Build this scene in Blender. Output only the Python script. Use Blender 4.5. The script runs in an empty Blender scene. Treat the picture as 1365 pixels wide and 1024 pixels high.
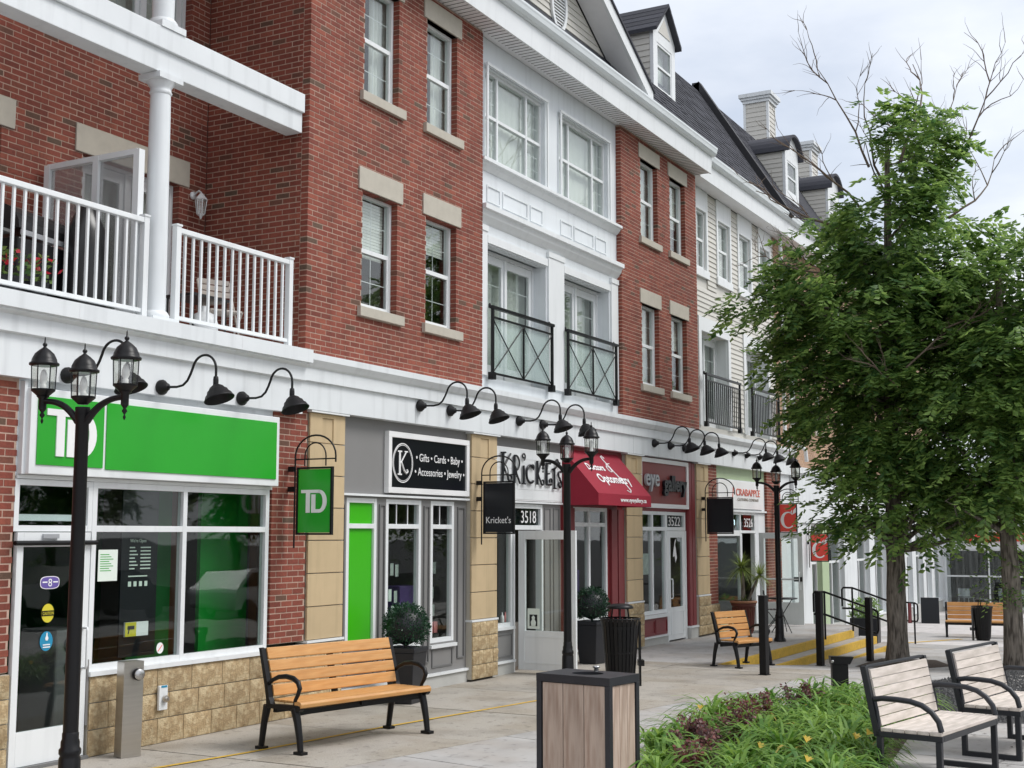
import bpy, bmesh, math, random
from mathutils import Matrix, Vector
R = math.radians
sc = bpy.context.scene
COL = sc.collection
# ------------------------------------------------------------------ camera
cam_d = bpy.data.cameras.new('camera'); cam = bpy.data.objects.new('camera', cam_d); COL.objects.link(cam)
cam_d.sensor_width = 36.0; cam_d.lens = 36.0 * 1740.0 / 1365.0
cam_d.clip_start = 0.1; cam_d.clip_end = 2000.0
YAW, PITCH = 28.4124, 6.5569            # heading is YAW degrees to the left of the street front's run
cam.location = (0.0, -9.44, 2.07)
cam.rotation_euler = (R(90 + PITCH), 0, R(YAW - 90))
sc.camera = cam
sc.render.resolution_x, sc.render.resolution_y = 1024, 768
# ------------------------------------------------------------------ sky and sun (overcast)
SUN_EL, SUN_AZ = 52.0, 215.0
world = bpy.data.worlds.new('World'); sc.world = world; world.use_nodes = True
nt = world.node_tree; nt.nodes.clear()
def wn(t, **k):
    n = nt.nodes.new(t)
    for a, b in k.items(): setattr(n, a, b)
    return n
w_out = wn('ShaderNodeOutputWorld'); w_bg = wn('ShaderNodeBackground'); w_bg.inputs['Strength'].default_value = 0.12
w_sky = wn('ShaderNodeTexSky', sky_type='NISHITA', sun_disc=False)
w_sky.sun_elevation = R(SUN_EL); w_sky.sun_rotation = R(SUN_AZ); w_sky.air_density = 1.2; w_sky.dust_density = 2.5
w_tc = wn('ShaderNodeTexCoord'); w_map = wn('ShaderNodeMapping'); w_map.inputs['Scale'].default_value = (1.0, 1.0, 2.6)
w_map.inputs['Location'].default_value = (0.35, 0.2, 0.1)
w_n = wn('ShaderNodeTexNoise'); w_n.inputs['Scale'].default_value = 3.4; w_n.inputs['Detail'].default_value = 7.0; w_n.inputs['Roughness'].default_value = 0.52
w_r = wn('ShaderNodeValToRGB')
w_r.color_ramp.elements[0].position = 0.30; w_r.color_ramp.elements[0].color = (3.9, 4.2, 4.8, 1)
w_r.color_ramp.elements[1].position = 0.66; w_r.color_ramp.elements[1].color = (6.9, 6.9, 7.0, 1)
w_n2 = wn('ShaderNodeTexNoise'); w_n2.inputs['Scale'].default_value = 1.1; w_n2.inputs['Detail'].default_value = 5.0
w_r2 = wn('ShaderNodeValToRGB')
w_r2.color_ramp.elements[0].position = 0.34; w_r2.color_ramp.elements[0].color = (0.72, 0.72, 0.72, 1)
w_r2.color_ramp.elements[1].position = 0.56; w_r2.color_ramp.elements[1].color = (0.97, 0.97, 0.97, 1)
w_mix = wn('ShaderNodeMix', data_type='RGBA')
L = nt.links.new
L(w_tc.outputs['Generated'], w_map.inputs['Vector']); L(w_map.outputs['Vector'], w_n.inputs['Vector']); L(w_map.outputs['Vector'], w_n2.inputs['Vector'])
L(w_n.outputs['Fac'], w_r.inputs['Fac']); L(w_n2.outputs['Fac'], w_r2.inputs['Fac'])
L(w_r2.outputs['Color'], w_mix.inputs[0]); L(w_sky.outputs['Color'], w_mix.inputs[6]); L(w_r.outputs['Color'], w_mix.inputs[7])
L(w_mix.outputs[2], w_bg.inputs['Color']); L(w_bg.outputs['Background'], w_out.inputs['Surface'])
sun_d = bpy.data.lights.new('sun', 'SUN'); sun_d.energy = 1.5; sun_d.angle = R(25); sun_d.color = (1.0, 0.98, 0.95)
sun = bpy.data.objects.new('sun', sun_d); COL.objects.link(sun); sun.location = (0, -20, 30)
# light comes from the open street side
sd = Vector((math.cos(R(SUN_EL)) * math.cos(R(-66)), math.cos(R(SUN_EL)) * math.sin(R(-66)), math.sin(R(SUN_EL))))
sun.rotation_euler = sd.to_track_quat('Z', 'Y').to_euler()
w_sky.sun_rotation = math.atan2(sd.x, sd.y)
sc.view_settings.view_transform = 'Standard'; sc.view_settings.look = 'None'
sc.view_settings.exposure = 0.62; sc.view_settings.gamma = 1.0; sc.view_settings.use_curve_mapping = False
sc.render.engine = 'CYCLES'
sc.cycles.max_bounces = 8; sc.cycles.transparent_max_bounces = 16; sc.cycles.caustics_reflective = False; sc.cycles.caustics_refractive = False

# ------------------------------------------------------------------ materials
def srgb(r, g, b):
    f = lambda c: (c / 255 / 12.92) if c / 255 <= 0.04045 else ((c / 255 + 0.055) / 1.055) ** 2.4
    return (f(r), f(g), f(b), 1.0)
def mat(name, col, rough=0.6, metal=0.0, var=0.0, vscale=6.0, bump=0.0, bscale=60.0, spec=0.5, col2=None, c2scale=2.0, c2lo=0.45, c2hi=0.62, stretch=None, isl=0.0, streak=0.0, spots=0.0):
    m = bpy.data.materials.new(name); m.use_nodes = True; t = m.node_tree; b = t.nodes['Principled BSDF']
    b.inputs['Roughness'].default_value = rough; b.inputs['Metallic'].default_value = metal; b.inputs['Specular IOR Level'].default_value = spec
    tc = t.nodes.new('ShaderNodeTexCoord'); mp = t.nodes.new('ShaderNodeMapping'); t.links.new(tc.outputs['Object'], mp.inputs['Vector'])
    if stretch: mp.inputs['Scale'].default_value = stretch
    src = None
    rgb = t.nodes.new('ShaderNodeRGB'); rgb.outputs[0].default_value = col; src = rgb.outputs[0]
    if col2:
        n = t.nodes.new('ShaderNodeTexNoise'); n.inputs['Scale'].default_value = c2scale; n.inputs['Detail'].default_value = 6; t.links.new(mp.outputs[0], n.inputs['Vector'])
        r = t.nodes.new('ShaderNodeMapRange'); r.inputs[1].default_value = c2lo; r.inputs[2].default_value = c2hi; t.links.new(n.outputs['Fac'], r.inputs[0])
        mx = t.nodes.new('ShaderNodeMix'); mx.data_type = 'RGBA'; t.links.new(r.outputs[0], mx.inputs[0]); t.links.new(src, mx.inputs[6]); mx.inputs[7].default_value = col2
        src = mx.outputs[2]
    if var > 0 or isl > 0:
        hs = t.nodes.new('ShaderNodeHueSaturation'); t.links.new(src, hs.inputs['Color']); val = None
        if var > 0:
            n = t.nodes.new('ShaderNodeTexNoise'); n.inputs['Scale'].default_value = vscale; n.inputs['Detail'].default_value = 5; t.links.new(mp.outputs[0], n.inputs['Vector'])
            r = t.nodes.new('ShaderNodeMapRange'); r.inputs[1].default_value = 0.25; r.inputs[2].default_value = 0.75; r.inputs[3].default_value = 1 - var; r.inputs[4].default_value = 1 + var
            t.links.new(n.outputs['Fac'], r.inputs[0]); val = r.outputs[0]
        if isl > 0:
            g = t.nodes.new('ShaderNodeNewGeometry'); oi = t.nodes.new('ShaderNodeObjectInfo')
            ad = t.nodes.new('ShaderNodeMath'); ad.operation = 'ADD'; t.links.new(g.outputs['Random Per Island'], ad.inputs[0]); t.links.new(oi.outputs['Random'], ad.inputs[1])
            fr = t.nodes.new('ShaderNodeMath'); fr.operation = 'FRACT'; t.links.new(ad.outputs[0], fr.inputs[0])
            r = t.nodes.new('ShaderNodeMapRange'); r.inputs[3].default_value = 1 - isl; r.inputs[4].default_value = 1 + isl; t.links.new(fr.outputs[0], r.inputs[0])
            if val:
                mu = t.nodes.new('ShaderNodeMath'); mu.operation = 'MULTIPLY'; t.links.new(val, mu.inputs[0]); t.links.new(r.outputs[0], mu.inputs[1]); val = mu.outputs[0]
            else: val = r.outputs[0]
        t.links.new(val, hs.inputs['Value']); src = hs.outputs[0]
    def worldnoise(scl, size, lo, hi, v0, v1, det=5):
        ge = t.nodes.new('ShaderNodeNewGeometry'); m2 = t.nodes.new('ShaderNodeMapping'); m2.inputs['Scale'].default_value = scl; t.links.new(ge.outputs['Position'], m2.inputs['Vector'])
        n = t.nodes.new('ShaderNodeTexNoise'); n.inputs['Scale'].default_value = size; n.inputs['Detail'].default_value = det; t.links.new(m2.outputs[0], n.inputs['Vector'])
        r = t.nodes.new('ShaderNodeMapRange'); r.inputs[1].default_value = lo; r.inputs[2].default_value = hi; r.inputs[3].default_value = v0; r.inputs[4].default_value = v1; t.links.new(n.outputs['Fac'], r.inputs[0])
        return r.outputs[0]
    def darken(src, fac):
        h = t.nodes.new('ShaderNodeHueSaturation'); t.links.new(src, h.inputs['Color']); t.links.new(fac, h.inputs['Value']); return h.outputs[0]
    if streak > 0: src = darken(src, worldnoise((5, 5, .35), 1.5, .52, .72, 1.0, 1 - streak)); src = darken(src, worldnoise((1, 1, 1), .8, .45, .7, 1.0, 1 - streak * .5))
    if spots > 0: src = darken(src, worldnoise((1, 1, 1), 9, .60, .68, 1.0, 1 - spots, 2)); src = darken(src, worldnoise((1, 1, 1), 1.6, .5, .66, 1.0, 1 - spots * .7))
    t.links.new(src, b.inputs['Base Color'])
    if bump > 0:
        n = t.nodes.new('ShaderNodeTexNoise'); n.inputs['Scale'].default_value = bscale; n.inputs['Detail'].default_value = 6; t.links.new(mp.outputs[0], n.inputs['Vector'])
        bp = t.nodes.new('ShaderNodeBump'); bp.inputs['Strength'].default_value = bump; bp.inputs['Distance'].default_value = 0.01
        t.links.new(n.outputs['Fac'], bp.inputs['Height']); t.links.new(bp.outputs[0], b.inputs['Normal'])
    return m
M = {}
def brick_mat(name, stops, rough=0.85):
    m = bpy.data.materials.new(name); m.use_nodes = True; t = m.node_tree; b = t.nodes['Principled BSDF']; b.inputs['Roughness'].default_value = rough
    g = t.nodes.new('ShaderNodeNewGeometry'); oi = t.nodes.new('ShaderNodeObjectInfo')
    ad = t.nodes.new('ShaderNodeMath'); ad.operation = 'ADD'; t.links.new(g.outputs['Random Per Island'], ad.inputs[0]); t.links.new(oi.outputs['Random'], ad.inputs[1])
    fr = t.nodes.new('ShaderNodeMath'); fr.operation = 'FRACT'; t.links.new(ad.outputs[0], fr.inputs[0])
    r = t.nodes.new('ShaderNodeValToRGB'); t.links.new(fr.outputs[0], r.inputs[0])
    while len(r.color_ramp.elements) < len(stops): r.color_ramp.elements.new(0.5)
    for e, (p, c) in zip(r.color_ramp.elements, stops): e.position = p; e.color = c
    tc = t.nodes.new('ShaderNodeTexCoord'); n = t.nodes.new('ShaderNodeTexNoise'); n.inputs['Scale'].default_value = 40; n.inputs['Detail'].default_value = 6
    t.links.new(g.outputs['Position'], n.inputs['Vector'])
    n2 = t.nodes.new('ShaderNodeTexNoise'); n2.inputs['Scale'].default_value = 0.9; n2.inputs['Detail'].default_value = 4; t.links.new(g.outputs['Position'], n2.inputs['Vector'])
    m1 = t.nodes.new('ShaderNodeMapRange'); m1.inputs[1].default_value = .25; m1.inputs[2].default_value = .75; m1.inputs[3].default_value = .80; m1.inputs[4].default_value = 1.2; t.links.new(n.outputs['Fac'], m1.inputs[0])
    m2 = t.nodes.new('ShaderNodeMapRange'); m2.inputs[1].default_value = .3; m2.inputs[2].default_value = .7; m2.inputs[3].default_value = .80; m2.inputs[4].default_value = 1.12; t.links.new(n2.outputs['Fac'], m2.inputs[0])
    mu = t.nodes.new('ShaderNodeMath'); mu.operation = 'MULTIPLY'; t.links.new(m1.outputs[0], mu.inputs[0]); t.links.new(m2.outputs[0], mu.inputs[1])
    mp3 = t.nodes.new('ShaderNodeMapping'); mp3.inputs['Scale'].default_value = (4, 4, .3); t.links.new(g.outputs['Position'], mp3.inputs['Vector'])
    n3 = t.nodes.new('ShaderNodeTexNoise'); n3.inputs['Scale'].default_value = 1.4; n3.inputs['Detail'].default_value = 5; t.links.new(mp3.outputs[0], n3.inputs['Vector'])
    m3 = t.nodes.new('ShaderNodeMapRange'); m3.inputs[1].default_value = .48; m3.inputs[2].default_value = .72; m3.inputs[3].default_value = 1.04; m3.inputs[4].default_value = .76; t.links.new(n3.outputs['Fac'], m3.inputs[0])
    mu2 = t.nodes.new('ShaderNodeMath'); mu2.operation = 'MULTIPLY'; t.links.new(mu.outputs[0], mu2.inputs[0]); t.links.new(m3.outputs[0], mu2.inputs[1])
    hs = t.nodes.new('ShaderNodeHueSaturation'); t.links.new(r.outputs[0], hs.inputs['Color']); t.links.new(mu2.outputs[0], hs.inputs['Value'])
    t.links.new(hs.outputs[0], b.inputs['Base Color'])
    bp = t.nodes.new('ShaderNodeBump'); bp.inputs['Strength'].default_value = .5; bp.inputs['Distance'].default_value = .004; t.links.new(n.outputs['Fac'], bp.inputs['Height']); t.links.new(bp.outputs[0], b.inputs['Normal'])
    return m
M['brick'] = brick_mat('red_brick', [(0, srgb(118, 60, 48)), (.30, srgb(138, 71, 56)), (.55, srgb(127, 64, 51)), (.80, srgb(148, 81, 63)), (.93, srgb(120, 67, 53)), (.97, srgb(102, 72, 58)), (1, srgb(94, 76, 62))])
M['mortar'] = mat('mortar', srgb(184, 158, 142), .95, var=.12, vscale=9, bump=.3)
M['tan_brick'] = brick_mat('tan_brick', [(0, srgb(158, 128, 104)), (.4, srgb(176, 146, 120)), (.8, srgb(166, 134, 106)), (1, srgb(140, 112, 92))])
M['stone'] = mat('split_stone', srgb(164, 142, 108), .95, var=.24, vscale=38, bump=1.0, bscale=60, col2=srgb(190, 172, 138), c2scale=13, isl=.14)
M['limestone'] = mat('cast_stone', srgb(186, 180, 167), .9, var=.07, vscale=8, bump=.2, bscale=120)
M['beige'] = mat('beige_panel', srgb(196, 174, 138), .85, streak=.12, var=.07, vscale=3, bump=.15, bscale=90, isl=.04)
M['white'] = mat('white_paint', srgb(226, 230, 232), .5, var=.035, vscale=1.6, streak=.12)
M['white_trim'] = mat('white_trim', srgb(230, 233, 234), .42, var=.02, vscale=3, streak=.08)
M['panel_white'] = mat('white_board', srgb(224, 229, 232), .55, var=.04, vscale=1.1, streak=.09)
M['soffit'] = mat('soffit_white', srgb(234, 234, 236), .5, var=.03)
M['gutter'] = mat('gutter_white', srgb(220, 226, 228), .25, .0, var=.05, vscale=2)
M['grey_paint'] = mat('grey_paint', srgb(132, 131, 130), .5, var=.04, vscale=1.5)
M['soffit_joint'] = mat('caulk_joint', srgb(150, 152, 154), .7)
M['grey_dark'] = mat('grey_recess', srgb(112, 112, 112), .5, var=.04)
M['darkred'] = mat('dark_red_paint', srgb(124, 46, 50), .45, var=.05, vscale=2)
M['signred'] = mat('brown_red_sign', srgb(130, 56, 52), .5, var=.04)
M['sage'] = mat('sage_paint', srgb(172, 190, 154), .5, var=.04)
M['black'] = mat('black_metal', (0.007, 0.007, 0.008, 1), .36, .0, var=.15, vscale=7, bump=.05, bscale=200, spec=.3)
M['black_matte'] = mat('black_satin', (0.010, 0.010, 0.011, 1), .5, var=.2, vscale=5, spec=.3)
M['charcoal'] = mat('charcoal_powdercoat', srgb(42, 44, 49), .42, .2, var=.1, vscale=6)
M['siding'] = mat('vinyl_siding', srgb(206, 203, 195), .5, var=.03, vscale=1.5, isl=.03)
M['shingle'] = mat('asphalt_shingle', srgb(66, 67, 74), .95, var=.3, vscale=120, bump=.4, bscale=200, isl=.22)
M['flash'] = mat('roof_flashing', srgb(34, 34, 38), .6)
M['green'] = mat('sign_green', srgb(44, 164, 46), .25, var=.02)
M['green_panel'] = mat('window_green', srgb(62, 178, 20), .3, var=.02)
M['dkgreen'] = mat('dark_green_wall', srgb(10, 100, 38), .5, var=.05); M['midgreen'] = mat('green_partition', srgb(20, 136, 46), .4)
M['white_sign'] = mat('sign_white', srgb(240, 240, 240), .3)
M['black_sign'] = mat('sign_black', srgb(12, 15, 22), .3)
M['grey_letter'] = mat('letter_silver', srgb(176, 178, 182), .3, .3)
M['awning'] = mat('awning_fabric', srgb(146, 26, 48), .8, var=.05, vscale=3, bump=.15, bscale=300)
M['crimson'] = mat('sign_coral', srgb(224, 66, 52), .35, var=.02)
M['coral_text'] = mat('coral_text', srgb(216, 108, 90), .5)
M['pale_text'] = mat('grey_text', srgb(150, 140, 130), .5)
M['wood'] = mat('stained_slat', srgb(200, 150, 92), .42, var=.12, vscale=3, stretch=(1, 9, 9), col2=srgb(188, 130, 68), c2scale=4, c2lo=.4, c2hi=.75, isl=.07)
M['thermo'] = mat('weathered_thermowood', srgb(180, 162, 147), .7, var=.16, vscale=2.2, stretch=(9, 9, .9), col2=srgb(150, 126, 110), c2scale=3.2, c2lo=.42, c2hi=.72, isl=.12, bump=.2, bscale=12)
M['paleslat'] = mat('whitewashed_slat', srgb(194, 185, 175), .7, var=.10, vscale=2.5, stretch=(1.5, 8, 8), col2=srgb(212, 202, 194), c2scale=3, c2lo=.4, c2hi=.65, isl=.07)
M['concrete'] = mat('concrete_slab', srgb(176, 174, 172), .92, var=.09, vscale=2.2, bump=.15, bscale=180, col2=srgb(164, 158, 152), c2scale=.9, isl=.06, spots=.24)
M['pale_concrete'] = mat('pale_concrete', srgb(196, 192, 190), .9, var=.06, vscale=2, bump=.12, bscale=180, isl=.04, spots=.16)
M['aggregate'] = mat('exposed_aggregate', srgb(168, 162, 153), .95, var=.22, vscale=70, bump=.5, bscale=110, col2=srgb(158, 150, 138), c2scale=1.1, isl=.06, spots=.26)
M['curb'] = mat('base_concrete', srgb(186, 186, 182), .9, var=.07, vscale=4, bump=.1)
M['asphalt'] = mat('asphalt', (0.05, 0.05, 0.052, 1), .95, var=.25, vscale=30, bump=.4, bscale=150)
M['soil'] = mat('mulch', srgb(78, 66, 56), 1, var=.5, vscale=60, bump=1, bscale=70)
M['gravel'] = mat('dark_gravel', srgb(86, 86, 86), 1, var=.5, vscale=90, bump=1, bscale=80)
M['yellow'] = mat('yellow_paint', srgb(206, 168, 62), .8, var=.14, vscale=14, col2=srgb(176, 140, 60), c2scale=24, c2lo=.56, c2hi=.72)
M['steel'] = mat('brushed_steel', srgb(196, 192, 186), .3, .95, var=.06, vscale=4, stretch=(1, 1, 14))
M['steel_bright'] = mat('steel_button', srgb(190, 190, 190), .25, .9)
M['interior'] = mat('interior_wall', srgb(120, 116, 110), .9, var=.05)
M['interior_dark'] = mat('interior_dark', srgb(58, 56, 54), .9, var=.1)
M['floor_int'] = mat('interior_floor', srgb(96, 84, 72), .6, var=.1)
M['curtain'] = mat('curtain', srgb(228, 230, 224), .9, var=.05, vscale=9, stretch=(6, 6, .4))
M['timber_post'] = mat('timber_post', srgb(116, 76, 52), .5, var=.1, stretch=(6, 6, 1))
M['bark'] = mat('tree_bark', srgb(128, 120, 111), .95, var=.35, vscale=7, stretch=(5, 5, .7), bump=1.0, bscale=14, col2=srgb(76, 70, 63), c2scale=5)
M['twig'] = mat('bare_twig', srgb(112, 98, 86), .9, var=.2)
M['pot_black'] = mat('planter_black', srgb(30, 32, 38), .4, var=.08)
M['pot_brown'] = mat('planter_brown', srgb(92, 44, 34), .6, var=.12)
M['pot_rim'] = mat('planter_rim', srgb(150, 104, 76), .7, var=.1)
M['paper'] = mat('paper', srgb(226, 236, 226), .7)
M['purple'] = mat('sticker_purple', srgb(104, 88, 160), .4)
M['lilac'] = mat('display_lilac', srgb(120, 96, 160), .6)
M['yellow_st'] = mat('sticker_yellow', srgb(212, 200, 60), .4)
M['blue_st'] = mat('sticker_blue', srgb(40, 140, 178), .4)
M['card'] = mat('card_stock', srgb(206, 214, 206), .7, isl=.3, var=.3, vscale=8)
M['pink'] = mat('pink_box', srgb(214, 130, 130), .6, isl=.2)
M['bbq'] = mat('grill_black', (0.015, 0.015, 0.016, 1), .3)
M['rubber'] = mat('tyre', (0.02, 0.02, 0.02, 1), .9)
M['carpaint'] = mat('car_paint', srgb(26, 29, 33), .4, .0, spec=.3)
M['carpaint2'] = mat('car_paint_white', srgb(220, 222, 224), .2)
M['carglass'] = mat('car_glass', (0.01, 0.012, 0.014, 1), .05)
def glass(name, tint, ior=1.6, extra=0.0):
    m = bpy.data.materials.new(name); m.use_nodes = True; t = m.node_tree; t.nodes.clear()
    o = t.nodes.new('ShaderNodeOutputMaterial'); mx = t.nodes.new('ShaderNodeMixShader'); tr = t.nodes.new('ShaderNodeBsdfTransparent'); gl = t.nodes.new('ShaderNodeBsdfGlossy')
    tr.inputs['Color'].default_value = tint; gl.inputs['Roughness'].default_value = 0.015
    tc = t.nodes.new('ShaderNodeTexCoord'); n = t.nodes.new('ShaderNodeTexNoise'); n.inputs['Scale'].default_value = 1.3; n.inputs['Detail'].default_value = 1
    bp = t.nodes.new('ShaderNodeBump'); bp.inputs['Strength'].default_value = .06; bp.inputs['Distance'].default_value = .05
    t.links.new(tc.outputs['Object'], n.inputs['Vector']); t.links.new(n.outputs['Fac'], bp.inputs['Height']); t.links.new(bp.outputs[0], gl.inputs['Normal'])
    # thin sheet: Schlick reflectance from the angle of incidence, the same from both sides
    ge = t.nodes.new('ShaderNodeNewGeometry'); dt = t.nodes.new('ShaderNodeVectorMath'); dt.operation = 'DOT_PRODUCT'; t.links.new(ge.outputs['Incoming'], dt.inputs[0]); t.links.new(ge.outputs['Normal'], dt.inputs[1])
    def mth(op, a, b=None, clamp=False):
        m_ = t.nodes.new('ShaderNodeMath'); m_.operation = op; m_.use_clamp = clamp
        for i_, v_ in enumerate((a, b)):
            if v_ is None: continue
            if isinstance(v_, (int, float)): m_.inputs[i_].default_value = v_
            else: t.links.new(v_, m_.inputs[i_])
        return m_.outputs[0]
    f0 = ((ior - 1) / (ior + 1)) ** 2
    pw = mth('POWER', mth('SUBTRACT', 1.0, mth('ABSOLUTE', dt.outputs['Value'])), 5.0)
    fin = mth('ADD', mth('MULTIPLY', pw, 1 - f0), f0 + extra, True)
    t.links.new(fin, mx.inputs[0]); t.links.new(tr.outputs[0], mx.inputs[1]); t.links.new(gl.outputs[0], mx.inputs[2]); t.links.new(mx.outputs[0], o.inputs['Surface'])
    return m
M['glass'] = glass('window_glass', (.95, .975, .965, 1), 1.6, .03)
M['shopglass'] = glass('shop_glass', (.91, .95, .935, 1), 1.55)
M['lampglass'] = glass('lantern_glass', (.94, .95, .92, 1), 1.5, .12)
def frosted(name, col, alpha):
    m = bpy.data.materials.new(name); m.use_nodes = True; t = m.node_tree; b = t.nodes['Principled BSDF']
    b.inputs['Base Color'].default_value = col; b.inputs['Roughness'].default_value = .2; b.inputs['Alpha'].default_value = alpha
    return m
M['frost'] = frosted('railing_glass', srgb(206, 226, 222), .28)
M['screenglass'] = frosted('screen_glass', srgb(150, 150, 150), .45)
def leaf_mat(name, c1, c2, trans=.35, rough=.45, spec=.4):
    m = bpy.data.materials.new(name); m.use_nodes = True; t = m.node_tree; b = t.nodes['Principled BSDF']; o = t.nodes['Material Output']
    g = t.nodes.new('ShaderNodeNewGeometry'); mx = t.nodes.new('ShaderNodeMix'); mx.data_type = 'RGBA'; mx.inputs[6].default_value = c1; mx.inputs[7].default_value = c2
    nz = t.nodes.new('ShaderNodeTexNoise'); nz.inputs['Scale'].default_value = 1.3; nz.inputs['Detail'].default_value = 3; t.links.new(g.outputs['Position'], nz.inputs['Vector'])
    av = t.nodes.new('ShaderNodeMath'); av.operation = 'MULTIPLY_ADD'; av.inputs[1].default_value = 1.6; av.inputs[2].default_value = -.8; t.links.new(nz.outputs['Fac'], av.inputs[0])
    ad = t.nodes.new('ShaderNodeMath'); ad.operation = 'ADD'; ad.use_clamp = True; t.links.new(g.outputs['Random Per Island'], ad.inputs[0]); t.links.new(av.outputs[0], ad.inputs[1])
    t.links.new(ad.outputs[0], mx.inputs[0]); t.links.new(mx.outputs[2], b.inputs['Base Color']); b.inputs['Roughness'].default_value = rough; b.inputs['Specular IOR Level'].default_value = spec
    tl = t.nodes.new('ShaderNodeBsdfTranslucent'); ms = t.nodes.new('ShaderNodeMixShader'); ms.inputs[0].default_value = trans
    hs = t.nodes.new('ShaderNodeHueSaturation'); hs.inputs['Value'].default_value = 1.5; hs.inputs['Hue'].default_value = .485; t.links.new(mx.outputs[2], hs.inputs['Color']); t.links.new(hs.outputs[0], tl.inputs['Color'])
    t.links.new(b.outputs[0], ms.inputs[1]); t.links.new(tl.outputs[0], ms.inputs[2]); t.links.new(ms.outputs[0], o.inputs['Surface'])
    return m
M['leaf'] = leaf_mat('elm_leaf', srgb(66, 102, 56), srgb(138, 168, 90), .5)
M['leaf2'] = leaf_mat('far_leaf', srgb(72, 106, 58), srgb(142, 172, 94), .5)
M['blade'] = leaf_mat('daylily_blade', srgb(66, 112, 38), srgb(138, 172, 82), .35)
M['blade_dry'] = leaf_mat('dry_blade', srgb(176, 156, 74), srgb(196, 176, 96), .3)
M['barberry'] = leaf_mat('barberry_leaf', srgb(70, 44, 46), srgb(128, 76, 70), .25)
M['box'] = leaf_mat('topiary_leaf', srgb(18, 48, 34), srgb(44, 84, 56), .2)
M['palm'] = leaf_mat('palm_leaf', srgb(84, 110, 50), srgb(150, 164, 84), .3)
M['flower'] = leaf_mat('lily_petal', srgb(232, 204, 84), srgb(240, 220, 130), .3)
M['redflower'] = leaf_mat('geranium', srgb(176, 20, 40), srgb(214, 40, 60), .2)

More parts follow.
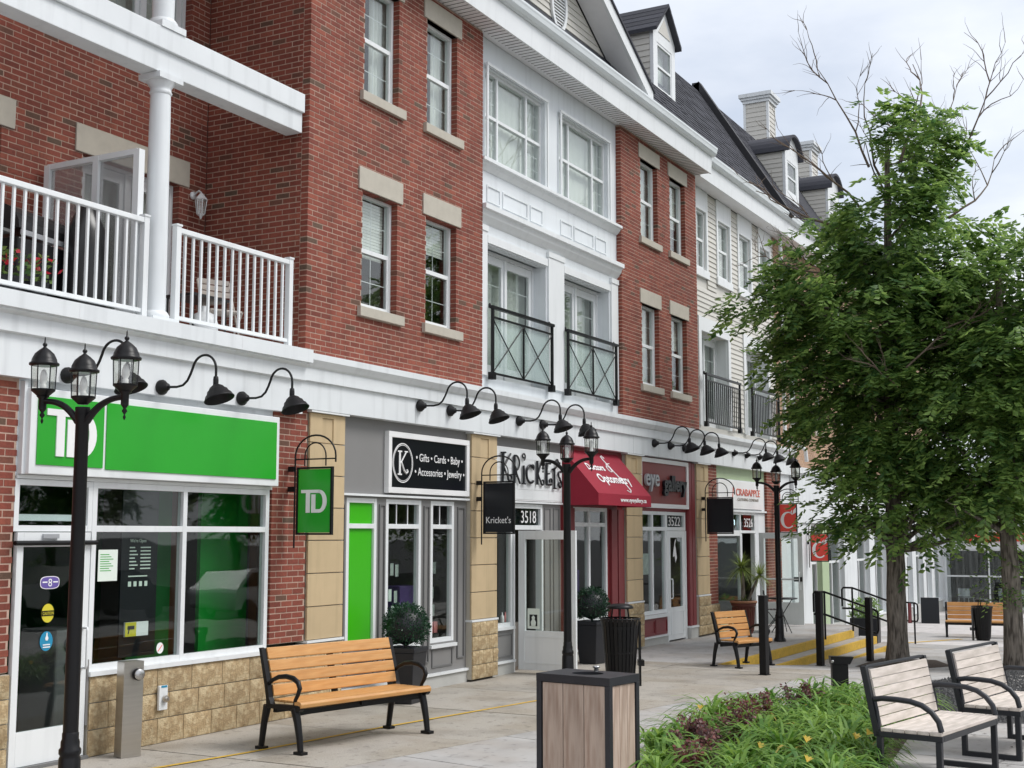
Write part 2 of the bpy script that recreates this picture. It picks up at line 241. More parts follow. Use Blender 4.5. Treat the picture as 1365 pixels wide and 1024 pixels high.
# ------------------------------------------------------------------ mesh helpers
W = {}
def wmat(o): return W.get(o.name, Matrix.Identity(4))
class MB:
    def __init__(s): s.v = []; s.f = []; s.sm = []
    def add(s, vs, fs, smooth=False):
        b = len(s.v); s.v += [tuple(p) for p in vs]; s.f += [tuple(b + i for i in f) for f in fs]; s.sm += [smooth] * len(fs); return s
    def box(s, x0, x1, y0, y1, z0, z1):
        if x0 > x1: x0, x1 = x1, x0
        if y0 > y1: y0, y1 = y1, y0
        if z0 > z1: z0, z1 = z1, z0
        return s.add([(x0, y0, z0), (x1, y0, z0), (x1, y1, z0), (x0, y1, z0), (x0, y0, z1), (x1, y0, z1), (x1, y1, z1), (x0, y1, z1)],
                     [(3, 2, 1, 0), (4, 5, 6, 7), (0, 1, 5, 4), (1, 2, 6, 5), (2, 3, 7, 6), (3, 0, 4, 7)])
    def quad(s, a, b, c, d): return s.add([a, b, c, d], [(0, 1, 2, 3)])
    def prism(s, poly, fn, a, b, smooth=False):            # poly: 2-D outline (counter-clockwise), fn(p,q,t)->xyz
        n = len(poly); vs = [fn(p, q, a) for p, q in poly] + [fn(p, q, b) for p, q in poly]
        s.add(vs, [tuple(range(n)), tuple(range(2 * n - 1, n - 1, -1))])
        s.add(vs, [(i, i + n, (i + 1) % n + n, (i + 1) % n) for i in range(n)], smooth); return s
    def extrX(s, poly, x0, x1, smooth=False): return s.prism(poly, lambda p, q, t: (t, p, q), x0, x1, smooth)   # poly in (y,z)
    def extrY(s, poly, y0, y1, smooth=False): return s.prism(poly, lambda p, q, t: (p, t, q), y0, y1, smooth)   # poly in (x,z)
    def extrZ(s, poly, z0, z1, smooth=False): return s.prism(poly, lambda p, q, t: (p, q, t), z0, z1, smooth)
    def tube(s, pts, r, n=8, cap=True, smooth=True):
        pts = [Vector(p) for p in pts]; k = len(pts); rs = r if isinstance(r, (list, tuple)) else [r] * k
        ring = []; up = Vector((0, 0, 1)); prev = None
        for i, p in enumerate(pts):
            d = (pts[min(i + 1, k - 1)] - pts[max(i - 1, 0)])
            d = d.normalized() if d.length > 1e-9 else Vector((0, 0, 1))
            if prev is None:
                a = d.cross(up) if abs(d.z) < .95 else d.cross(Vector((1, 0, 0)))
            else: a = prev - d * prev.dot(d)
            a.normalize(); prev = a; b2 = d.cross(a)
            ring.append([p + (a * math.cos(2 * math.pi * j / n) + b2 * math.sin(2 * math.pi * j / n)) * rs[i] for j in range(n)])
        vs = [q for rg in ring for q in rg]
        fs = [(i * n + j, i * n + (j + 1) % n, (i + 1) * n + (j + 1) % n, (i + 1) * n + j) for i in range(k - 1) for j in range(n)]
        s.add(vs, fs, smooth)
        if cap: s.add(ring[0], [tuple(range(n - 1, -1, -1))]); s.add(ring[-1], [tuple(range(n))])
        return s
    def lathe(s, prof, c=(0, 0, 0), n=16, M4=None, smooth=True, cap=True):   # prof: (r,z) bottom to top
        vs = []
        for r, z in prof:
            for j in range(n):
                a = 2 * math.pi * j / n; vs.append(Vector((r * math.cos(a), r * math.sin(a), z)))
        if M4 is not None: vs = [M4 @ v for v in vs]
        vs = [v + Vector(c) for v in vs]; k = len(prof)
        s.add(vs, [(i * n + j, i * n + (j + 1) % n, (i + 1) * n + (j + 1) % n, (i + 1) * n + j) for i in range(k - 1) for j in range(n)], smooth)
        if cap:
            if prof[0][0] > 1e-6: s.add(vs[:n], [tuple(range(n - 1, -1, -1))])
            if prof[-1][0] > 1e-6: s.add(vs[-n:], [tuple(range(n))])
        return s
    def xf(s, m): s.v = [tuple(m @ Vector(p)) for p in s.v]; return s
    def build(s, name, m, parent=None, bevel=0.0, label=None, kind=None):
        vs = s.v; xs = [p[0] for p in vs]; ys = [p[1] for p in vs]; zs = [p[2] for p in vs]
        o0 = Vector(((min(xs) + max(xs)) / 2, (min(ys) + max(ys)) / 2, min(zs)))
        me = bpy.data.meshes.new(name); me.from_pydata([(p[0] - o0.x, p[1] - o0.y, p[2] - o0.z) for p in vs], [], s.f)
        if any(s.sm): me.polygons.foreach_set('use_smooth', s.sm)
        me.materials.append(M[m] if isinstance(m, str) else m); me.update()
        return link(name, me, o0, parent, bevel, label, kind)
def link(name, me, o0, parent=None, bevel=0.0, label=None, kind=None):
    o = bpy.data.objects.new(name, me); COL.objects.link(o); o.location = o0; W[o.name] = Matrix.Translation(o0)
    if parent is not None: o.parent = parent; o.matrix_parent_inverse = wmat(parent).inverted()
    if bevel > 0:
        md = o.modifiers.new('bevel', 'BEVEL'); md.width = bevel; md.segments = 2; md.limit_method = 'ANGLE'; md.angle_limit = R(40)
    if label: o['label'] = label
    if kind: o['kind'] = kind
    return o
def thing(name, label, cat, loc=(0, 0, 0), group=None):
    o = bpy.data.objects.new(name, None); COL.objects.link(o); o.location = loc; o.empty_display_size = .2; W[o.name] = Matrix.Translation(Vector(loc))
    o['label'] = label; o['category'] = cat
    if group: o['group'] = group
    return o
def tag(o, label, cat, group=None):
    o['label'] = label; o['category'] = cat
    if group: o['group'] = group
    return o
def copy_tree(o, parent=None):
    c = o.copy(); COL.objects.link(c)
    if parent is not None:
        inv = o.matrix_parent_inverse.copy(); c.parent = parent; c.matrix_parent_inverse = inv
    for ch in list(o.children): copy_tree(ch, c)
    return c
def place(o, loc, rz=0.0, sc_=None):
    o.location = loc; o.rotation_euler = (0, 0, rz)
    if sc_: o.scale = (sc_, sc_, sc_)
    return o
def text(s, name, m, parent, size, loc, width=None, depth=.006, face='front', italic=0.0, rot=0.0, spacing=1.0, bold=0.0):
    """real lettering; face 'front' reads from the street (-Y), 'side' reads from -X; loc is the centre"""
    cu = bpy.data.curves.new('t', 'FONT'); cu.body = s; cu.size = size; cu.extrude = depth / 2; cu.align_x = 'CENTER'; cu.align_y = 'CENTER'; cu.shear = italic; cu.space_character = spacing; cu.offset = bold; cu.resolution_u = 3
    t = bpy.data.objects.new('t', cu); COL.objects.link(t); dg = bpy.context.evaluated_depsgraph_get()
    me = bpy.data.meshes.new_from_object(t.evaluated_get(dg)); bpy.data.objects.remove(t); bpy.data.curves.remove(cu)
    xs = [v.co.x for v in me.vertices]; w = max(xs) - min(xs); cx = (max(xs) + min(xs)) / 2; ysv = [v.co.y for v in me.vertices]; cy = (max(ysv) + min(ysv)) / 2
    k = (width / w) if width else 1.0; ca, sa = math.cos(rot), math.sin(rot)
    for v in me.vertices:
        x, y, z = (v.co.x - cx) * k, v.co.y - cy, v.co.z
        x, y = x * ca - y * sa, x * sa + y * ca
        v.co = (x, -z, y) if face == 'front' else (-z, -x, y)
    me.materials.clear(); me.materials.append(M[m])
    return link(name, me, Vector(loc), parent)
def rect_minus(x0, x1, z0, z1, ops):
    xs = sorted({x0, x1, *[min(max(o[i], x0), x1) for o in ops for i in (0, 1)]}); zs = sorted({z0, z1, *[min(max(o[i], z0), z1) for o in ops for i in (2, 3)]})
    out = []
    for i in range(len(zs) - 1):
        run = None
        for j in range(len(xs) - 1):
            cx, cz = (xs[j] + xs[j + 1]) / 2, (zs[i] + zs[i + 1]) / 2
            if any(o[0] < cx < o[1] and o[2] < cz < o[3] for o in ops):
                if run: out.append(run); run = None
            else: run = (run[0], xs[j + 1], zs[i], zs[i + 1]) if run else (xs[j], xs[j + 1], zs[i], zs[i + 1])
        if run: out.append(run)
    return out
# ------------------------------------------------------------------ ground
random.seed(7)
def interp(x, pts):
    if x <= pts[0][0]: return pts[0][1]
    for (a, b), (c, d) in zip(pts, pts[1:]):
        if x <= c: return b + (d - b) * (x - a) / (c - a)
    return pts[-1][1]
def zpl(x): return interp(x, [(20.2, 0), (23.9, -.30), (27, -.34), (31, -.5), (38, -.8)])
EDGE = -2.3                                   # front edge of the level walkway by the shops
def kind(o, k='structure'): o['kind'] = k; return o
g = MB(); gx = [-300, -40, 0, 10, 20.2, 22, 23.9, 27, 29, 31, 34, 38, 60, 120, 400]; gy = [-400, -60, -20, -9, -5, -2.3, 1, 30, 120, 400]
vs = [(x, y, zpl(x) - .045) for y in gy for x in gx]; n = len(gx)
g.add(vs, [(j * n + i, j * n + i + 1, (j + 1) * n + i + 1, (j + 1) * n + i) for j in range(len(gy) - 1) for i in range(n - 1)])
kind(g.build('ground', 'asphalt'))
c10, s10 = math.cos(R(-10)), math.sin(R(-10))
def uv(u, v): return (u * c10 - v * s10, u * s10 + v * c10)
VB = -.68
def ybound(x): return (VB + x * s10) / c10 if True else 0
# walkway along the shops: exposed aggregate panels
walk = kind(MB().box(-2.5, 30.4, .9, 1.0, -.1, -.09).build('sidewalk', 'aggregate'))
def panel(poly, zt, zb, m, parent, name):
    b = MB(); n = len(poly)
    top = [(x, y, zt(x) if callable(zt) else zt) for x, y in poly]; bot = [(x, y, zb) for x, y in poly]
    b.add(top + bot, [tuple(range(n))] + [(i + n, (i + 1) % n + n, (i + 1) % n, i) for i in range(n)])
    return b.build(name, m, parent)
x = -2.0; i = 0
while x < 20.2:
    x1 = min(x + 1.95, 20.2); gap = .009
    yb0, yb1 = -(.68 + x * .1736) / .9848 , -(.68 + x1 * .1736) / .9848
    cut = -1.05 - .06 * math.sin(i)
    for (a0, a1, b0, b1) in ((.25, .25, -1.25 - (x * .02), -1.25 - (x1 * .02)), (-1.265 - (x * .02), -1.265 - (x1 * .02), yb0, yb1)):
        panel([(x + gap, b0), (x1 - gap, b1), (x1 - gap, a1), (x + gap, a0)], random.uniform(-.002, .002), -.1, 'aggregate', walk, 'sidewalk_panel')
    x = x1; i += 1
x = 20.2
while x < 30.3:
    x1 = min(x + 1.7, 30.4)
    panel([(x + .006, EDGE + .30), (x1 - .006, EDGE + .30), (x1 - .006, .25), (x + .006, .25)], 0.0, -.6, 'concrete', walk, 'sidewalk_panel'); x = x1
# steps with yellow nosings
steps = thing('steps', 'concrete steps with yellow painted nosings below the shop walkway', 'steps', (25.5, -2.6, -.5))
for k, (zt, y0, y1, xa, xb) in enumerate(((0.0, EDGE, EDGE + .296, 20.2, 28.75), (-.155, EDGE - .36, EDGE - .004, 20.9, 29.3), (-.31, EDGE - .74, EDGE - .364, 25.2, 29.9))):
    MB().box(xa, xb, y0 + .004, y1, zt - .5, zt).build('tread', 'concrete', steps)
    b = MB(); b.box(xa + .05, xb, y0 - .004, y0 + .0035, zt - .15, zt + .0035); b.box(xa + .05, xb, y0 + .0036, y0 + .075, zt + .0005, zt + .0035)
    b.build('yellow_nosing', 'yellow', steps)
# plaza slabs, laid about ten degrees off the shop fronts
plaza = kind(MB().box(0, 1, -9, -8, -.3, -.29).build('plaza', 'concrete'))
NU = 26
for iu in range(-1, 34):
    for iv in range(0, 7):
        u0, u1 = iu * 1.55, iu * 1.55 + 1.55; v1, v0 = VB - iv * 1.5, VB - iv * 1.5 - 1.5
        q = [uv(u0 + .009, v0 + .009), uv(u1 - .009, v0 + .009), uv(u1 - .009, v1 - .009), uv(u0 + .009, v1 - .009)]
        if q[2][1] > EDGE - .7 and q[2][0] > 20.2: continue
        light = (iv in (1,) and iu < 13) or (4 <= iv <= 6 and 6 <= iu <= 12)
        panel(q, lambda X: zpl(X) + .0, -.9, 'pale_concrete' if light else 'concrete', plaza, 'concrete_slab')
# fill between the foot of the steps and the rotated slabs, and the lower walkway beyond them
x = 20.2
while x < 31:
    x1 = x + 1.8; n0 = x; b = []
    yb0, yb1 = -(.68 + x * .1736) / .9848, -(.68 + x1 * .1736) / .9848
    ya = EDGE - .02
    panel([(x + .005, yb0 + .008), (x1 - .005, yb1 + .008), (x1 - .005, ya), (x + .005, ya)], lambda X: zpl(X) + .0, -.95, 'concrete', plaza, 'concrete_slab'); x = x1
x = 31.0
while x < 54:
    x1 = x + 2.2
    for (a, b2) in ((.3, -1.4), (-1.4, -2.9), (-2.9, -4.4), (-4.4, -6.4), (-6.4, -9.0)):
        yb = -(.68 + x * .1736) / .9848
        panel([(x + .005, b2 + .006), (x1 - .005, b2 + .006), (x1 - .005, a - .006), (x + .005, a - .006)], lambda X: zpl(X) + .004, -1.2, 'concrete' if (int(x) % 3) else 'pale_concrete', plaza, 'concrete_slab')
    x = x1
# painted lines
b = MB()
pts = [(3.0, .42), (8.86, -.96), (9.99, -1.16), (11.7, -1.33), (14.68, -1.78), (15.6, -1.95)]
for (xa, ya), (xb, yb_) in zip(pts[1:], pts[2:]): b.add([(xa, ya - .028, .006), (xb, yb_ - .028, .006), (xb, yb_ + .028, .006), (xa, ya + .028, .006)], [(0, 1, 2, 3)])
b.add([(4.0, -.35, .006), (8.86, -.988, .006), (8.86, -.932, .006), (4.0, -.29, .006)], [(0, 1, 2, 3)])
kind(b.build('yellow_line', 'yellow'))
b = MB(); b.add([(33.2, -2.5, zpl(33.2) + .012), (37.5, -3.1, zpl(37.5) + .012), (37.5, -2.95, zpl(37.5) + .012), (33.2, -2.35, zpl(33.2) + .012)], [(0, 1, 2, 3)])
kind(b.build('yellow_line', 'yellow'))
# planting bed soil (slightly mounded) and gravel round the trees
def bed(poly, m, name, h=.05):
    b = MB(); cx = sum(p[0] for p in poly) / len(poly); cy = sum(p[1] for p in poly) / len(poly)
    n = len(poly); rings = []
    for t, hh in ((1, 0.006), (.94, h * .6), (.6, h), (0.25, h * 1.2)):
        rings.append([(cx + (x - cx) * t, cy + (y - cy) * t, zpl(x) + hh + random.uniform(-.006, .006)) for x, y in poly])
    vs = [p for r in rings for p in r]
    b.add(vs, [(k * n + i, k * n + (i + 1) % n, (k + 1) * n + (i + 1) % n, (k + 1) * n + i) for k in range(3) for i in range(n)] + [tuple(range(3 * n, 4 * n))])
    return b.build(name, m)
BED = [(9.5, -5.5), (10.4, -5.0), (12.3, -4.35), (14.0, -4.4), (15.3, -4.75), (15.9, -5.3), (15.6, -6.2), (14.0, -6.5), (11.6, -6.75), (9.6, -6.85)]
kind(bed(BED, 'soil', 'planting_bed'))
kind(bed([(15.3, -6.3), (17.2, -5.7), (19.3, -5.6), (21.2, -6.3), (21.0, -7.6), (18.5, -8.2), (15.6, -7.6)], 'gravel', 'gravel_bed', .03))
kind(bed([(23.9, -3.5), (25.9, -3.5), (26.2, -4.5), (25.0, -5.0), (23.8, -4.5)], 'soil', 'tree_pit', .03))
kind(bed([(23.5, -5.4), (25.9, -5.4), (26.2, -6.6), (25.0, -7.2), (23.4, -6.7)], 'gravel', 'tree_pit', .03))
# ------------------------------------------------------------------ the red brick building
B1 = thing('brick_building', 'red brick mixed use building with white trim, grey roof and ground floor shops', 'building', (20, 2, 0))
FULL = None; IND = []; BR_LEFT = [300]
CAMP = Vector((0, -9.44, 2.07))
def brickwall(P, u, nrm, Lu, z0, z1, ops=(), parent=B1, bm='brick', indiv=False, name='brick_wall', k0=0, thick=.14):
    """P: plan point at u=0 on the face; u: run direction; nrm: outward normal (plan)"""
    P = Vector((P[0], P[1])); u = Vector(u); nrm = Vector(nrm)
    def pt(a, d, z): q = P + u * a - nrm * d; return (q.x, q.y, z)
    flip = (u.x * -nrm.y - u.y * -nrm.x) < 0
    w = MB()
    for a, b_, c, d in rect_minus(0, Lu, z0, z1, list(ops)):
        a, b_ = a + .007, b_ - .007
        vs = [pt(a, .0035, c), pt(b_, .0035, c), pt(b_, thick, c), pt(a, thick, c), pt(a, .0035, d), pt(b_, .0035, d), pt(b_, thick, d), pt(a, thick, d)]
        fs = [(3, 2, 1, 0), (4, 5, 6, 7), (0, 1, 5, 4), (1, 2, 6, 5), (2, 3, 7, 6), (3, 0, 4, 7)]
        w.add(vs, [tuple(reversed(f)) for f in fs] if flip else fs)
    wo = w.build(name, 'mortar', parent)
    CH, BL = .0677, .203; mb = MB(); cand = []
    k = 0
    while z0 + k * CH + .05 < z1 + .001:
        zz0, zz1 = z0 + k * CH + .0065, min(z0 + k * CH + .0612, z1)
        free = [(0.0, Lu)]
        for o in ops:
            if min(zz1, o[3]) - max(zz0, o[2]) > .02:
                nf = []
                for a, b_ in free:
                    if o[1] <= a or o[0] >= b_: nf.append((a, b_))
                    else:
                        if o[0] > a: nf.append((a, o[0]))
                        if o[1] < b_: nf.append((o[1], b_))
                free = nf
        s = -((k + k0) % 2) * BL / 2
        for a, b_ in free:
            i = math.floor((a - s) / BL)
            while s + i * BL < b_:
                p0, p1 = s + i * BL + .0065, s + (i + 1) * BL - .0065; i += 1
                full = p0 >= a - .004 and p1 <= b_ + .004
                q0, q1 = max(p0, a), min(p1, b_)
                if q1 - q0 < .03: continue
                cand.append((q0, q1, zz0, zz1, full))
        k += 1
    chosen = set()
    if indiv:
        for idx, c in enumerate(cand):
            if BR_LEFT[0] <= 0: break
            chosen.add(idx); BR_LEFT[0] -= 1
    for idx, (q0, q1, a, b_, full) in enumerate(cand):
        j = random.uniform(-.0018, .0018); D = .105
        vs = [pt(q0, j, a), pt(q1, j, a), pt(q1, D, a), pt(q0, D, a), pt(q0, j, b_), pt(q1, j, b_), pt(q1, D, b_), pt(q0, D, b_)]
        fs = [(3, 2, 1, 0), (4, 5, 6, 7), (0, 1, 5, 4), (1, 2, 6, 5), (3, 0, 4, 7)]
        fs = [tuple(reversed(f)) for f in fs] if flip else fs
        if idx in chosen: MB().add(vs, fs).build('brick', bm, wo)
        else: mb.add(vs, fs)
    if mb.v: mb.build('bricks', bm, wo, kind='stuff')
    return wo
UX, NF = (1, 0), (0, -1)
XC = 12.3                                   # street corner of the projecting brick block
def xf(ops, x0): return [(a - x0, b - x0, c, d) for a, b, c, d in ops]
WB = [(13.44, 14.24, 4.93, 6.45), (14.96, 15.77, 4.93, 6.45), (13.44, 14.24, 7.74, 9.27), (14.96, 15.77, 7.74, 9.27)]
WD = [(22.62, 23.47, 4.87, 6.42), (24.13, 24.98, 4.87, 6.42), (22.62, 23.47, 7.70, 9.24), (24.13, 24.98, 7.70, 9.24)]
ZB0, ZB1 = 4.19, 9.63
# piers by the bank first: they show largest, so their bricks are built one by one
brickwall((6.6, 0), UX, NF, 8.15 - 6.6, .86, 3.46, indiv=True)
brickwall((11.74, 0), UX, NF, 12.38 - 11.74, .84, 3.53, indiv=True)
brickwall((XC, 1.60), (0, -1), (-1, 0), 1.6 - .115, 4.22, ZB1 + .3, ops=[], k0=1)          # return wall of the balcony recess
brickwall((XC, 0), UX, NF, 16.53 - XC, ZB0, ZB1, xf(WB, XC))
brickwall((21.68, 0), UX, NF, 25.62 - 21.68, ZB0, ZB1, xf(WD, 21.68))
# balcony recess rear wall
WA = [(7.0, 9.15, 4.22, 6.33), (10.28, 11.82, 4.22, 6.33), (10.45, 11.95, 7.78, 9.4)]
brickwall((6.0, 1.6), UX, NF, XC - 6.0, 4.22, ZB1 + .3, xf(WA, 6.0))
brickwall((26.04, 0), UX, NF, .58, .62, 3.53)
brickwall((1.0, 0), UX, NF, 5.597, .86, 3.46); brickwall((1.0, 1.6), UX, NF, 4.997, 4.22, ZB1 + .3)
brickwall((30.12, 0), UX, NF, 1.08, .0, 3.53)
brickwall((25.62, .16), (0, 1), (1, 0), .15, ZB0, ZB1, k0=1)
# building shell: slabs, partitions and rear wall, so that rooms behind the glass are really there
sh = MB(); X0, X1 = 1.0, 32.0
sh.box(X0, X1, 7.9, 8.1, -.3, 10.0); sh.box(X0, X0 + .15, 1.9, 7.9, -.3, 10); sh.box(X1 - .15, X1, .55, 7.9, -.3, 10)
sh.build('shell_wall', 'interior', B1)
sl = MB()
sl.box(X0, X1, .17, 7.9, 3.55, 3.75); sl.box(XC + .2, X1, .32, 7.9, 3.76, 4.15); sl.box(XC + .2, X1, .36, 7.9, 6.95, 7.25); sl.box(XC + .2, X1, .36, 7.9, 9.75, 9.95)
sl.box(X0, XC, 1.75, 7.9, 3.76, 4.15); sl.box(X0, XC, 1.75, 7.9, 6.95, 7.25); sl.box(X0, XC, 1.75, 7.9, 9.95, 10.05)
sl.build('floor_slab', 'interior', B1)
MB().box(X0, X1, .18, 7.9, -.25, .012).build('shop_floor', 'floor_int', B1)
pt_ = MB()
for xx in (12.4, 16.4, 19.2, 22.1, 26.3): pt_.box(xx - .06, xx + .06, .2, 7.85, .02, 3.54)
for xx in (14.6, 19.1, 21.7, 25.7, 28.9):
    pt_.box(xx - .06, xx + .06, .4, 7.85, 4.16, 6.94); pt_.box(xx - .06, xx + .06, .4, 7.85, 7.26, 9.74)
pt_.box(12.42, 12.5, .2, 7.85, 4.16, 9.74)
pt_.build('partition', 'interior', B1)
# rear display walls of the shops
for xa, xb, mm in ((12.5, 16.3, 'interior_dark'), (16.5, 19.1, 'interior'), (19.3, 22, 'interior_dark'), (22.2, 26.2, 'interior'), (26.4, 31.7, 'interior')):
    MB().box(xa, xb, 4.0, 4.1, .02, 3.54).build('shop_wall', mm, B1)

# ---- windows
def dh_window(x0, x1, z0, z1, y, lint=None, sill=None, parent=B1, blind=.5, seed=0, trim=None, grid=True):
    fw = .045; zm = (z0 + z1) / 2 + .01; f = MB()
    f.box(x0, x0 + fw, y, y + .09, z0, z1); f.box(x1 - fw, x1, y, y + .09, z0, z1)
    f.box(x0 + fw, x1 - fw, y, y + .09, z0, z0 + fw); f.box(x0 + fw, x1 - fw, y, y + .09, z1 - fw, z1)
    f.box(x0 + fw, x1 - fw, y + .012, y + .07, zm - .03, zm + .03)
    for xa in (x0 + fw, x1 - fw - .03): f.box(xa, xa + .03, y + .015, y + .06, z0 + fw, zm - .03)
    f.box(x0 + fw + .03, x1 - fw - .03, y + .015, y + .06, z0 + fw, z0 + fw + .035)
    o = f.build('window', 'white_trim', parent, bevel=.003)
    MB().box(x0 + fw + .03, x1 - fw - .03, y + .034, y + .04, z0 + fw + .035, zm - .03).build('pane', 'glass', o)
    MB().box(x0 + fw, x1 - fw, y + .044, y + .05, zm + .03, z1 - fw).build('pane', 'glass', o)
    if grid:
        g = MB(); xm = [x0 + (x1 - x0) * t for t in (.5,)]
        for xx in xm: g.box(xx - .005, xx + .005, y + .052, y + .058, z0 + fw + .036, z1 - fw)
        for t in (.25, .75): zz = z0 + (z1 - z0) * t; g.box(x0 + fw + .031, x1 - fw - .031, y + .0525, y + .0585, zz - .005, zz + .005)
        g.build('muntin', 'white_trim', o)
    rnd = random.Random(seed)
    if blind > 0:
        zb = z1 - (z1 - z0) * blind; b = MB(); zz = z1 - .05
        while zz > zb: b.box(x0 + .04, x1 - .04, y + .115, y + .135, zz - .040, zz - .004); zz -= .042
        b.build('blind', 'curtain', o)
    elif blind < 0:
        n = 14; b = MB(); vs = []
        for side in ((x0 - .1, x0 + (x1 - x0) * .45), (x0 + (x1 - x0) * .62, x1 + .1)):
            pts = []
            for i in range(n + 1): pts.append((side[0] + (side[1] - side[0]) * i / n, y + .17 + .025 * math.sin(i * 1.9 + seed)))
            vs = [(p[0], p[1], z0 - .05) for p in pts] + [(p[0], p[1], z1 + .05) for p in pts]
            b.add(vs, [(i, i + 1, i + n + 2, i + n + 1) for i in range(n)], True)
        b.build('curtain', 'curtain', o)
    if lint: MB().box(lint[0], lint[1], -.022, .1, lint[2], lint[3]).build('lintel', 'limestone', o, bevel=.006)
    if sill:
        s = MB(); s.extrX([(-.055, sill[2]), (.14, sill[2]), (.14, sill[3] + .012), (-.055, sill[3])], sill[0], sill[1]); s.build('sill', 'limestone', o, bevel=.005)
    return o
for i, (a, b_, c, d) in enumerate(WB):
    dh_window(a, b_, c, d, .095, (a - .1, b_ + .11, d, d + .29), (a - .09, b_ + .12, c - .125, c), blind=(.52, .3, -1, -1)[i], seed=i)
for i, (a, b_, c, d) in enumerate(WD):
    dh_window(a, b_, c, d, .095, (a - .1, b_ + .1, d, d + .28), (a - .1, b_ + .11, c - .125, c), blind=(-1, .4, -1, .6)[i], seed=10 + i)

# ---- patio doors on the balcony recess
def glazed_doors(x0, x1, z0, z1, y, parent=B1, leaves=2, grid=True, cur=True, name='patio_door'):
    f = MB(); fw = .05
    f.box(x0, x0 + fw, y, y + .1, z0, z1); f.box(x1 - fw, x1, y, y + .1, z0, z1); f.box(x0 + fw, x1 - fw, y, y + .1, z1 - fw, z1); f.box(x0 + fw, x1 - fw, y, y + .1, z0, z0 + .04)
    o = f.build(name, 'white_trim', parent)
    w = (x1 - x0 - 2 * fw) / leaves
    for k in range(leaves):
        a = x0 + fw + k * w; b_ = a + w; st = .095; l = MB()
        l.box(a + .004, a + st, y + .02, y + .07, z0 + .045, z1 - fw - .004); l.box(b_ - st, b_ - .004, y + .02, y + .07, z0 + .045, z1 - fw - .004)
        l.box(a + st, b_ - st, y + .02, y + .07, z0 + .045, z0 + .25); l.box(a + st, b_ - st, y + .02, y + .07, z1 - fw - .13, z1 - fw - .004)
        lf = l.build('door_leaf', 'white_trim', o, bevel=.003)
        MB().box(a + st, b_ - st, y + .042, y + .05, z0 + .25, z1 - fw - .13).build('pane', 'glass', lf)
        if grid:
            g = MB(); xm = (a + b_) / 2; g.box(xm - .006, xm + .006, y + .052, y + .058, z0 + .251, z1 - fw - .131)
            for t in range(1, 5): zz = z0 + .25 + (z1 - fw - .38 - z0) * t / 5; g.box(a + st + .001, b_ - st - .001, y + .0525, y + .0585, zz - .006, zz + .006)
            g.build('muntin', 'white_trim', lf)
    m = MB(); xm = (x0 + x1) / 2; m.box(xm - .03, xm + .03, y - .006, y + .018, z0 + .045, z1 - fw - .002); m.build('astragal', 'white_trim', o)
    if cur:
        n = 26; pts = [(x0 + (x1 - x0) * i / n, y + .2 + .03 * math.sin(i * 2.1)) for i in range(n + 1)]
        MB().add([(p[0], p[1], z0) for p in pts] + [(p[0], p[1], z1) for p in pts], [(i, i + 1, i + n + 2, i + n + 1) for i in range(n)], True).build('curtain', 'curtain', o)
    return o
for a, b_, c, d in WA:
    o = glazed_doors(a, b_, c, d, 1.70, grid=(c > 7), cur=(a > 9))
    MB().box(a - .13, b_ + .16, 1.578, 1.68, d, d + .32).build('lintel', 'limestone', o, bevel=.006)

# ---- white panelled bay
YB = .10
OP = [(16.78, 18.76, 7.74, 9.19), (19.31, 21.29, 7.72, 9.17), (16.84, 18.80, 4.40, 6.42), (19.46, 21.32, 4.40, 6.42)]
w = MB()
for a, b_, c, d in rect_minus(16.53, 21.68, 4.19, 9.63, OP): w.box(a, b_, YB, YB + .2, c, d)
bay = w.build('panel_wall', 'panel_white', B1)
mold = MB()
def crown(b, x0, x1, z, dep, h, yb=YB):
    b.extrX([(yb, z), (yb - dep, z), (yb - dep, z - h * .28), (yb - dep * .72, z - h * .34), (yb - dep * .55, z - h * .62), (yb - dep * .2, z - h * .9), (yb - .004, z - h)], x0, x1)
crown(mold, 16.535, 21.675, 7.70, .13, .16); crown(mold, 16.535, 21.675, 6.98, .16, .26)
mold.build('cornice', 'white_trim', bay)
pil = MB()
for xa, xb in ((16.55, 16.80), (18.84, 19.42), (21.36, 21.66)): pil.box(xa, xb, YB - .035, YB - .001, 4.42, 6.60); pil.box(xa - .012, xb + .012, YB - .05, YB - .002, 6.6, 6.69)
pil.box(16.82, 18.82, YB - .03, YB - .001, 6.44, 6.56); pil.box(19.44, 21.34, YB - .03, YB - .001, 6.44, 6.56)
pil.build('pilaster', 'white_trim', bay)
def pframe(b, x0, x1, z0, z1, y, t=.025, d=.016):
    b.box(x0, x1, y - d, y - .001, z0, z0 + t); b.box(x0, x1, y - d, y - .001, z1 - t, z1); b.box(x0, x0 + t, y - d, y - .001, z0 + t, z1 - t); b.box(x1 - t, x1, y - d, y - .001, z0 + t, z1 - t)
for xa, xb in ((16.82, 17.24), (17.32, 18.15), (18.24, 18.68), (19.34, 19.78), (19.86, 20.66), (20.74, 21.2)):
    b = MB(); pframe(b, xa, xb, 7.08, 7.34, YB); b.build('panel_moulding', 'white', bay)
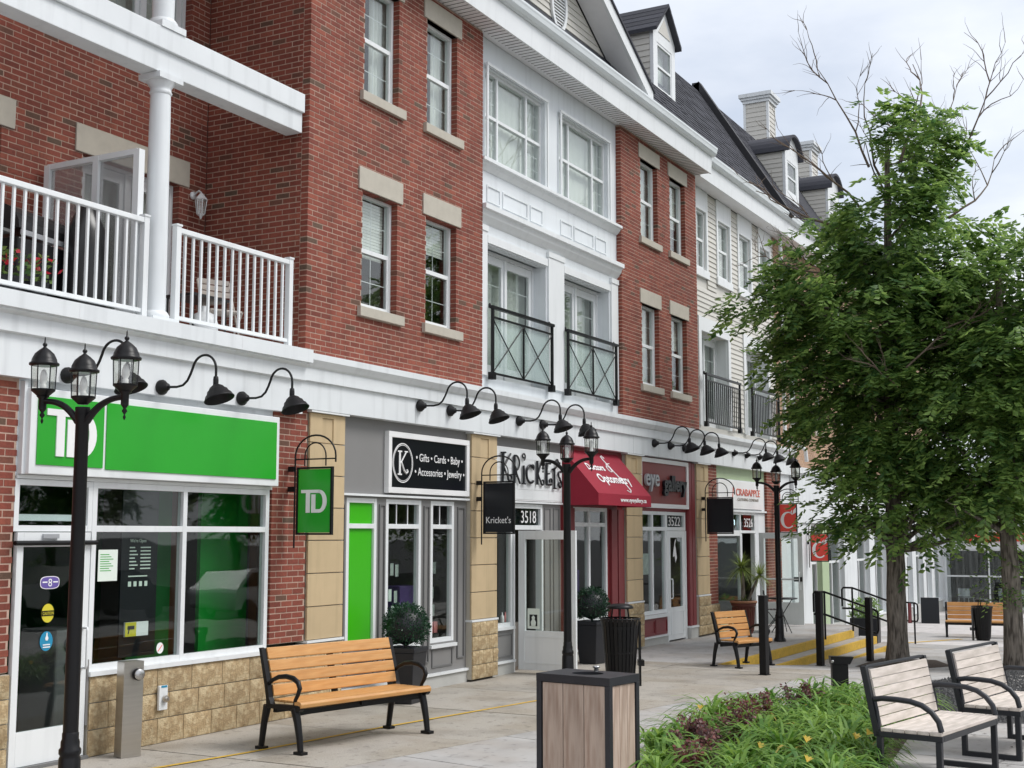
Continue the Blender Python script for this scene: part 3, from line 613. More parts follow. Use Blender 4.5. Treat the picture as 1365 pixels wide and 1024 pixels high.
def tri_window(x0, x1, z0, z1, y, parent=B1, seed=0):
    fw = .05; f = MB(); w_ = x1 - x0; xs = [x0, x0 + w_ * .245, x0 + w_ * .735, x1]; zm = z0 + (z1 - z0) * .5
    for i, xx in enumerate(xs): a = xx - (0 if i == 0 else fw / 2 if i < 3 else fw); f.box(a, a + fw, y, y + .08, z0, z1)
    for zz in (z0, zm - .025, z1 - fw):
        for i in range(3): f.box(xs[i] + (fw if i == 0 else fw / 2), xs[i + 1] - (fw if i == 2 else fw / 2), y + .002, y + .078, zz, zz + fw)
    f.box(x0 - .05, x1 + .05, y - .13, y - .101, z1 + .001, z1 + .05); f.box(x0 - .05, x1 + .05, y - .14, y - .101, z0 - .05, z0 - .001)
    f.box(x0 - .05, x0 - .001, y - .125, y - .101, z0, z1); f.box(x1 + .001, x1 + .05, y - .125, y - .101, z0, z1)
    o = f.build('window', 'white_trim', parent, bevel=.003)
    for i in range(3):
        a, b_ = xs[i] + (fw if i == 0 else fw / 2), xs[i + 1] - (fw if i == 2 else fw / 2)
        for c, d in ((z0 + fw, zm - .025), (zm + .025, z1 - fw)):
            MB().box(a, b_, y + .035, y + .041, c, d).build('pane', 'glass', o)
            if i != 1:
                g = MB(); g.box((a + b_) / 2 - .005, (a + b_) / 2 + .005, y + .043, y + .049, c, d)
                for t in (.33, .67): zz = c + (d - c) * t; g.box(a, b_, y + .0435, y + .0495, zz - .005, zz + .005)
                g.build('muntin', 'white_trim', o)
    n = 40; pts = [(x0 - .05 + (w_ + .1) * i / n, y + .13 + .007 * math.sin(i * 1.7 + seed)) for i in range(n + 1)]
    MB().add([(p[0], p[1], z0 - .05) for p in pts] + [(p[0], p[1], z1 + .05) for p in pts], [(i, i + 1, i + n + 2, i + n + 1) for i in range(n)], True).build('curtain', 'curtain', o)
for i, (a, b_, c, d) in enumerate(OP[:2]): tri_window(a, b_, c, d, YB + .06, seed=i)
for a, b_, c, d in OP[2:]:
    rv = MB(); rv.box(a - .02, a + .001, YB + .15, .45, c, d); rv.box(b_ - .001, b_ + .02, YB + .15, .45, c, d); rv.box(a - .02, b_ + .02, YB + .15, .45, d, d + .03); rv.box(a - .02, b_ + .02, YB + .02, .45, c - .05, c)
    rv.build('reveal', 'panel_white', bay)
    glazed_doors(a, b_, c, d, .32, name='french_door')
# Juliet railings with crossed braces
def juliet(x0, x1, z0, z1, y, style, parent=B1):
    t = .02
    root = MB().box(x0 - .05, x1 + .05, y - .03, y + .03, z1 + .001, z1 + .045).build('juliet_railing', 'black', parent)
    for xx in (x0, x1):
        o = MB(); o.box(xx - t, xx + t, y - t, y + t, z0 - .08, z1); o.box(xx - .05, xx + .05, y - .035, y + .05, z0 - .08, z0 + .03); o.build('post', 'black', root)
        o = MB(); o.lathe([(.022, 0), (.022, .05), (.008, .07)], (xx, y + .05, z1 + .02), 8); o.build('wall_fixing', 'black', root)
    zr = z1 - (.14 if style == 'x' else .12); MB().box(x0 + t, x1 - t, y - .014, y + .014, zr, zr + .028).build('rail', 'black', root); MB().box(x0 + t, x1 - t, y - .014, y + .014, z0, z0 + .03).build('rail', 'black', root)
    if style == 'x':
        xm = (x0 + x1) / 2; MB().box(xm - .014, xm + .014, y - .012, y + .012, z0 + .031, zr - .001).build('mid_post', 'black', root)
        for a, b_ in ((x0 + t, xm - .014), (xm + .014, x1 - t)):
            MB().tube([(a, y - .006, z0 + .04), (b_, y - .006, zr - .01)], .010, 6).build('brace', 'black', root)
            MB().tube([(a, y + .008, zr - .01), (b_, y + .008, z0 + .04)], .010, 6).build('brace', 'black', root)
        MB().box(x0 + .03, x1 - .03, y + .03, y + .036, z0 + .02, zr + .02).build('glass_panel', 'frost', root)
    else:
        n = 17
        for i in range(1, n): xx = x0 + (x1 - x0) * i / n; MB().box(xx - .009, xx + .009, y - .009, y + .009, z0 + .031, zr - .001).build('baluster', 'black', root)
    return root
juliet(16.86, 18.84, 4.44, 5.43, .01, 'x'); juliet(19.44, 21.42, 4.44, 5.43, .01, 'x')

# ---- siding section
YS = .30
SW = [(26.38, 27.02), (27.80, 28.60), (29.28, 30.14), (30.86, 31.66)]
SO = [(a - .1, b_ + .1, 7.66, 9.64) for a, b_ in SW] + [(26.42, 28.52, 4.38, 6.78), (29.44, 31.5, 4.38, 6.78)]
SOi = [(a, b_, 7.84, 9.16) for a, b_ in SW] + [(26.60, 28.36, 4.40, 6.47), (29.62, 31.34, 4.40, 6.47)]
w = MB()
for a, b_, c, d in rect_minus(25.62, 32.0, 4.19, 9.63, SOi): w.box(a, b_, YS + .02, YS + .2, c, d)
sidw = w.build('siding_wall', 'siding', B1)
z = 4.2
while z < 9.6:
    for a, b_, c, d in rect_minus(25.63, 31.99, z, min(z + .112, 9.62), [(o[0], o[1], o[2] - .2, o[3]) if o[3] > 9 else o for o in SO]):
        if d - c < .1: continue
        bb = MB(); bb.extrX([(YS + .019, c), (YS - .012, c), (YS - .012, c + .014), (YS + .006, d), (YS + .019, d)], a, b_); bb.build('siding_board', 'siding', sidw)
    z += .112
for i, (a, b_) in enumerate(SW):
    t = MB(); t.box(a - .1, a - .001, YS - .03, YS + .019, 7.66, 9.62); t.box(b_ + .001, b_ + .1, YS - .03, YS + .019, 7.66, 9.62); t.box(a - .001, b_ + .001, YS - .028, YS + .019, 9.16, 9.62); t.box(a - .12, b_ + .12, YS - .05, YS + .019, 7.66, 7.83)
    dh_window(a, b_, 7.84, 9.16, YS + .03, blind=(.9, .95, .9, .5)[i], seed=30 + i)
    t.build('window_trim', 'white_trim', sidw, bevel=.003)
for a, b_, c, d in SOi[4:]:
    t = MB(); t.box(a - .16, a - .001, YS - .03, YS + .019, c, 6.78); t.box(b_ + .001, b_ + .16, YS - .03, YS + .019, c, 6.78); t.box(a - .001, b_ + .001, YS - .028, YS + .019, d + .001, 6.78)
    t.box(a - .001, a + .02, YS + .02, YS + .4, c, d); t.box(b_ - .02, b_ + .001, YS + .02, YS + .4, c, d); t.box(a, b_, YS + .2, YS + .4, d, d + .03)
    t.build('door_trim', 'white_trim', sidw)
    glazed_doors(a + .021, b_ - .021, c, d, YS + .25, name='french_door')
juliet(26.48, 28.70, 4.44, 5.47, YS - .16, 'bars'); juliet(29.62, 31.72, 4.44, 5.47, YS - .16, 'bars')
# ------------------------------------------------------------------ white band over the shops, balcony, roof
b = MB(); b.extrX([(.16, 3.53), (-.08, 3.53), (-.08, 3.855), (-.12, 3.86), (-.12, 4.01), (-.15, 4.03), (-.20, 4.10), (-.20, 4.175), (.16, 4.187)], 12.16, 32.0)
band = b.build('fascia_band', 'white', B1)
b = MB(); b.extrX([(1.59, 3.78), (.16, 3.78), (.16, 3.46), (-.09, 3.46), (-.09, 3.84), (-.14, 3.85), (-.14, 4.0), (-.2, 4.03), (-.2, 4.045), (-.235, 4.05), (-.235, 4.2), (1.59, 4.215)], 1.0, 12.155)
b.build('balcony_slab', 'white', B1)
b = MB()
for xx in (8.6, 10.9): b.box(xx - .002, xx + .002, -.2375, -.2345, 4.05, 4.2)
b.build('joint', 'soffit', B1)
for xx in (14.6, 17.05, 19.5, 21.95, 24.4, 26.85, 29.3): MB().box(xx - .0018, xx + .0018, -.0812, -.0795, 3.535, 3.852).build('joint', 'soffit_joint', band)
# balcony columns and pergola beam
bm_ = MB(); bm_.box(1.0, 12.24, .02, .16, 7.115, 7.345); bm_.box(1.0, 12.24, .06, .3, 6.87, 7.114); bm_.box(1.0, 12.24, .161, .3, 7.115, 7.3)
beam = bm_.build('balcony_beam', 'white', B1, bevel=.006)
def column(x, y, z0, z1, r=.118):
    c = MB(); c.lathe([(r * .98, z0 + .14), (r * 1.0, z0 + .6), (r * .92, z1 - .42), (r * .88, z1 - .2)], (x, y, 0), 24)
    o = c.build('column', 'white', B1)
    k = MB(); k.box(x - .18, x + .18, y - .165, y + .165, z0, z0 + .07); k.lathe([(r * 1.3, z0 + .071), (r * 1.35, z0 + .1), (r * 1.12, z0 + .139)], (x, y, 0), 24); k.build('column_base', 'white', o)
    k = MB(); k.lathe([(r * .9, z1 - .199), (r * 1.02, z1 - .18), (r * .92, z1 - .16), (r * .92, z1 - .13), (r * 1.3, z1 - .065)], (x, y, 0), 24); k.box(x - .175, x + .175, y - .15, y + .15, z1 - .064, z1 - .002); k.build('capital', 'white', o)
column(9.97, .17, 4.215, 6.868); column(9.97, .17, 7.346, 9.85); column(6.3, .17, 4.215, 6.868)
def balcony_rail(x0, x1, y=.1):
    z0, z1 = 4.215, 5.27
    o = MB().box(x0 + .035, x1 - .035, y - .032, y + .032, z1 - .04, z1 + .015).build('balcony_railing', 'white_trim', B1, bevel=.006)
    MB().box(x0 + .035, x1 - .035, y - .02, y + .02, z0 + .09, z0 + .13).build('bottom_rail', 'white_trim', o)
    for xx in (x0, x1):
        p = MB(); p.box(xx - .034, xx + .034, y - .034, y + .034, z0, z1 + .03); p.box(xx - .042, xx + .042, y - .042, y + .042, z1 + .03, z1 + .05); p.build('post', 'white_trim', o)
    n = round((x1 - x0) / .128)
    for i in range(1, n): xx = x0 + (x1 - x0) * i / n; MB().box(xx - .0125, xx + .0125, y - .0125, y + .0125, z0 + .131, z1 - .041).build('baluster', 'white_trim', o)
balcony_rail(6.55, 9.73); balcony_rail(2.8, 6.06); balcony_rail(10.20, 12.10)
# privacy screen between the balconies
s = MB(); X = 9.72
for yy in (.2, .78, 1.5): s.box(X - .04, X + .04, yy - .04, yy + .04, 4.215, 6.02)
s.box(X - .035, X + .035, .2, 1.5, 5.97, 6.03); s.box(X - .03, X + .03, .2, 1.5, 4.3, 4.36)
o = s.build('privacy_screen', 'white_trim', B1)
for ya, yb in ((.24, .74), (.82, 1.46)): MB().box(X - .005, X + .005, ya, yb, 4.37, 5.96).build('pane', 'screenglass', o)
# third floor windows behind the beam
# ---- eaves
b = MB(); b.box(.8, 25.62, -.355, 1.6, 9.64, 9.66); b.build('soffit', 'soffit', B1)
b = MB(); x = 5.0
while x < 25.6: b.box(x, x + .004, -.35, -.005, 9.632, 9.6395); x += .11
b.build('soffit_groove', 'grey_dark', B1)
def gutter(x0, x1, y, z, parent=B1):
    MB().extrX([(y + .03, z - .02), (y - .0, z - .02), (y - .02, z + .34), (y + .03, z + .34)], x0, x1).build('fascia_board', 'white_trim', parent)
    g = MB(); p = [(y - .022, z + .335), (y - .022, z + .50), (y - .03, z + .50), (y - .03, z + .52), (y - .145, z + .52), (y - .145, z + .485), (y - .135, z + .46), (y - .12, z + .40), (y - .085, z + .35), (y - .06, z + .335)]
    g.extrX(list(reversed(p)), x0 - .03, x1 + .03); return g.build('gutter', 'gutter', parent)
gutter(.8, 25.62, -.36, 9.64)
b = MB(); b.box(25.63, 32.0, -.10, .3, 9.635, 9.655); b.build('soffit', 'soffit', B1)
gutter(25.655, 32.0, -.105, 9.635)
b = MB(); b.box(25.5, 25.62, -.355, -.08, 9.661, 10.1); b.build('eave_return', 'white_trim', B1)
TP = math.tan(R(58)); CP, SP = math.cos(R(58)), math.sin(R(58))
def roof_plane(x0, x1, y0, z0, top, parent, sx0=None, sx1=None, holes=()):
    yt = y0 + (top - z0) / TP
    o = MB().add([(x0, y0, z0), (x1, y0, z0), (x1, yt, top), (x0, yt, top), (x1, yt + 6.2, top + .25), (x0, yt + 6.2, top + .25)], [(0, 1, 2, 3), (3, 2, 4, 5)]).build('roof', 'shingle', parent)
    if sx0 is not None:
        mb = MB(); row = 0; s = 0.0; SL = (top - z0) / SP; rnd = random.Random(3)
        while s < SL - .05:
            x = sx0 - (row % 2) * .15 - rnd.random() * .1
            while x < sx1:
                w_ = rnd.uniform(.2, .34); xa, xb = max(x + .003, sx0), min(x + w_ - .003, sx1); x += w_
                if xb - xa < .04: continue
                th = rnd.choice((.008, .012, .016)); s1 = min(s + .15, SL)
                def P(xx, ss, h): return (xx, y0 + ss * CP - h * SP, z0 + ss * SP + h * CP)
                mid = P((xa + xb) / 2, s, 0)
                if any(h[0] < mid[0] < h[1] and h[2] < mid[2] < h[3] for h in holes): continue
                mb.add([P(xa, s, .004), P(xb, s, .004), P(xb, s, .006 + th), P(xa, s, .006 + th), P(xb, s1, .006), P(xa, s1, .006)], [(0, 1, 2, 3), (3, 2, 4, 5), (0, 3, 5), (1, 4, 2)])
            s += .14; row += 1
        mb.build('shingles', 'shingle', o, kind='stuff')
    return o
rf = roof_plane(.8, 25.64, -.40, 10.03, 13.72, B1, 21.0, 25.62)
rf2 = roof_plane(25.645, 31.72, -.15, 10.05, 13.72, B1, 25.65, 31.72)
# dark parapet strip on the party wall
def rake_strip(xa, xb, y0, z0, top, parent):
    def P(s, h): return (y0 + s * CP - h * SP, z0 + s * SP + h * CP)
    SL = (top - z0) / SP; b = MB(); b.extrX([P(-.05, -.1), P(-.05, .16), P(SL + .2, .16), P(SL + .2, -.1)], xa, xb); return b.build('party_wall_coping', 'flash', parent)
rake_strip(31.73, 31.97, -.15, 10.05, 13.72, B1)
MB().box(31.73, 31.97, 2.1, 2.3, 13.5, 13.95).build('coping_end', 'flash', B1)
# ---- front gable over the white bay
AX, GR = 19.07, 3.0; gz0 = 10.12; sl_ = .553; az = gz0 + GR * sl_
g = MB(); g.extrY([(AX - GR, gz0), (AX + GR, gz0), (AX, az)], .02, .1); gw = g.build('gable_wall', 'siding', B1)
z = gz0
while z < az - .05:
    hw = (az - z - .10) / sl_; 
    if hw > .05:
        bb = MB(); hw2 = max((az - z - .112 - .08) / sl_, .01)
        bb.add([(AX - hw, -.014, z), (AX + hw, -.014, z), (AX + hw2, .004, z + .112), (AX - hw2, .004, z + .112), (AX - hw, .019, z), (AX + hw, .019, z)], [(0, 1, 2, 3), (4, 5, 1, 0)]); bb.build('siding_board', 'siding', gw)
    z += .112
v = MB(); ring = [(.30 * math.cos(a), .48 * math.sin(a)) for a in [2 * math.pi * i / 28 for i in range(28)]]; inn = [(.235 * math.cos(a), .40 * math.sin(a)) for a in [2 * math.pi * i / 28 for i in range(28)]]
vs = [(AX + p, -.05, 10.98 + q) for p, q in ring] + [(AX + p, -.05, 10.98 + q) for p, q in inn] + [(AX + p, -.012, 10.98 + q) for p, q in ring] + [(AX + p, -.02, 10.98 + q) for p, q in inn]
v.add(vs, [(i, (i + 1) % 28, 28 + (i + 1) % 28, 28 + i) for i in range(28)] + [(i, 56 + i, 56 + (i + 1) % 28, (i + 1) % 28) for i in range(28)] + [(28 + i, 28 + (i + 1) % 28, 84 + (i + 1) % 28, 84 + i) for i in range(28)])
ov = v.build('gable_vent', 'white_trim', gw)
for k in range(14):
    zz = -.37 + k * .055; hw = .235 * math.sqrt(max(0, 1 - (zz / .4) ** 2))
    if hw > .03: MB().add([(AX - hw, -.04, 10.98 + zz), (AX + hw, -.04, 10.98 + zz), (AX + hw, -.018, 10.98 + zz + .045), (AX - hw, -.018, 10.98 + zz + .045)], [(0, 1, 2, 3)]).build('louvre', 'white', ov)
for sgn in (-1, 1):
    b = MB(); d = Vector((sgn * 1.0, 0, -sl_)).normalized(); 
    e = GR + .12; p0 = (AX, az + .02); p1 = (AX + sgn * e, az + .02 - e * sl_)
    poly = [p0, (p0[0], p0[1] + .26), (p1[0], p1[1] + .26), p1]
    if sgn > 0: poly = list(reversed(poly))
    b.extrY(poly, -.46, -.40); b.build('rake_board', 'white_trim', B1)
    b = MB(); b.extrY([(q[0], q[1]) for q in ([p0, (p0[0], p0[1] + .03), (p1[0], p1[1] + .03), p1] if sgn < 0 else [p1, (p1[0], p1[1] + .03), (p0[0], p0[1] + .03), p0])], -.399, .0); b.build('rake_soffit', 'soffit', B1)
    t0 = (AX, az + .285); t1 = (AX + sgn * (e + .05), az + .285 - (e + .05) * sl_)
    poly = [t0, (t0[0], t0[1] + .045), (t1[0], t1[1] + .045), t1]
    if sgn > 0: poly = list(reversed(poly))
    b = MB(); b.extrY(poly, -.49, 3.2); b.build('gable_roof', 'shingle', B1)
# ---- dormers
def dormer(x0, x1, yf, zb, ze, apex, parent, style):
    xm = (x0 + x1) / 2
    def yroof(z, e=(-.40, 10.03)): return e[0] + (z - e[1]) / TP
    yb = yroof(ze) + .35
    f = MB(); wx0, wx1, wz0, wz1 = x0 + .2, x1 - .2, zb + .22, ze - .22
    for a, b_, c, d in rect_minus(x0, x1, zb, ze, [(wx0, wx1, wz0, wz1)]): f.box(a, b_, yf, yf + .08, c, d)
    if style == 'gable': f.extrY([(x0, ze), (x1, ze), (xm, apex)], yf, yf + .08)
    else:
        n = 14; arc = [(xm + (x1 - x0) / 2 * math.cos(math.pi * i / n), ze + (apex - ze) * math.sin(math.pi * i / n)) for i in range(n + 1)]; f.extrY(arc, yf, yf + .08)
    o = f.build('dormer', 'white_trim', parent, bevel=.004)
    s = MB()
    for xa, xb in ((x0 + .012, x0 + .06), (x1 - .06, x1 - .012)): s.box(xa, xb, yf + .081, yb + .9, zb - .1, ze + (.0 if style == 'gable' else .02))
    so = s.build('dormer_cheek', 'siding', o)
    z = zb - .05
    while z < ze - .02:
        bb = MB(); zt = min(z + .13, ze); bb.add([(x0 - .014, yf + .082, z), (x0 - .014, yb + .8, z), (x0 + .004, yb + .8, zt), (x0 + .004, yf + .082, zt), (x0 + .011, yf + .082, z), (x0 + .011, yb + .8, z)], [(0, 3, 2, 1), (4, 0, 1, 5)]); bb.build('siding_board', 'siding', so); z += .13
    if style == 'gable':
        for sgn in (-1, 1):
            xe = xm + sgn * ((x1 - x0) / 2 + .1); sl2 = (apex - ze) / ((x1 - x0) / 2); zE = apex - sl2 * ((x1 - x0) / 2 + .1)
            poly = [(xm, apex + .02), (xm, apex + .09), (xe, zE + .09), (xe, zE + .02)]
            if sgn > 0: poly = list(reversed(poly))
            b = MB(); b.extrY(poly, yf - .12, yf + 2.6); ro = b.build('dormer_roof', 'shingle', o)
            for k in range(5):
                t0, t1 = k / 5, (k + 1) / 5
                pa = (xe + (xm - xe) * t0, zE + .092 + (apex - zE) * t0); pb = (xe + (xm - xe) * t1, zE + .094 + (apex - zE) * t1)
                MB().add([(pa[0], yf - .12, pa[1] + .014), (pa[0], yf + 2.6, pa[1] + .014), (pb[0], yf + 2.6, pb[1]), (pb[0], yf - .12, pb[1]), (pa[0], yf - .12, pa[1]), (pa[0], yf + 2.6, pa[1])], [(0, 1, 2, 3), (4, 5, 1, 0)]).build('shingle_course', 'shingle', ro)
        t = MB(); pframe2 = [(x0 + .28, ze + .02), (x1 - .28, ze + .02), (xm, apex - .24)]
        t.extrY(pframe2, yf - .012, yf - .001); to = t.build('gable_louvre', 'siding', o)
    else:
        n = 14; arc = [(xm + ((x1 - x0) / 2 + .1) * math.cos(math.pi * i / n), ze - .02 + (apex + .08 - ze) * math.sin(math.pi * i / n)) for i in range(n + 1)]
        arc2 = [(xm + ((x1 - x0) / 2 + .02) * math.cos(math.pi * i / n), ze - .02 + (apex - ze + .01) * math.sin(math.pi * i / n)) for i in range(n, -1, -1)]
        b = MB(); b.extrY(arc + arc2, yf - .14, yf + 2.4); b.build('dormer_roof', 'shingle', o)
    # window
    fw = .05; q = MB(); q.box(wx0, wx0 + fw, yf + .01, yf + .07, wz0, wz1); q.box(wx1 - fw, wx1, yf + .01, yf + .07, wz0, wz1); zm = (wz0 + wz1) / 2
    for zz in (wz0, zm - .025, wz1 - fw): q.box(wx0 + fw, wx1 - fw, yf + .011, yf + .069, zz, zz + fw)
    wo = q.build('window', 'white_trim', o)
    for c, d in ((wz0 + fw, zm - .025), (zm + .025, wz1 - fw)): MB().box(wx0 + fw, wx1 - fw, yf + .035, yf + .042, c, d).build('pane', 'glass', wo)
    MB().box(wx0, wx1, yf + .2, yf + .22, wz0 - .1, wz1 + .1).build('curtain', 'curtain', wo)
dormer(24.2, 25.42, .34, 11.02, 12.45, 13.08, B1, 'gable')
def chimney(x0, x1, y0, y1, z0, z1, parent):
    c = MB(); c.box(x0, x1, y0, y1, z0, z1 - .3); o = c.build('chimney', 'siding', parent)
    z = z0
    while z < z1 - .4:
        bb = MB(); zt = z + .15
        bb.add([(x0 - .018, y1, z), (x0 - .018, y0 - .018, z), (x1 + .018, y0 - .018, z), (x0 - .003, y1, zt), (x0 - .003, y0 - .003, zt), (x1 + .003, y0 - .003, zt), (x0 + .001, y1, z), (x0 + .001, y0 + .001, z), (x1, y0 + .001, z)], [(0, 1, 4, 3), (1, 2, 5, 4), (6, 7, 1, 0), (7, 8, 2, 1)])
        bb.build('siding_board', 'siding', o); z += .15
    k = MB(); 
    for d, za, zb in ((.06, -.30, -.2), (.11, -.199, -.12), (.16, -.119, 0)): k.box(x0 - d, x1 + d, y0 - d, y1 + d, z1 + za, z1 + zb)
    k.build('chimney_cap', 'white', o)
    t = MB()
    for xx, yy in ((x0, y0), (x1, y0), (x0, y1)): t.box(xx - .03, xx + .05 if xx == x0 else xx + .03, yy - .03, yy + .05, z0, z1 - .301)
    t.build('corner_board', 'white_trim', o)

# ------------------------------------------------------------------ second building: tan brick over white shopfronts
B2 = thing('tan_building', 'tan brick building with white shopfronts stepping down beyond the siding front', 'building', (41, 3, -.75))
Z2 = -.75
WT = [(33.2, 34.0, 4.9, 6.3), (35.6, 36.4, 4.9, 6.3), (38.2, 39.0, 4.9, 6.3), (33.2, 34.0, 7.4, 8.9), (35.6, 36.4, 7.4, 8.9), (38.2, 39.0, 7.4, 8.9)]
w = brickwall((32.02, .3), UX, NF, 20, 3.2, 9.63, xf(WT, 32.02), parent=B2, bm='tan_brick')
for i, (a, b_, c, d) in enumerate(WT):
    o = dh_window(a, b_, c, d, .38, parent=B2, blind=.6, seed=50 + i, grid=False)
    MB().box(a - .1, b_ + .1, .26, .4, c - .13, c - .002).build('sill', 'limestone', o)
MB().box(32.02, 52.0, -.1, .29, 2.35, 3.6).build('fascia_band', 'white', B2)
MB().box(32.02, 52.0, -.16, .29, 3.601, 3.75).build('cornice', 'white_trim', B2)
gutter(32.02, 52.0, -.105, 9.635, B2)
MB().box(32.02, 52.0, -.10, .3, 9.635, 9.655).build('soffit', 'soffit', B2)
roof_plane(32.0, 52.0, -.15, 10.05, 13.72, B2, 32.0, 36.5)
dormer(34.16, 35.42, .54, 11.2, 12.52, 13.02, B2, 'arch'); dormer(38.6, 39.9, .54, 11.2, 12.52, 13.02, B2, 'arch')
chimney(39.1, 39.8, 2.5, 3.25, 13.3, 16.0, B2); chimney(44.0, 44.8, 2.5, 3.3, 13.3, 15.7, B2)
MB().box(32.05, 51.9, 4.0, 4.1, Z2, 9.6).build('shell_wall', 'interior_dark', B2)
MB().box(32.05, 51.9, .45, 4.0, Z2 - .1, Z2 + .02).build('shop_floor', 'floor_int', B2)
MB().box(32.05, 51.9, .45, 4.0, 2.5, 2.6).build('floor_slab', 'interior', B2)
bs = MB(); bs.box(32.02, 52.0, -.02, .45, Z2 - .3, Z2 + .38); bs.build('base_wall', 'curb', B2)
bays = [(33.62, 34.62, 'w'), (35.3, 36.95, 'd'), (38.4, 39.95, 'w'), (40.6, 42.2, 'w'), (42.9, 44.6, 'w'), (45.2, 46.1, 'w'), (46.7, 47.9, 'd'), (48.4, 49.4, 'w'), (49.9, 51.6, 'w')]
xs = 32.02
for i, (a, b_, t) in enumerate(bays):
    m = 'sage' if i == 1 else 'white'
    MB().box(xs, a, -.06, .3, Z2 + .1, 2.345).build('shop_pier', m, B2)
    xs = b_
    z0 = Z2 + .4 if t == 'w' else Z2 + .02; f = MB(); y = .08
    f.box(a, a + .06, y, y + .1, z0, 2.34); f.box(b_ - .06, b_, y, y + .1, z0, 2.34)
    for zz in (z0, 1.28, 2.28): f.box(a + .06, b_ - .06, y + .001, y + .099, zz, zz + .06)
    xm = (a + b_) / 2; f.box(xm - .03, xm + .03, y + .002, y + .098, z0 + .06, 1.28)
    o = f.build('shop_window' if t == 'w' else 'shop_door', 'white_trim', B2)
    for p, q, c, d in ((a + .06, xm - .03, z0 + .06, 1.28), (xm + .03, b_ - .06, z0 + .06, 1.28), (a + .06, b_ - .06, 1.34, 2.28)): MB().box(p, q, y + .045, y + .052, c, d).build('pane', 'shopglass', o)
    if t == 'w': MB().box(a - .02, b_ + .02, -.05, .079, z0 - .05, z0 - .002).build('sill', 'white_trim', o)
MB().box(xs, 52.0, -.06, .3, Z2 + .1, 2.345).build('shop_pier', 'white', B2)
# downpipe at the joint
dp = MB(); dp.tube([(32.1, .12, 9.6), (32.1, .12, 4.55), (32.1, -.0, 4.35), (32.25, -.22, 4.25), (32.6, -.25, 4.2), (32.7, -.25, 3.9)], .05, 10); dp.build('downpipe', 'white_trim', B2)
# ------------------------------------------------------------------ third building closing the square
B3 = thing('glazed_building', 'white low building with big dark windows closing the far end', 'building', (54, -5, -.8))
Z3 = -.8
b = MB(); b.box(52.0, 52.3, -5.6, .45, 1.5, 4.2); b.build('fascia_wall', 'white', B3)
MB().box(51.9, 52.3, -5.6, .44, Z3 - .3, Z3 + .1).build('base_wall', 'curb', B3)
MB().box(56, 56.2, -5.6, .45, Z3, 4.2).build('shell_wall', 'interior_dark', B3); MB().box(52.1, 56, -5.6, .45, 4.0, 4.2).build('roof', 'interior', B3); MB().box(52.3, 56, -5.6, .45, Z3 - .1, Z3).build('shop_floor', 'floor_int', B3)
y = .0; k = 0
while y > -4.9:
    y1 = y - 1.62; f = MB(); wd = .11 if k % 2 == 0 else .05
    f.box(52.05, 52.15, y - wd, y, Z3 + .1, 1.5)
    for zz in (Z3 + .1, .46, 1.44): f.box(52.055, 52.145, y1, y - wd, zz, zz + .06)
    f.box(52.06, 52.14, (y + y1) / 2 - .02 - .4, (y + y1) / 2 + .02 - .4, .52, 1.44) if False else None
    o = f.build('window', 'white_trim', B3)
    MB().box(52.09, 52.097, y1, y - wd, Z3 + .16, .46).build('pane', 'shopglass', o); MB().box(52.09, 52.097, y1, y - wd, .52, 1.44).build('pane', 'shopglass', o)
    y = y1; k += 1
text('NAILS', 'sign_lettering', 'crimson', B3, .55, (51.98, -1.9, 2.1), width=2.4, depth=.04, face='side') if False else None
sg = MB()
for k in range(7): sg.box(51.93, 51.995, -1.1 - k * .34, -.86 - k * .34, 1.75 + .05 * (k % 2), 2.12)
tag(sg.build('shop_sign', 'crimson'), 'row of small red letters on the far white fascia', 'sign')
# ------------------------------------------------------------------ ground floor shop fronts
rs = random.Random(11)
def stone_block(x0, x1, z0, z1, y, parent, side=None, right=None):
    nx, nz = 9, 5; vs = []; b = MB()
    for j in range(nz + 1):
        for i in range(nx + 1):
            e = (i in (0, nx)) or (j in (0, nz)); d = -.004 if e else -.012 - .008 * math.sin(i * 1.3 + x0 * 9) * math.cos(j * 1.7 + z0 * 13) - rs.uniform(0, .008)
            vs.append((x0 + (x1 - x0) * i / nx, y + d, z0 + (z1 - z0) * j / nz))
    n = nx + 1; b.add(vs, [(j * n + i, j * n + i + 1, (j + 1) * n + i + 1, (j + 1) * n + i) for j in range(nz) for i in range(nx)], True)
    b.add([(x0, y - .004, z0), (x1, y - .004, z0), (x1, y - .004, z1), (x0, y - .004, z1), (x0, y + .1, z0), (x1, y + .1, z0), (x1, y + .1, z1), (x0, y + .1, z1)], [(0, 3, 7, 4), (1, 5, 6, 2), (2, 6, 7, 3)])
    return b.build('stone_block', 'stone', parent)
def stone_wall(x0, x1, z0, z1, y, rows, bl=.42, parent=B1):
    o = MB().box(x0, x1, y + .012, y + .16, z0, z1).build('stone_base', 'limestone', parent)
    h = (z1 - z0) / rows
    for r in range(rows):
        x = x0 - (bl * .5 if r % 2 else 0)
        while x < x1 - .02:
            w_ = bl * rs.uniform(.85, 1.15); a, b_ = max(x, x0) + .004, min(x + w_, x1) - .004
            if x1 - b_ < .08: b_ = x1 - .004; w_ = x1 - x
            if b_ - a > .05: stone_block(a, b_, z0 + r * h + .005, z0 + (r + 1) * h - .005, y, o)
            x += w_
    return o
stone_wall(6.6, 8.16, 0, .845, -.02, 4); stone_wall(1.0, 6.597, 0, .845, -.02, 4, .5)
stone_wall(9.09, 13.10, 0, .74, -.02, 3, .44)
MB().box(9.07, 11.72, -.05, .05, .742, .785).build('window_sill', 'white_trim', B1)
MB().box(11.73, 13.11, -.03, .05, .742, .80).build('stone_ledge', 'limestone', B1)
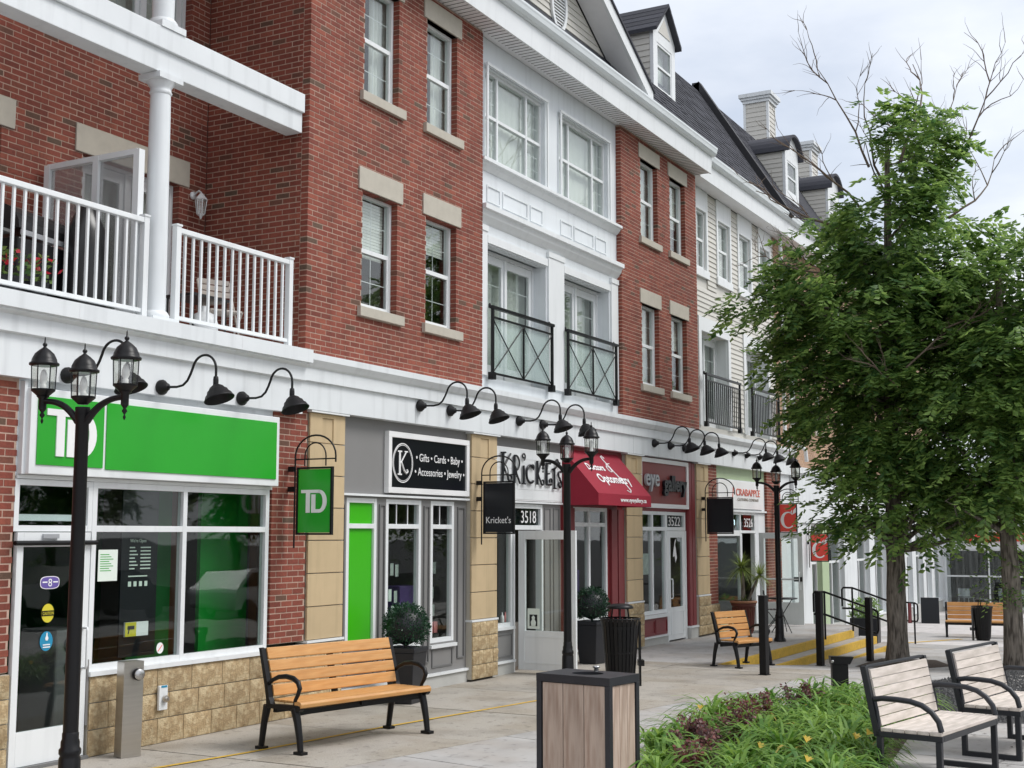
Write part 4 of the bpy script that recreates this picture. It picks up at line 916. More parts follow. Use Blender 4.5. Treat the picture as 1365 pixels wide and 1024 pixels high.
# beige panelled pilasters
def pilaster(x0, x1, zb, parent=B1, stone=True):
    o = MB().box(x0 + .01, x1 - .01, .0, .15, zb, 3.50).build('pilaster', 'limestone', parent)
    zs = [zb + .02]; 
    while zs[-1] < 3.4: zs.append(min(zs[-1] + .385, 3.5))
    for a, b_ in zip(zs, zs[1:]):
        if b_ > 3.3:
            xm = (x0 + x1) / 2; q = .16 * (x1 - x0)
            b = MB(); b.box(x0, xm - q, -.03, -.001, a + .006, b_); b.box(xm + q, x1, -.03, -.001, a + .006, b_); b.box(xm - q, xm + q, -.015, -.0012, a + .006, b_ - .05); b.box(xm - q, xm + q, -.03, -.0013, b_ - .049, b_)
        else: b = MB().box(x0, x1, -.03, -.001, a + .006, b_ - .006)
        b.build('pilaster_panel', 'beige', o, bevel=.003)
    MB().box(x0 - .015, x1 + .015, -.05, .14, zb - .01, zb + .018).build('pilaster_ledge', 'white_trim', o)
    MB().box(x0 - .03, x1 + .03, -.075, .14, 3.505, 3.528).build('pilaster_cap', 'white_trim', o)
    if stone: stone_wall(x0 + .0, x1 - .0, .03, zb - .012, -.045, 4 if zb < 1 else 5, .46)
pilaster(12.39, 13.09, .82, stone=False); pilaster(16.19, 16.93, .84); pilaster(21.74, 22.46, .84); pilaster(25.34, 26.03, .82)
stone_wall(26.04, 26.63, .03, .61, -.02, 3)
# generic glazing grid: xs mullion centres, zs rail centres
def glazing(xs, zs, y, m, w=.05, name='shop_window', parent=B1, gm='shopglass', skip=(), dep=.08, fill=None, drop=0.0):
    f = MB()
    for x in xs: f.box(x - w / 2, x + w / 2, y, y + dep, zs[0] - w / 2, zs[-1] + w / 2)
    for z in zs:
        for i in range(len(xs) - 1): f.box(xs[i] + w / 2, xs[i + 1] - w / 2, y + .002, y + dep - .002, z - w / 2, z + w / 2)
    o = f.build(name, m, parent, bevel=.003)
    for i in range(len(xs) - 1):
        for j in range(len(zs) - 1):
            if (i, j) in skip: continue
            MB().box(xs[i] + w / 2, xs[i + 1] - w / 2, y + dep * .5, y + dep * .5 + .008, zs[j] + w / 2, zs[j + 1] - w / 2).build('pane', (fill or {}).get((i, j), gm), o)
    return o
def door(x0, x1, z0, z1, y, m='white_trim', glz=None, parent=B1, kick=.34, handle='r', stile=.1, panel=False, dep=.05):
    f = MB(); top = .13
    f.box(x0, x0 + stile, y, y + dep, z0, z1); f.box(x1 - stile, x1, y, y + dep, z0, z1); f.box(x0 + stile, x1 - stile, y, y + dep, z0, z0 + kick); f.box(x0 + stile, x1 - stile, y, y + dep, z1 - top, z1)
    o = f.build('door', m, parent, bevel=.003)
    MB().box(x0 + stile, x1 - stile, y + dep * .4, y + dep * .4 + .008, z0 + kick, z1 - top).build('pane', 'shopglass', o)
    if panel:
        b = MB(); pframe(b, x0 + stile - .02, x1 - stile + .02, z0 + .1, z0 + kick - .08, y, .012, .008); b.build('kick_panel', m, o)
    hx = (x1 - stile / 2 - .02) if handle == 'r' else (x0 + stile / 2 + .02)
    h = MB(); h.tube([(hx, y - .002, 1.2), (hx, y - .055, 1.2), (hx, y - .06, 1.17), (hx, y - .06, .86), (hx, y - .055, .83), (hx, y - .002, .83)], .012, 8); h.build('pull_handle', 'white_trim', o)
    return o
# ---- bank front
y = .0
bankw = glazing([9.10, 10.34, 11.67], [.815, 2.12, 2.535], y, 'white_trim', .06)
tr = glazing([8.175, 9.04], [2.12, 2.535], y, 'white_trim', .055, name='door_transom')
MB().box(8.16, 11.73, -.01, .1, 2.566, 2.60).build('window_head', 'white_trim', B1)
MB().box(8.2, 9.0, .09, .13, 2.19, 2.25).build('transom_light', 'gutter', tr)
d = door(8.185, 9.045, .03, 2.085, -.015, kick=.30, stile=.072)
MB().tube([(8.13, -.05, 1.99), (9.09, -.05, 1.99)], .022, 8).build('sweep_bar', 'black', d)
MB().box(8.46, 8.64, -.04, -.016, 2.03, 2.07).build('door_sensor', 'grey_letter', d)
MB().box(9.05, 9.075, -.02, .02, .3, .9).build('keypad_strip', 'grey_paint', d)
MB().box(8.155, 9.07, -.06, .2, .0, .028).build('threshold', 'grey_dark', d)
def disc(x, z, y, rx, rz, m, name, parent, n=24, p=2.0):
    b = MB(); pts = []
    for i in range(n):
        a = 2 * math.pi * i / n; c, s_ = math.cos(a), math.sin(a); pts.append((x + rx * math.copysign(abs(c) ** (2 / p), c), z + rz * math.copysign(abs(s_) ** (2 / p), s_)))
    b.extrY(pts, y, y + .0015); return b.build(name, m, parent)
# vinyl stickers on the bank door
ya = -.0005
o = disc(8.585, 1.63, ya, .112, .058, 'white_sign', 'sticker', d, 32, 3.2); disc(8.585, 1.63, ya - .002, .104, .051, 'purple', 'sticker_print', d, 32, 3.2)
text('8', 'sticker_print', 'white_sign', d, .1, (8.585, ya - .004, 1.63), depth=.002)
for xx, zz in ((8.525, 1.635), (8.648, 1.635)):
    MB().box(xx - .028, xx + .028, ya - .0045, ya - .003, zz - .006, zz + .006).build('sticker_print', 'white_sign', d)
disc(8.575, 1.355, ya, .072, .085, 'yellow_st', 'sticker', d); MB().box(8.505, 8.645, ya - .003, ya - .001, 1.33, 1.378).build('sticker_print', 'black_sign', d)
text('CAUTION', 'sticker_print', 'yellow_st', d, .04, (8.575, ya - .005, 1.354), width=.125, depth=.002)
disc(8.57, 1.105, ya, .074, .088, 'blue_st', 'sticker', d)
b = MB(); b.lathe([(.012, 0), (.02, .02), (.008, .045), (.006, .07)], (0, 0, 0), 10); b.xf(Matrix.Translation((8.572, ya - .003, 1.11)) @ Matrix.Scale(.1, 4, (0, 1, 0))); b.build('sticker_print', 'white_sign', d)
for k in range(2): MB().box(8.53, 8.612, ya - .004, ya - .002, 1.068 - k * .022, 1.078 - k * .022).build('sticker_print', 'white_sign', d)
# inside the bank: green walls, dark info panel, timber post, hours
MB().box(6.2, 12.33, 3.2, 3.3, .02, 3.54).build('shop_wall', 'dkgreen', B1)
MB().box(11.2, 12.0, .55, .6, .02, 3.3).build('green_screen', 'midgreen', B1)
MB().box(10.42, 11.18, .85, .9, .02, 3.3).build('green_screen', 'dkgreen', B1)
MB().box(12.12, 12.28, .5, .62, .02, 3.3).build('timber_post', 'timber_post', B1); MB().box(10.53, 10.62, .26, .36, .02, 3.3).build('timber_post', 'timber_post', B1)
ip = MB().box(9.62, 10.12, .16, .175, .86, 2.5).build('info_panel', 'black_sign', B1)
for k in range(7):
    MB().box(9.73, 9.73 + .07 + .02 * (k % 3), .156, .1595, 1.93 - k * .035, 1.942 - k * .035).build('print_line', 'paper', ip); MB().box(9.88, 10.02, .156, .1595, 1.93 - k * .035, 1.942 - k * .035).build('print_line', 'paper', ip)
text("We're Open", 'print_line', 'paper', ip, .05, (9.84, .155, 2.0), width=.22, depth=.003)
for k in range(4): MB().box(9.72 + k * .075, 9.76 + k * .075, .156, .1595, 1.55, 1.60).build('print_icon', 'paper', ip)
MB().box(9.72, 9.98, .156, .1595, 1.645, 1.657).build('print_line', 'paper', ip)
cs = MB().box(9.68, 10.0, .14, .155, 1.06, 1.2).build('camera_notice', 'white_sign', B1); MB().box(9.681, 9.83, .135, .1395, 1.061, 1.199).build('notice_half', 'yellow_st', cs)
b = MB(); b.box(9.71, 9.80, .131, .1345, 1.13, 1.165); b.tube([(9.73, .132, 1.13), (9.72, .132, 1.09)], .006, 5); b.build('camera_symbol', 'black_sign', cs)
nt_ = MB().box(9.19, 9.44, .028, .031, 1.62, 1.92).build('window_notice', 'paper', B1)
for k in range(8): MB().box(9.215, 9.33 + .08 * ((k * 7) % 3) / 3, .0265, .0278, 1.87 - k * .022, 1.877 - k * .022).build('print_line', 'green', nt_)
o = disc(10.06, .93, .03, .05, .055, 'white_sign', 'no_smoking_sticker', B1); 
b = MB(); b.tube([(10.03, .0285, .90), (10.09, .0285, .96)], .004, 5); b.build('sticker_print', 'crimson', o)
# cash machine seen through the glass
k = MB().box(9.15, 9.55, .5, 1.0, .02, 1.15).build('cash_machine', 'grey_dark', B1, bevel=.02); disc(9.33, 1.0, .494, .09, .09, 'charcoal', 'dial', k); disc(9.33, .78, .494, .08, .08, 'charcoal', 'dial', k)
def td_logo(x, z, w, h, y, m, name, parent, face='front', t=.012):
    polys = [[(0, .86), (.72, .86), (.72, 1), (0, 1)], [(.19, 0), (.35, 0), (.35, .8599), (.19, .8599)], [(.405, .15), (.56, .15), (.56, .80), (.405, .80)], [(.405, 0), (.70, 0), (.70, .1499), (.405, .1499)]]
    n = 14; 
    out = [(.70 + .30 * math.cos(a), .5 + .5 * math.sin(a)) for a in [-math.pi / 2 + math.pi * i / n for i in range(n + 1)]]
    inn = [(.70 + .145 * math.cos(a), .5 + .355 * math.sin(a)) for a in [-math.pi / 2 + math.pi * i / n for i in range(n + 1)]]
    inn[-1] = (.70, .86); inn[0] = (.70, .15)
    b = MB(); fn = (lambda p, q, d: (x + p * w, y + d, z + q * h)) if face == 'front' else (lambda p, q, d: (x + d, y - p * w, z + q * h))
    for p in polys: b.prism(p, fn, 0, t)
    for i in range(n): b.prism([out[i], out[i + 1], inn[i + 1], inn[i]], fn, 0, t)
    return b.build(name, m, parent)
# bank sign box
S = thing('bank_sign', 'long green sign box with white two-letter logo over the bank window', 'sign', (9.9, -.05, 2.6))
MB().box(8.20, 11.73, -.10, .09, 2.605, 3.385).build('sign_box', 'white_trim', S, bevel=.006)
MB().box(8.275, 9.07, -.112, -.101, 2.69, 3.315).build('sign_face', 'green', S, bevel=.003); MB().box(9.105, 11.67, -.112, -.101, 2.68, 3.32).build('sign_face', 'green', S, bevel=.003)
td_logo(8.37, 2.775, .60, .43, -.124, 'white_sign', 'logo', S)
MB().box(8.165, 8.2, -.05, .09, 2.605, 3.44).build('side_trim', 'white', S)
MB().box(8.15, 11.74, .012, .14, 2.59, 3.53).build('sign_backing', 'white', B1)
# ---- grey shop
def framed_panel(x0, x1, z0, z1, y, m, m2, parent, n=1, name='panel'):
    o = MB().box(x0, x1, y, y + .1, z0, z1).build(name, m, parent); w_ = (x1 - x0) / n
    for i in range(n):
        b = MB(); pframe(b, x0 + i * w_ + .05, x0 + (i + 1) * w_ - .05, z0 + .05, z1 - .05, y, .02, .014); b.build('panel_frame', m2, o)
    return o
YG = .06
MB().box(13.09, 16.19, YG, YG + .1, 2.575, 3.53).build('sign_band', 'grey_paint', B1)
MB().box(13.09, 16.19, YG - .06, YG + .08, 2.545, 2.572).build('band_ledge', 'white_trim', B1)
wall_ops = [(13.27, 13.93, .68, 2.52), (14.14, 14.99, .58, 2.52), (15.23, 15.85, .60, 2.52)]
w = MB()
for a, b_, c, d_ in rect_minus(13.09, 16.19, .20, 2.54, wall_ops): w.box(a, b_, YG, YG + .1, c, d_)
gwall = w.build('shop_front', 'grey_paint', B1)
for xa, xb in ((13.12, 13.22), (13.97, 14.10), (15.04, 15.18), (15.93, 16.12)):
    b = MB(); pframe(b, xa, xb, .35, 2.45, YG, .018, .02); b.build('pilaster_frame', 'grey_dark', gwall)
for xa, xb in ((13.27, 13.93), (14.14, 14.99), (15.23, 15.85)):
    b = MB(); pframe(b, xa + .04, xb - .04, .27, .52, YG, .02, .014); b.build('panel_frame', 'grey_dark', gwall)
MB().box(13.09, 16.19, YG - .05, YG + .12, .165, .199).build('base_ledge', 'white_trim', B1); MB().box(13.09, 16.19, YG - .02, YG + .12, 0, .164).build('base', 'curb', B1)
glazing([13.30, 13.90], [.71, 2.17, 2.49], YG + .0, 'white_trim', .06, fill={(0, 0): 'green_panel', (0, 1): 'green_panel'}, dep=.07)
gz = glazing([14.17, 14.96], [.61, 2.17, 2.49], YG + .0, 'white_trim', .06); gz2 = glazing([15.26, 15.82], [.63, 2.17, 2.49], YG + .0, 'white_trim', .06)
for o, a, b_ in ((gz, 14.17, 14.96), (gz2, 15.26, 15.82)):
    for t in ((.33, .67) if o is gz else (.45,)): xx = a + (b_ - a) * t; MB().box(xx - .008, xx + .008, YG + .03, YG + .038, 2.2, 2.46).build('muntin', 'white_trim', o)
    MB().box(a - .06, b_ + .06, YG - .045, YG - .002, .53, .575).build('sill', 'white_trim', o)
# cards hanging in the windows
for xa, xb in ((14.25, 14.9), (15.3, 15.8), (17.0, 17.5)):
    for zr in (1.62, 1.27, 1.05):
        x = xa
        while x < xb:
            zj = rs.uniform(-.02, .02); MB().box(x, x + .075, .34, .343, zr - .1 + zj, zr + .06 + zj).build('greeting_card', 'card', B1); x += rs.uniform(.11, .17)
    MB().box(xa - .05, xb + .05, .3, .5, .66, .70).build('display_shelf', 'interior', B1)
for k in range(4): MB().box(15.3 + k * .12, 15.39 + k * .12, .26, .29, .705, .86).build('boxed_gift', 'pink', B1, bevel=.004)
MB().box(15.3, 15.85, .6, .9, .95, 1.35).build('display_block', 'lilac', B1)
# oval-monogram sign
S = thing('gift_shop_sign', 'black rectangular sign with white frame and circled letter listing gifts and cards', 'sign', (15.1, 0, 2.58))
b = MB(); x0, x1, z0, z1 = 14.08, 16.15, 2.60, 3.40
pframe(b, x0, x1, z0, z1, YG - .0, .075, .075); b.build('sign_frame', 'white_sign', S, bevel=.004)
MB().box(x0 + .075, x1 - .075, YG - .05, YG - .002, z0 + .075, z1 - .075).build('sign_board', 'black_sign', S)
yy = YG - .056
def ring(cx, cz, rx, rz, t, y, m, name, parent, n=36):
    b = MB(); A = [2 * math.pi * i / n for i in range(n)]
    o1 = [(cx + rx * math.cos(a), y, cz + rz * math.sin(a)) for a in A]; i1 = [(cx + (rx - t) * math.cos(a), y, cz + (rz - t) * math.sin(a)) for a in A]
    o2 = [(p[0], y + .006, p[2]) for p in o1]; b.add(o1 + i1 + o2, [(i, (i + 1) % n, n + (i + 1) % n, n + i) for i in range(n)] + [(i, 2 * n + i, 2 * n + (i + 1) % n, (i + 1) % n) for i in range(n)]); return b.build(name, m, parent)
ring(14.44, 3.0, .245, .262, .014, yy, 'white_sign', 'ring', S); ring(14.44, 3.0, .222, .238, .007, yy, 'white_sign', 'ring', S)
b = MB(); cx, cz = 14.42, 3.0
b.box(cx - .07, cx - .03, yy, yy + .005, cz - .14, cz + .14); b.box(cx - .10, cx, yy, yy + .005, cz + .141, cz + .16); b.box(cx - .10, cx, yy, yy + .005, cz - .16, cz - .141)
b.tube([(cx - .03, yy, cz), (cx + .10, yy, cz + .15)], .010, 6); b.tube([(cx - .02, yy, cz + .01), (cx + .05, yy, cz - .10), (cx + .10, yy, cz - .135), (cx + .135, yy, cz - .11), (cx + .12, yy, cz - .085)], .014, 6); b.box(cx + .06, cx + .14, yy, yy + .005, cz + .145, cz + .16)
b.build('monogram', 'white_sign', S)
text('\u2022 Gifts \u2022 Cards \u2022 Baby \u2022', 'lettering', 'white_sign', S, .15, (15.37, yy, 3.075), width=1.22, depth=.004); text('\u2022 Accessories \u2022 Jewelry \u2022', 'lettering', 'white_sign', S, .15, (15.38, yy, 2.885), width=1.30, depth=.004)
# ---- shop with the open door, number 3518
MB().box(16.93, 19.22, YG, YG + .1, 3.385, 3.53).build('sign_band', 'grey_paint', B1)
MB().box(16.93, 19.22, YG - .05, YG + .1, 2.545, 2.572).build('band_ledge', 'white_trim', B1)
glazing([16.97, 17.55], [.72, 2.17], YG, 'white_trim', .06); MB().box(16.94, 17.6, YG - .04, YG - .002, .65, .695).build('sill', 'white_trim', B1)
framed_panel(16.93, 17.6, .20, .645, YG, 'grey_paint', 'grey_dark', B1); MB().box(16.93, 17.6, YG - .05, YG + .1, .165, .199).build('base_ledge', 'white_trim', B1); MB().box(16.93, 17.6, YG - .02, YG + .1, 0, .164).build('base', 'curb', B1)
tr = glazing([17.63, 18.55], [2.17, 2.50], YG, 'white_trim', .07, name='door_transom'); MB().box(17.66, 18.52, YG + .05, YG + .06, 2.2, 2.47).build('number_plate', 'black_sign', tr)
text('3518', 'lettering', 'white_sign', tr, .27, (18.16, YG + .03, 2.335), width=.50, depth=.004)
MB().box(17.595, 17.64, YG - .01, YG + .1, 0, 2.13).build('door_jamb', 'white_trim', B1); MB().box(18.53, 18.58, YG - .01, YG + .1, 0, 2.13).build('door_jamb', 'white_trim', B1)
framed_panel(18.58, 19.22, .0, 2.54, YG, 'grey_paint', 'grey_dark', B1, 2); MB().box(16.94, 17.59, YG, YG + .08, 2.21, 2.54).build('panel', 'grey_paint', B1)
od = door(0.0, .96, .05, 2.12, -.025, kick=.58, handle='r', stile=.11, panel=True)
nb = MB().box(.16, .36, -.032, -.0265, .66, .96).build('door_notice', 'paper', od); MB().box(.195, .325, -.036, -.0325, .70, .87).build('notice_print', 'black_sign', nb); b = MB(); b.lathe([(.035, .70), (.045, .76), (.02, .80), (.03, .83), (.0, .86)], (.26, -.037, 0), 10, smooth=False); b.xf(Matrix.Translation((0, -.036, 0)) @ Matrix.Scale(.05, 4, (0, 1, 0)) @ Matrix.Translation((0, .036, 0))); b.build('notice_print', 'paper', nb)
def swing(o, hinge, ang):      # a leaf built along +X from the origin is hung on its hinge and opened
    m = Matrix.Translation(hinge) @ Matrix.Rotation(ang, 4, 'Z'); o.matrix_world = m @ W[o.name]; o.matrix_parent_inverse = wmat(o.parent).inverted(); o.matrix_basis = m @ W[o.name]
swing(od, Vector((17.64, -.02, 0)), R(-90))
# goods inside by the door
for k, (xx, zz, mm) in enumerate(((18.05, .70, 'white_sign'), (18.15, .70, 'pink'))):
    b = MB(); b.lathe([(.03, 0), (.035, .05), (.03, .1), (.012, .12), (.012, .16)], (xx, .5, zz), 10); b.build('bottle', mm, B1)
MB().box(17.8, 18.5, .4, .7, .0, .69).build('display_shelf', 'interior', B1)
# white lettering board
S = thing('whimsical_shop_sign', 'white boarded sign with curly black letters above the open white door', 'sign', (18.05, 0, 2.58))
MB().box(16.95, 19.2, YG - .04, YG - .002, 2.58, 3.38).build('sign_board', 'white_sign', S)
for k in range(5): MB().box(16.96, 19.19, YG - .046, YG - .041, 2.60 + k * .155, 2.745 + k * .155).build('board', 'white_trim', S)
yl = YG - .075
def swirl(pts, r=.018, m='black_sign', nm='letter'):
    b = MB(); b.tube(pts, r, 6); return b.build(nm, m, S)
def L2(pl, r=.02): return swirl([(p, yl, q) for p, q in pl], r * .8)
def spiral(cx, cz, r0, r1, a0, a1, n=12): return [(cx + (r0 + (r1 - r0) * i / n) * math.cos(a0 + (a1 - a0) * i / n), cz + (r0 + (r1 - r0) * i / n) * math.sin(a0 + (a1 - a0) * i / n)) for i in range(n + 1)]
zc = 3.06; H = .22
# K R i C K E T ' s
L2([(17.13, zc - H), (17.15, zc + H)], .028); L2([(17.08, zc + H), (17.22, zc + H + .01)], .02); L2([(17.15, zc), (17.38, zc + H)], .02); L2([(17.15, zc + .02), (17.30, zc - .14)] + spiral(17.36, zc - .14, .07, .03, math.pi, 2.6 * math.pi), .022)
L2([(17.50, zc - H), (17.50, zc + H * .9)], .028); L2([(17.50, zc + H * .9)] + spiral(17.55, zc + .08, .12, .1, 1.5, -1.4), .02); L2([(17.52, zc - .01), (17.68, zc - H)], .022)
L2([(17.80, zc - H), (17.80, zc + .06)], .026); L2(spiral(17.80, zc + .2, .06, .02, -1.2, 5.5), .016); L2([(17.75, zc - H), (17.86, zc - H)], .016)
L2(spiral(18.03, zc - .06, .13, .14, .9, 5.4, 16), .026); L2(spiral(18.10, zc + .05, .05, .015, -1, 5), .016)
L2([(18.26, zc - H), (18.26, zc + H * .7)], .028); L2([(18.28, zc - .05), (18.42, zc + .17)], .02); L2([(18.28, zc - .05), (18.38, zc - .18)] + spiral(18.44, zc - .17, .06, .02, math.pi, 2.7 * math.pi), .02)
L2([(18.58, zc - .21), (18.58, zc + .12)], .028); L2([(18.56, zc + .13), (18.72, zc + .13)], .02); L2([(18.58, zc - .04), (18.68, zc - .03)], .018); L2([(18.58, zc - .21), (18.72, zc - .21)] + spiral(18.72, zc - .15, .06, .02, -1.5, 4), .02)
L2([(18.86, zc - .26), (18.86, zc + .06)], .026); L2([(18.78, zc + .04), (18.90, zc + .07), (18.98, zc + .12)] + spiral(18.95, zc + .17, .05, .02, -.6, 4.6), .02); L2([(18.82, zc - .26), (18.92, zc - .26)], .016)
L2([(19.05, zc + .17), (19.05, zc + .10)], .02); L2(spiral(19.06, zc - .04, .06, .05, .9, 4.6) + spiral(19.05, zc - .19, .07, .03, 1.4, -4.4), .022)
# ---- optometry bay: dark red woodwork, awning
YR = .06
w = MB()
for a, b_, c, d_ in rect_minus(19.22, 21.74, .17, 3.53, [(19.70, 21.08, .60, 2.52)]): w.box(a, b_, YR, YR + .1, c, d_)
rw = w.build('shop_front', 'darkred', B1)
glazing([19.74, 20.34, 21.04], [.64, 2.23, 2.49], YR, 'white_trim', .07); MB().box(19.66, 21.14, YR - .05, YR - .002, .545, .60).build('sill', 'white_trim', rw)
for xa, xb in ((19.75, 20.3), (20.38, 21.05)):
    b = MB(); pframe(b, xa, xb, .22, .5, YR, .022, .016); b.build('panel_frame', 'darkred', rw)
for xa, xb in ((21.16, 21.4), (21.45, 21.7), (19.26, 19.45), (19.48, 19.66)): MB().box(xa, xb, YR - .05, YR - .001, .20, 2.50).build('pilaster_strip', 'darkred', rw)
MB().box(19.22, 21.74, YR - .06, YR + .1, .14, .168).build('base_ledge', 'white_trim', B1); MB().box(19.22, 21.74, YR - .02, YR + .1, 0, .139).build('base', 'curb', B1)
MB().box(21.74 - .0, 22.0, .16, .3, 0, 3.5).build('inner_wall', 'interior', B1)
for k in range(2): MB().box(19.9 + k * .6, 20.35 + k * .6, .55, .9, .8, 1.25 + .2 * k).build('display_block', 'lilac' if k else 'white', B1)
A = thing('awning', 'dark red sloping fabric awning with white optometry lettering', 'awning', (20.4, -.3, 2.52))
a0, a1, yt_, zt_, yf_, zf_, zv_ = 19.28, 21.50, .05, 3.47, -.60, 2.73, 2.54
b = MB(); b.add([(a0, yt_, zt_), (a1, yt_, zt_), (a1, yf_, zf_), (a0, yf_, zf_), (a0, yt_ + .0, zt_ - .02), (a1, yt_, zt_ - .02), (a1, yf_ + .012, zf_ - .014), (a0, yf_ + .012, zf_ - .014)], [(3, 2, 1, 0), (4, 5, 6, 7), (0, 1, 5, 4), (1, 2, 6, 5), (3, 0, 4, 7), (2, 3, 7, 6)]); b.build('slope', 'awning', A)
MB().box(a0, a1, yf_, yf_ + .012, zv_, zf_ - .001).build('valance', 'awning', A)
for xa in (a0, a1 - .012): MB().extrX([(yf_ + .0125, zv_), (yt_, zv_), (yt_, zt_ - .021), (yf_ + .0125, zf_ - .015)], xa, xa + .012).build('side_panel', 'awning', A)
text('www.eyegallery.ca', 'lettering', 'white_sign', A, .1, (20.72, yf_ - .004, 2.632), width=1.12, depth=.004, bold=.002)
ang = math.atan2(yt_ - yf_, zt_ - zf_)
def on_slope(o, x, s):    # lettering laid on the slope: tilt about X
    ctr = Vector((x, yf_ + (yt_ - yf_) * s, zf_ + (zt_ - zf_) * s)); nrm = Vector((0, -(zt_ - zf_), (yt_ - yf_))).normalized()
    me = o.data; rot = Matrix.Rotation(-ang, 4, 'X'); me.transform(rot); p = ctr + nrm * .006; o.location = p; 
for s_, txt, sz, xx, wd in ((.62, 'Doctors', .20, 20.02, .70), (.33, 'Optometry', .27, 20.42, 1.30)):
    on_slope(text(txt, 'lettering', 'white_sign', A, sz, (0, 0, 0), width=wd, depth=.004, bold=.005, italic=.1), xx, s_)
n = 14; cv = [(20.62 + .05 * math.sin(t * 5), .93 - .85 * t) for t in [i / n for i in range(n + 1)]]
fc = [(20.72, .86), (20.68, .92), (20.62, .90), (20.61, .80), (20.66, .55), (20.74, .22), (20.74, .10), (20.66, .05), (20.58, .10)]
nv = Vector((0, -(zt_ - zf_), (yt_ - yf_))).normalized() * .008
b = MB(); b.tube([(x_, yf_ + (yt_ - yf_) * s_ + nv.y, zf_ + (zt_ - zf_) * s_ + nv.z) for x_, s_ in fc], .011, 6); b.tube([(x_, yf_ + (yt_ - yf_) * s_ + nv.y, zf_ + (zt_ - zf_) * s_ + nv.z) for x_, s_ in ((20.54, .66), (20.60, .72), (20.76, .74))], .009, 6); b.tube([(x_, yf_ + (yt_ - yf_) * s_ + nv.y, zf_ + (zt_ - zf_) * s_ + nv.z) for x_, s_ in spiral(20.56, .60, .07, .07, 0, 6.3)], .011, 6); b.build('lettering', 'white_sign', A)
# ---- eyewear shop 3522
w = MB()
for a, b_, c, d_ in rect_minus(22.46, 25.34, .17, 3.53, [(22.56, 24.92, .56, 2.50), (23.85, 24.92, .0, 2.5)]): w.box(a, b_, YR, YR + .1, c, d_)
rw = w.build('shop_front', 'darkred', B1)
g1 = glazing([22.58, 23.16, 23.84], [.60, 2.17, 2.47], YR, 'white_trim', .07); MB().box(22.5, 23.9, YR - .05, YR - .002, .50, .56).build('sill', 'white_trim', rw)
g2 = glazing([23.875, 24.86], [2.17, 2.47], YR + .001, 'white_trim', .07, name='door_transom'); MB().box(23.95, 24.8, YR + .05, YR + .06, 2.2, 2.44).build('number_plate', 'black_sign', g2)
text('3522', 'lettering', 'white_sign', g2, .26, (24.36, YR + .03, 2.32), width=.62, depth=.004)
d2 = door(23.92, 24.82, .03, 2.13, YR - .005, kick=.62, handle='l', stile=.13, panel=True); MB().box(24.83, 24.9, YR - .01, YR + .1, 0, 2.13).build('door_jamb', 'white_trim', B1); MB().box(23.85, 23.915, YR - .01, YR + .1, 0, 2.13).build('door_jamb', 'white_trim', B1)
b = MB(); b.add([(24.25, YR + .012, 1.75), (24.34, YR + .012, 1.86), (24.40, YR + .012, 1.98), (24.33, YR + .012, 1.94), (24.37, YR + .012, 1.80), (24.43, YR + .012, 1.62), (24.36, YR + .012, 1.50), (24.31, YR + .012, 1.64), (24.22, YR + .012, 1.62)], [(0, 1, 3), (1, 2, 3), (1, 4, 5, 0), (0, 5, 7, 8), (5, 6, 7)]); b.build('door_decal', 'white_sign', d2)
for xa, xb in ((22.6, 23.2), (23.24, 23.82)):
    b = MB(); pframe(b, xa, xb, .20, .46, YR, .022, .016); b.build('panel_frame', 'darkred', rw)
for xa, xb in ((24.95, 25.1), (25.13, 25.3)): MB().box(xa, xb, YR - .06, YR - .001, .25, 3.5).build('pilaster_strip', 'darkred', rw)
MB().box(22.46, 23.85, YR - .06, YR + .1, .14, .168).build('base_ledge', 'white_trim', B1); MB().box(22.46, 23.85, YR - .02, YR + .1, 0, .139).build('base', 'curb', B1)
MB().box(24.93, 25.33, YR - .08, YR + .1, 0, .21).build('base', 'curb', B1); MB().box(24.92, 25.335, YR - .1, YR + .1, .211, .245).build('base_ledge', 'white_trim', B1)
MB().box(23.2, 23.8, .3, .31, 1.3, 1.7).build('poster', 'card', B1); MB().box(22.7, 23.0, .5, .6, .6, 1.9).build('display_block', 'darkred', B1)
S = thing('eyewear_sign', 'brown red sign in a white frame with silver and black lettering', 'sign', (23.8, 0, 2.56))
b = MB(); pframe(b, 22.44, 24.93, 2.565, 3.50, YR, .08, .07); b.build('sign_frame', 'white_sign', S); MB().box(22.52, 24.85, YR - .04, YR - .002, 2.645, 3.42).build('sign_board', 'signred', S)
text('eye', 'lettering', 'grey_letter', S, .46, (22.95, YR - .085, 3.03), width=.66, depth=.05, bold=.006); text('gallery', 'lettering', 'black_sign', S, .42, (24.13, YR - .085, 3.0), width=1.22, depth=.05, bold=.012)
# ---- clothing shop 3526
MB().box(26.63, 30.12, YR, YR + .1, 3.27, 3.53).build('sign_band', 'sage', B1)
MB().box(26.63, 30.12, YR - .05, YR + .1, 2.56, 2.60).build('band_ledge', 'white_trim', B1); MB().box(26.63, 30.12, YR + .002, YR + .1, 2.601, 3.269).build('sign_backing', 'white', B1)
g1 = glazing([26.72, 28.32, 29.36], [2.12, 2.53], YR, 'white_trim', .06, name='transom_window')
g3 = glazing([26.72, 28.32], [.32, 2.06], YR, 'white_trim', .06); MB().box(26.63, 28.36, YR - .01, YR + .1, 0, .28).build('base', 'sage', B1)
MB().box(26.632, 26.68, YR - .02, YR + .1, .28, 2.55).build('corner_post', 'sage', B1); MB().box(29.40, 30.12, YR, YR + .1, 0, 2.55).build('panel', 'white', B1)
MB().box(28.36, 28.42, YR, YR + .1, 0, 2.08).build('door_jamb', 'white_trim', B1); MB().box(29.32, 29.39, YR, YR + .1, 0, 2.08).build('door_jamb', 'white_trim', B1)
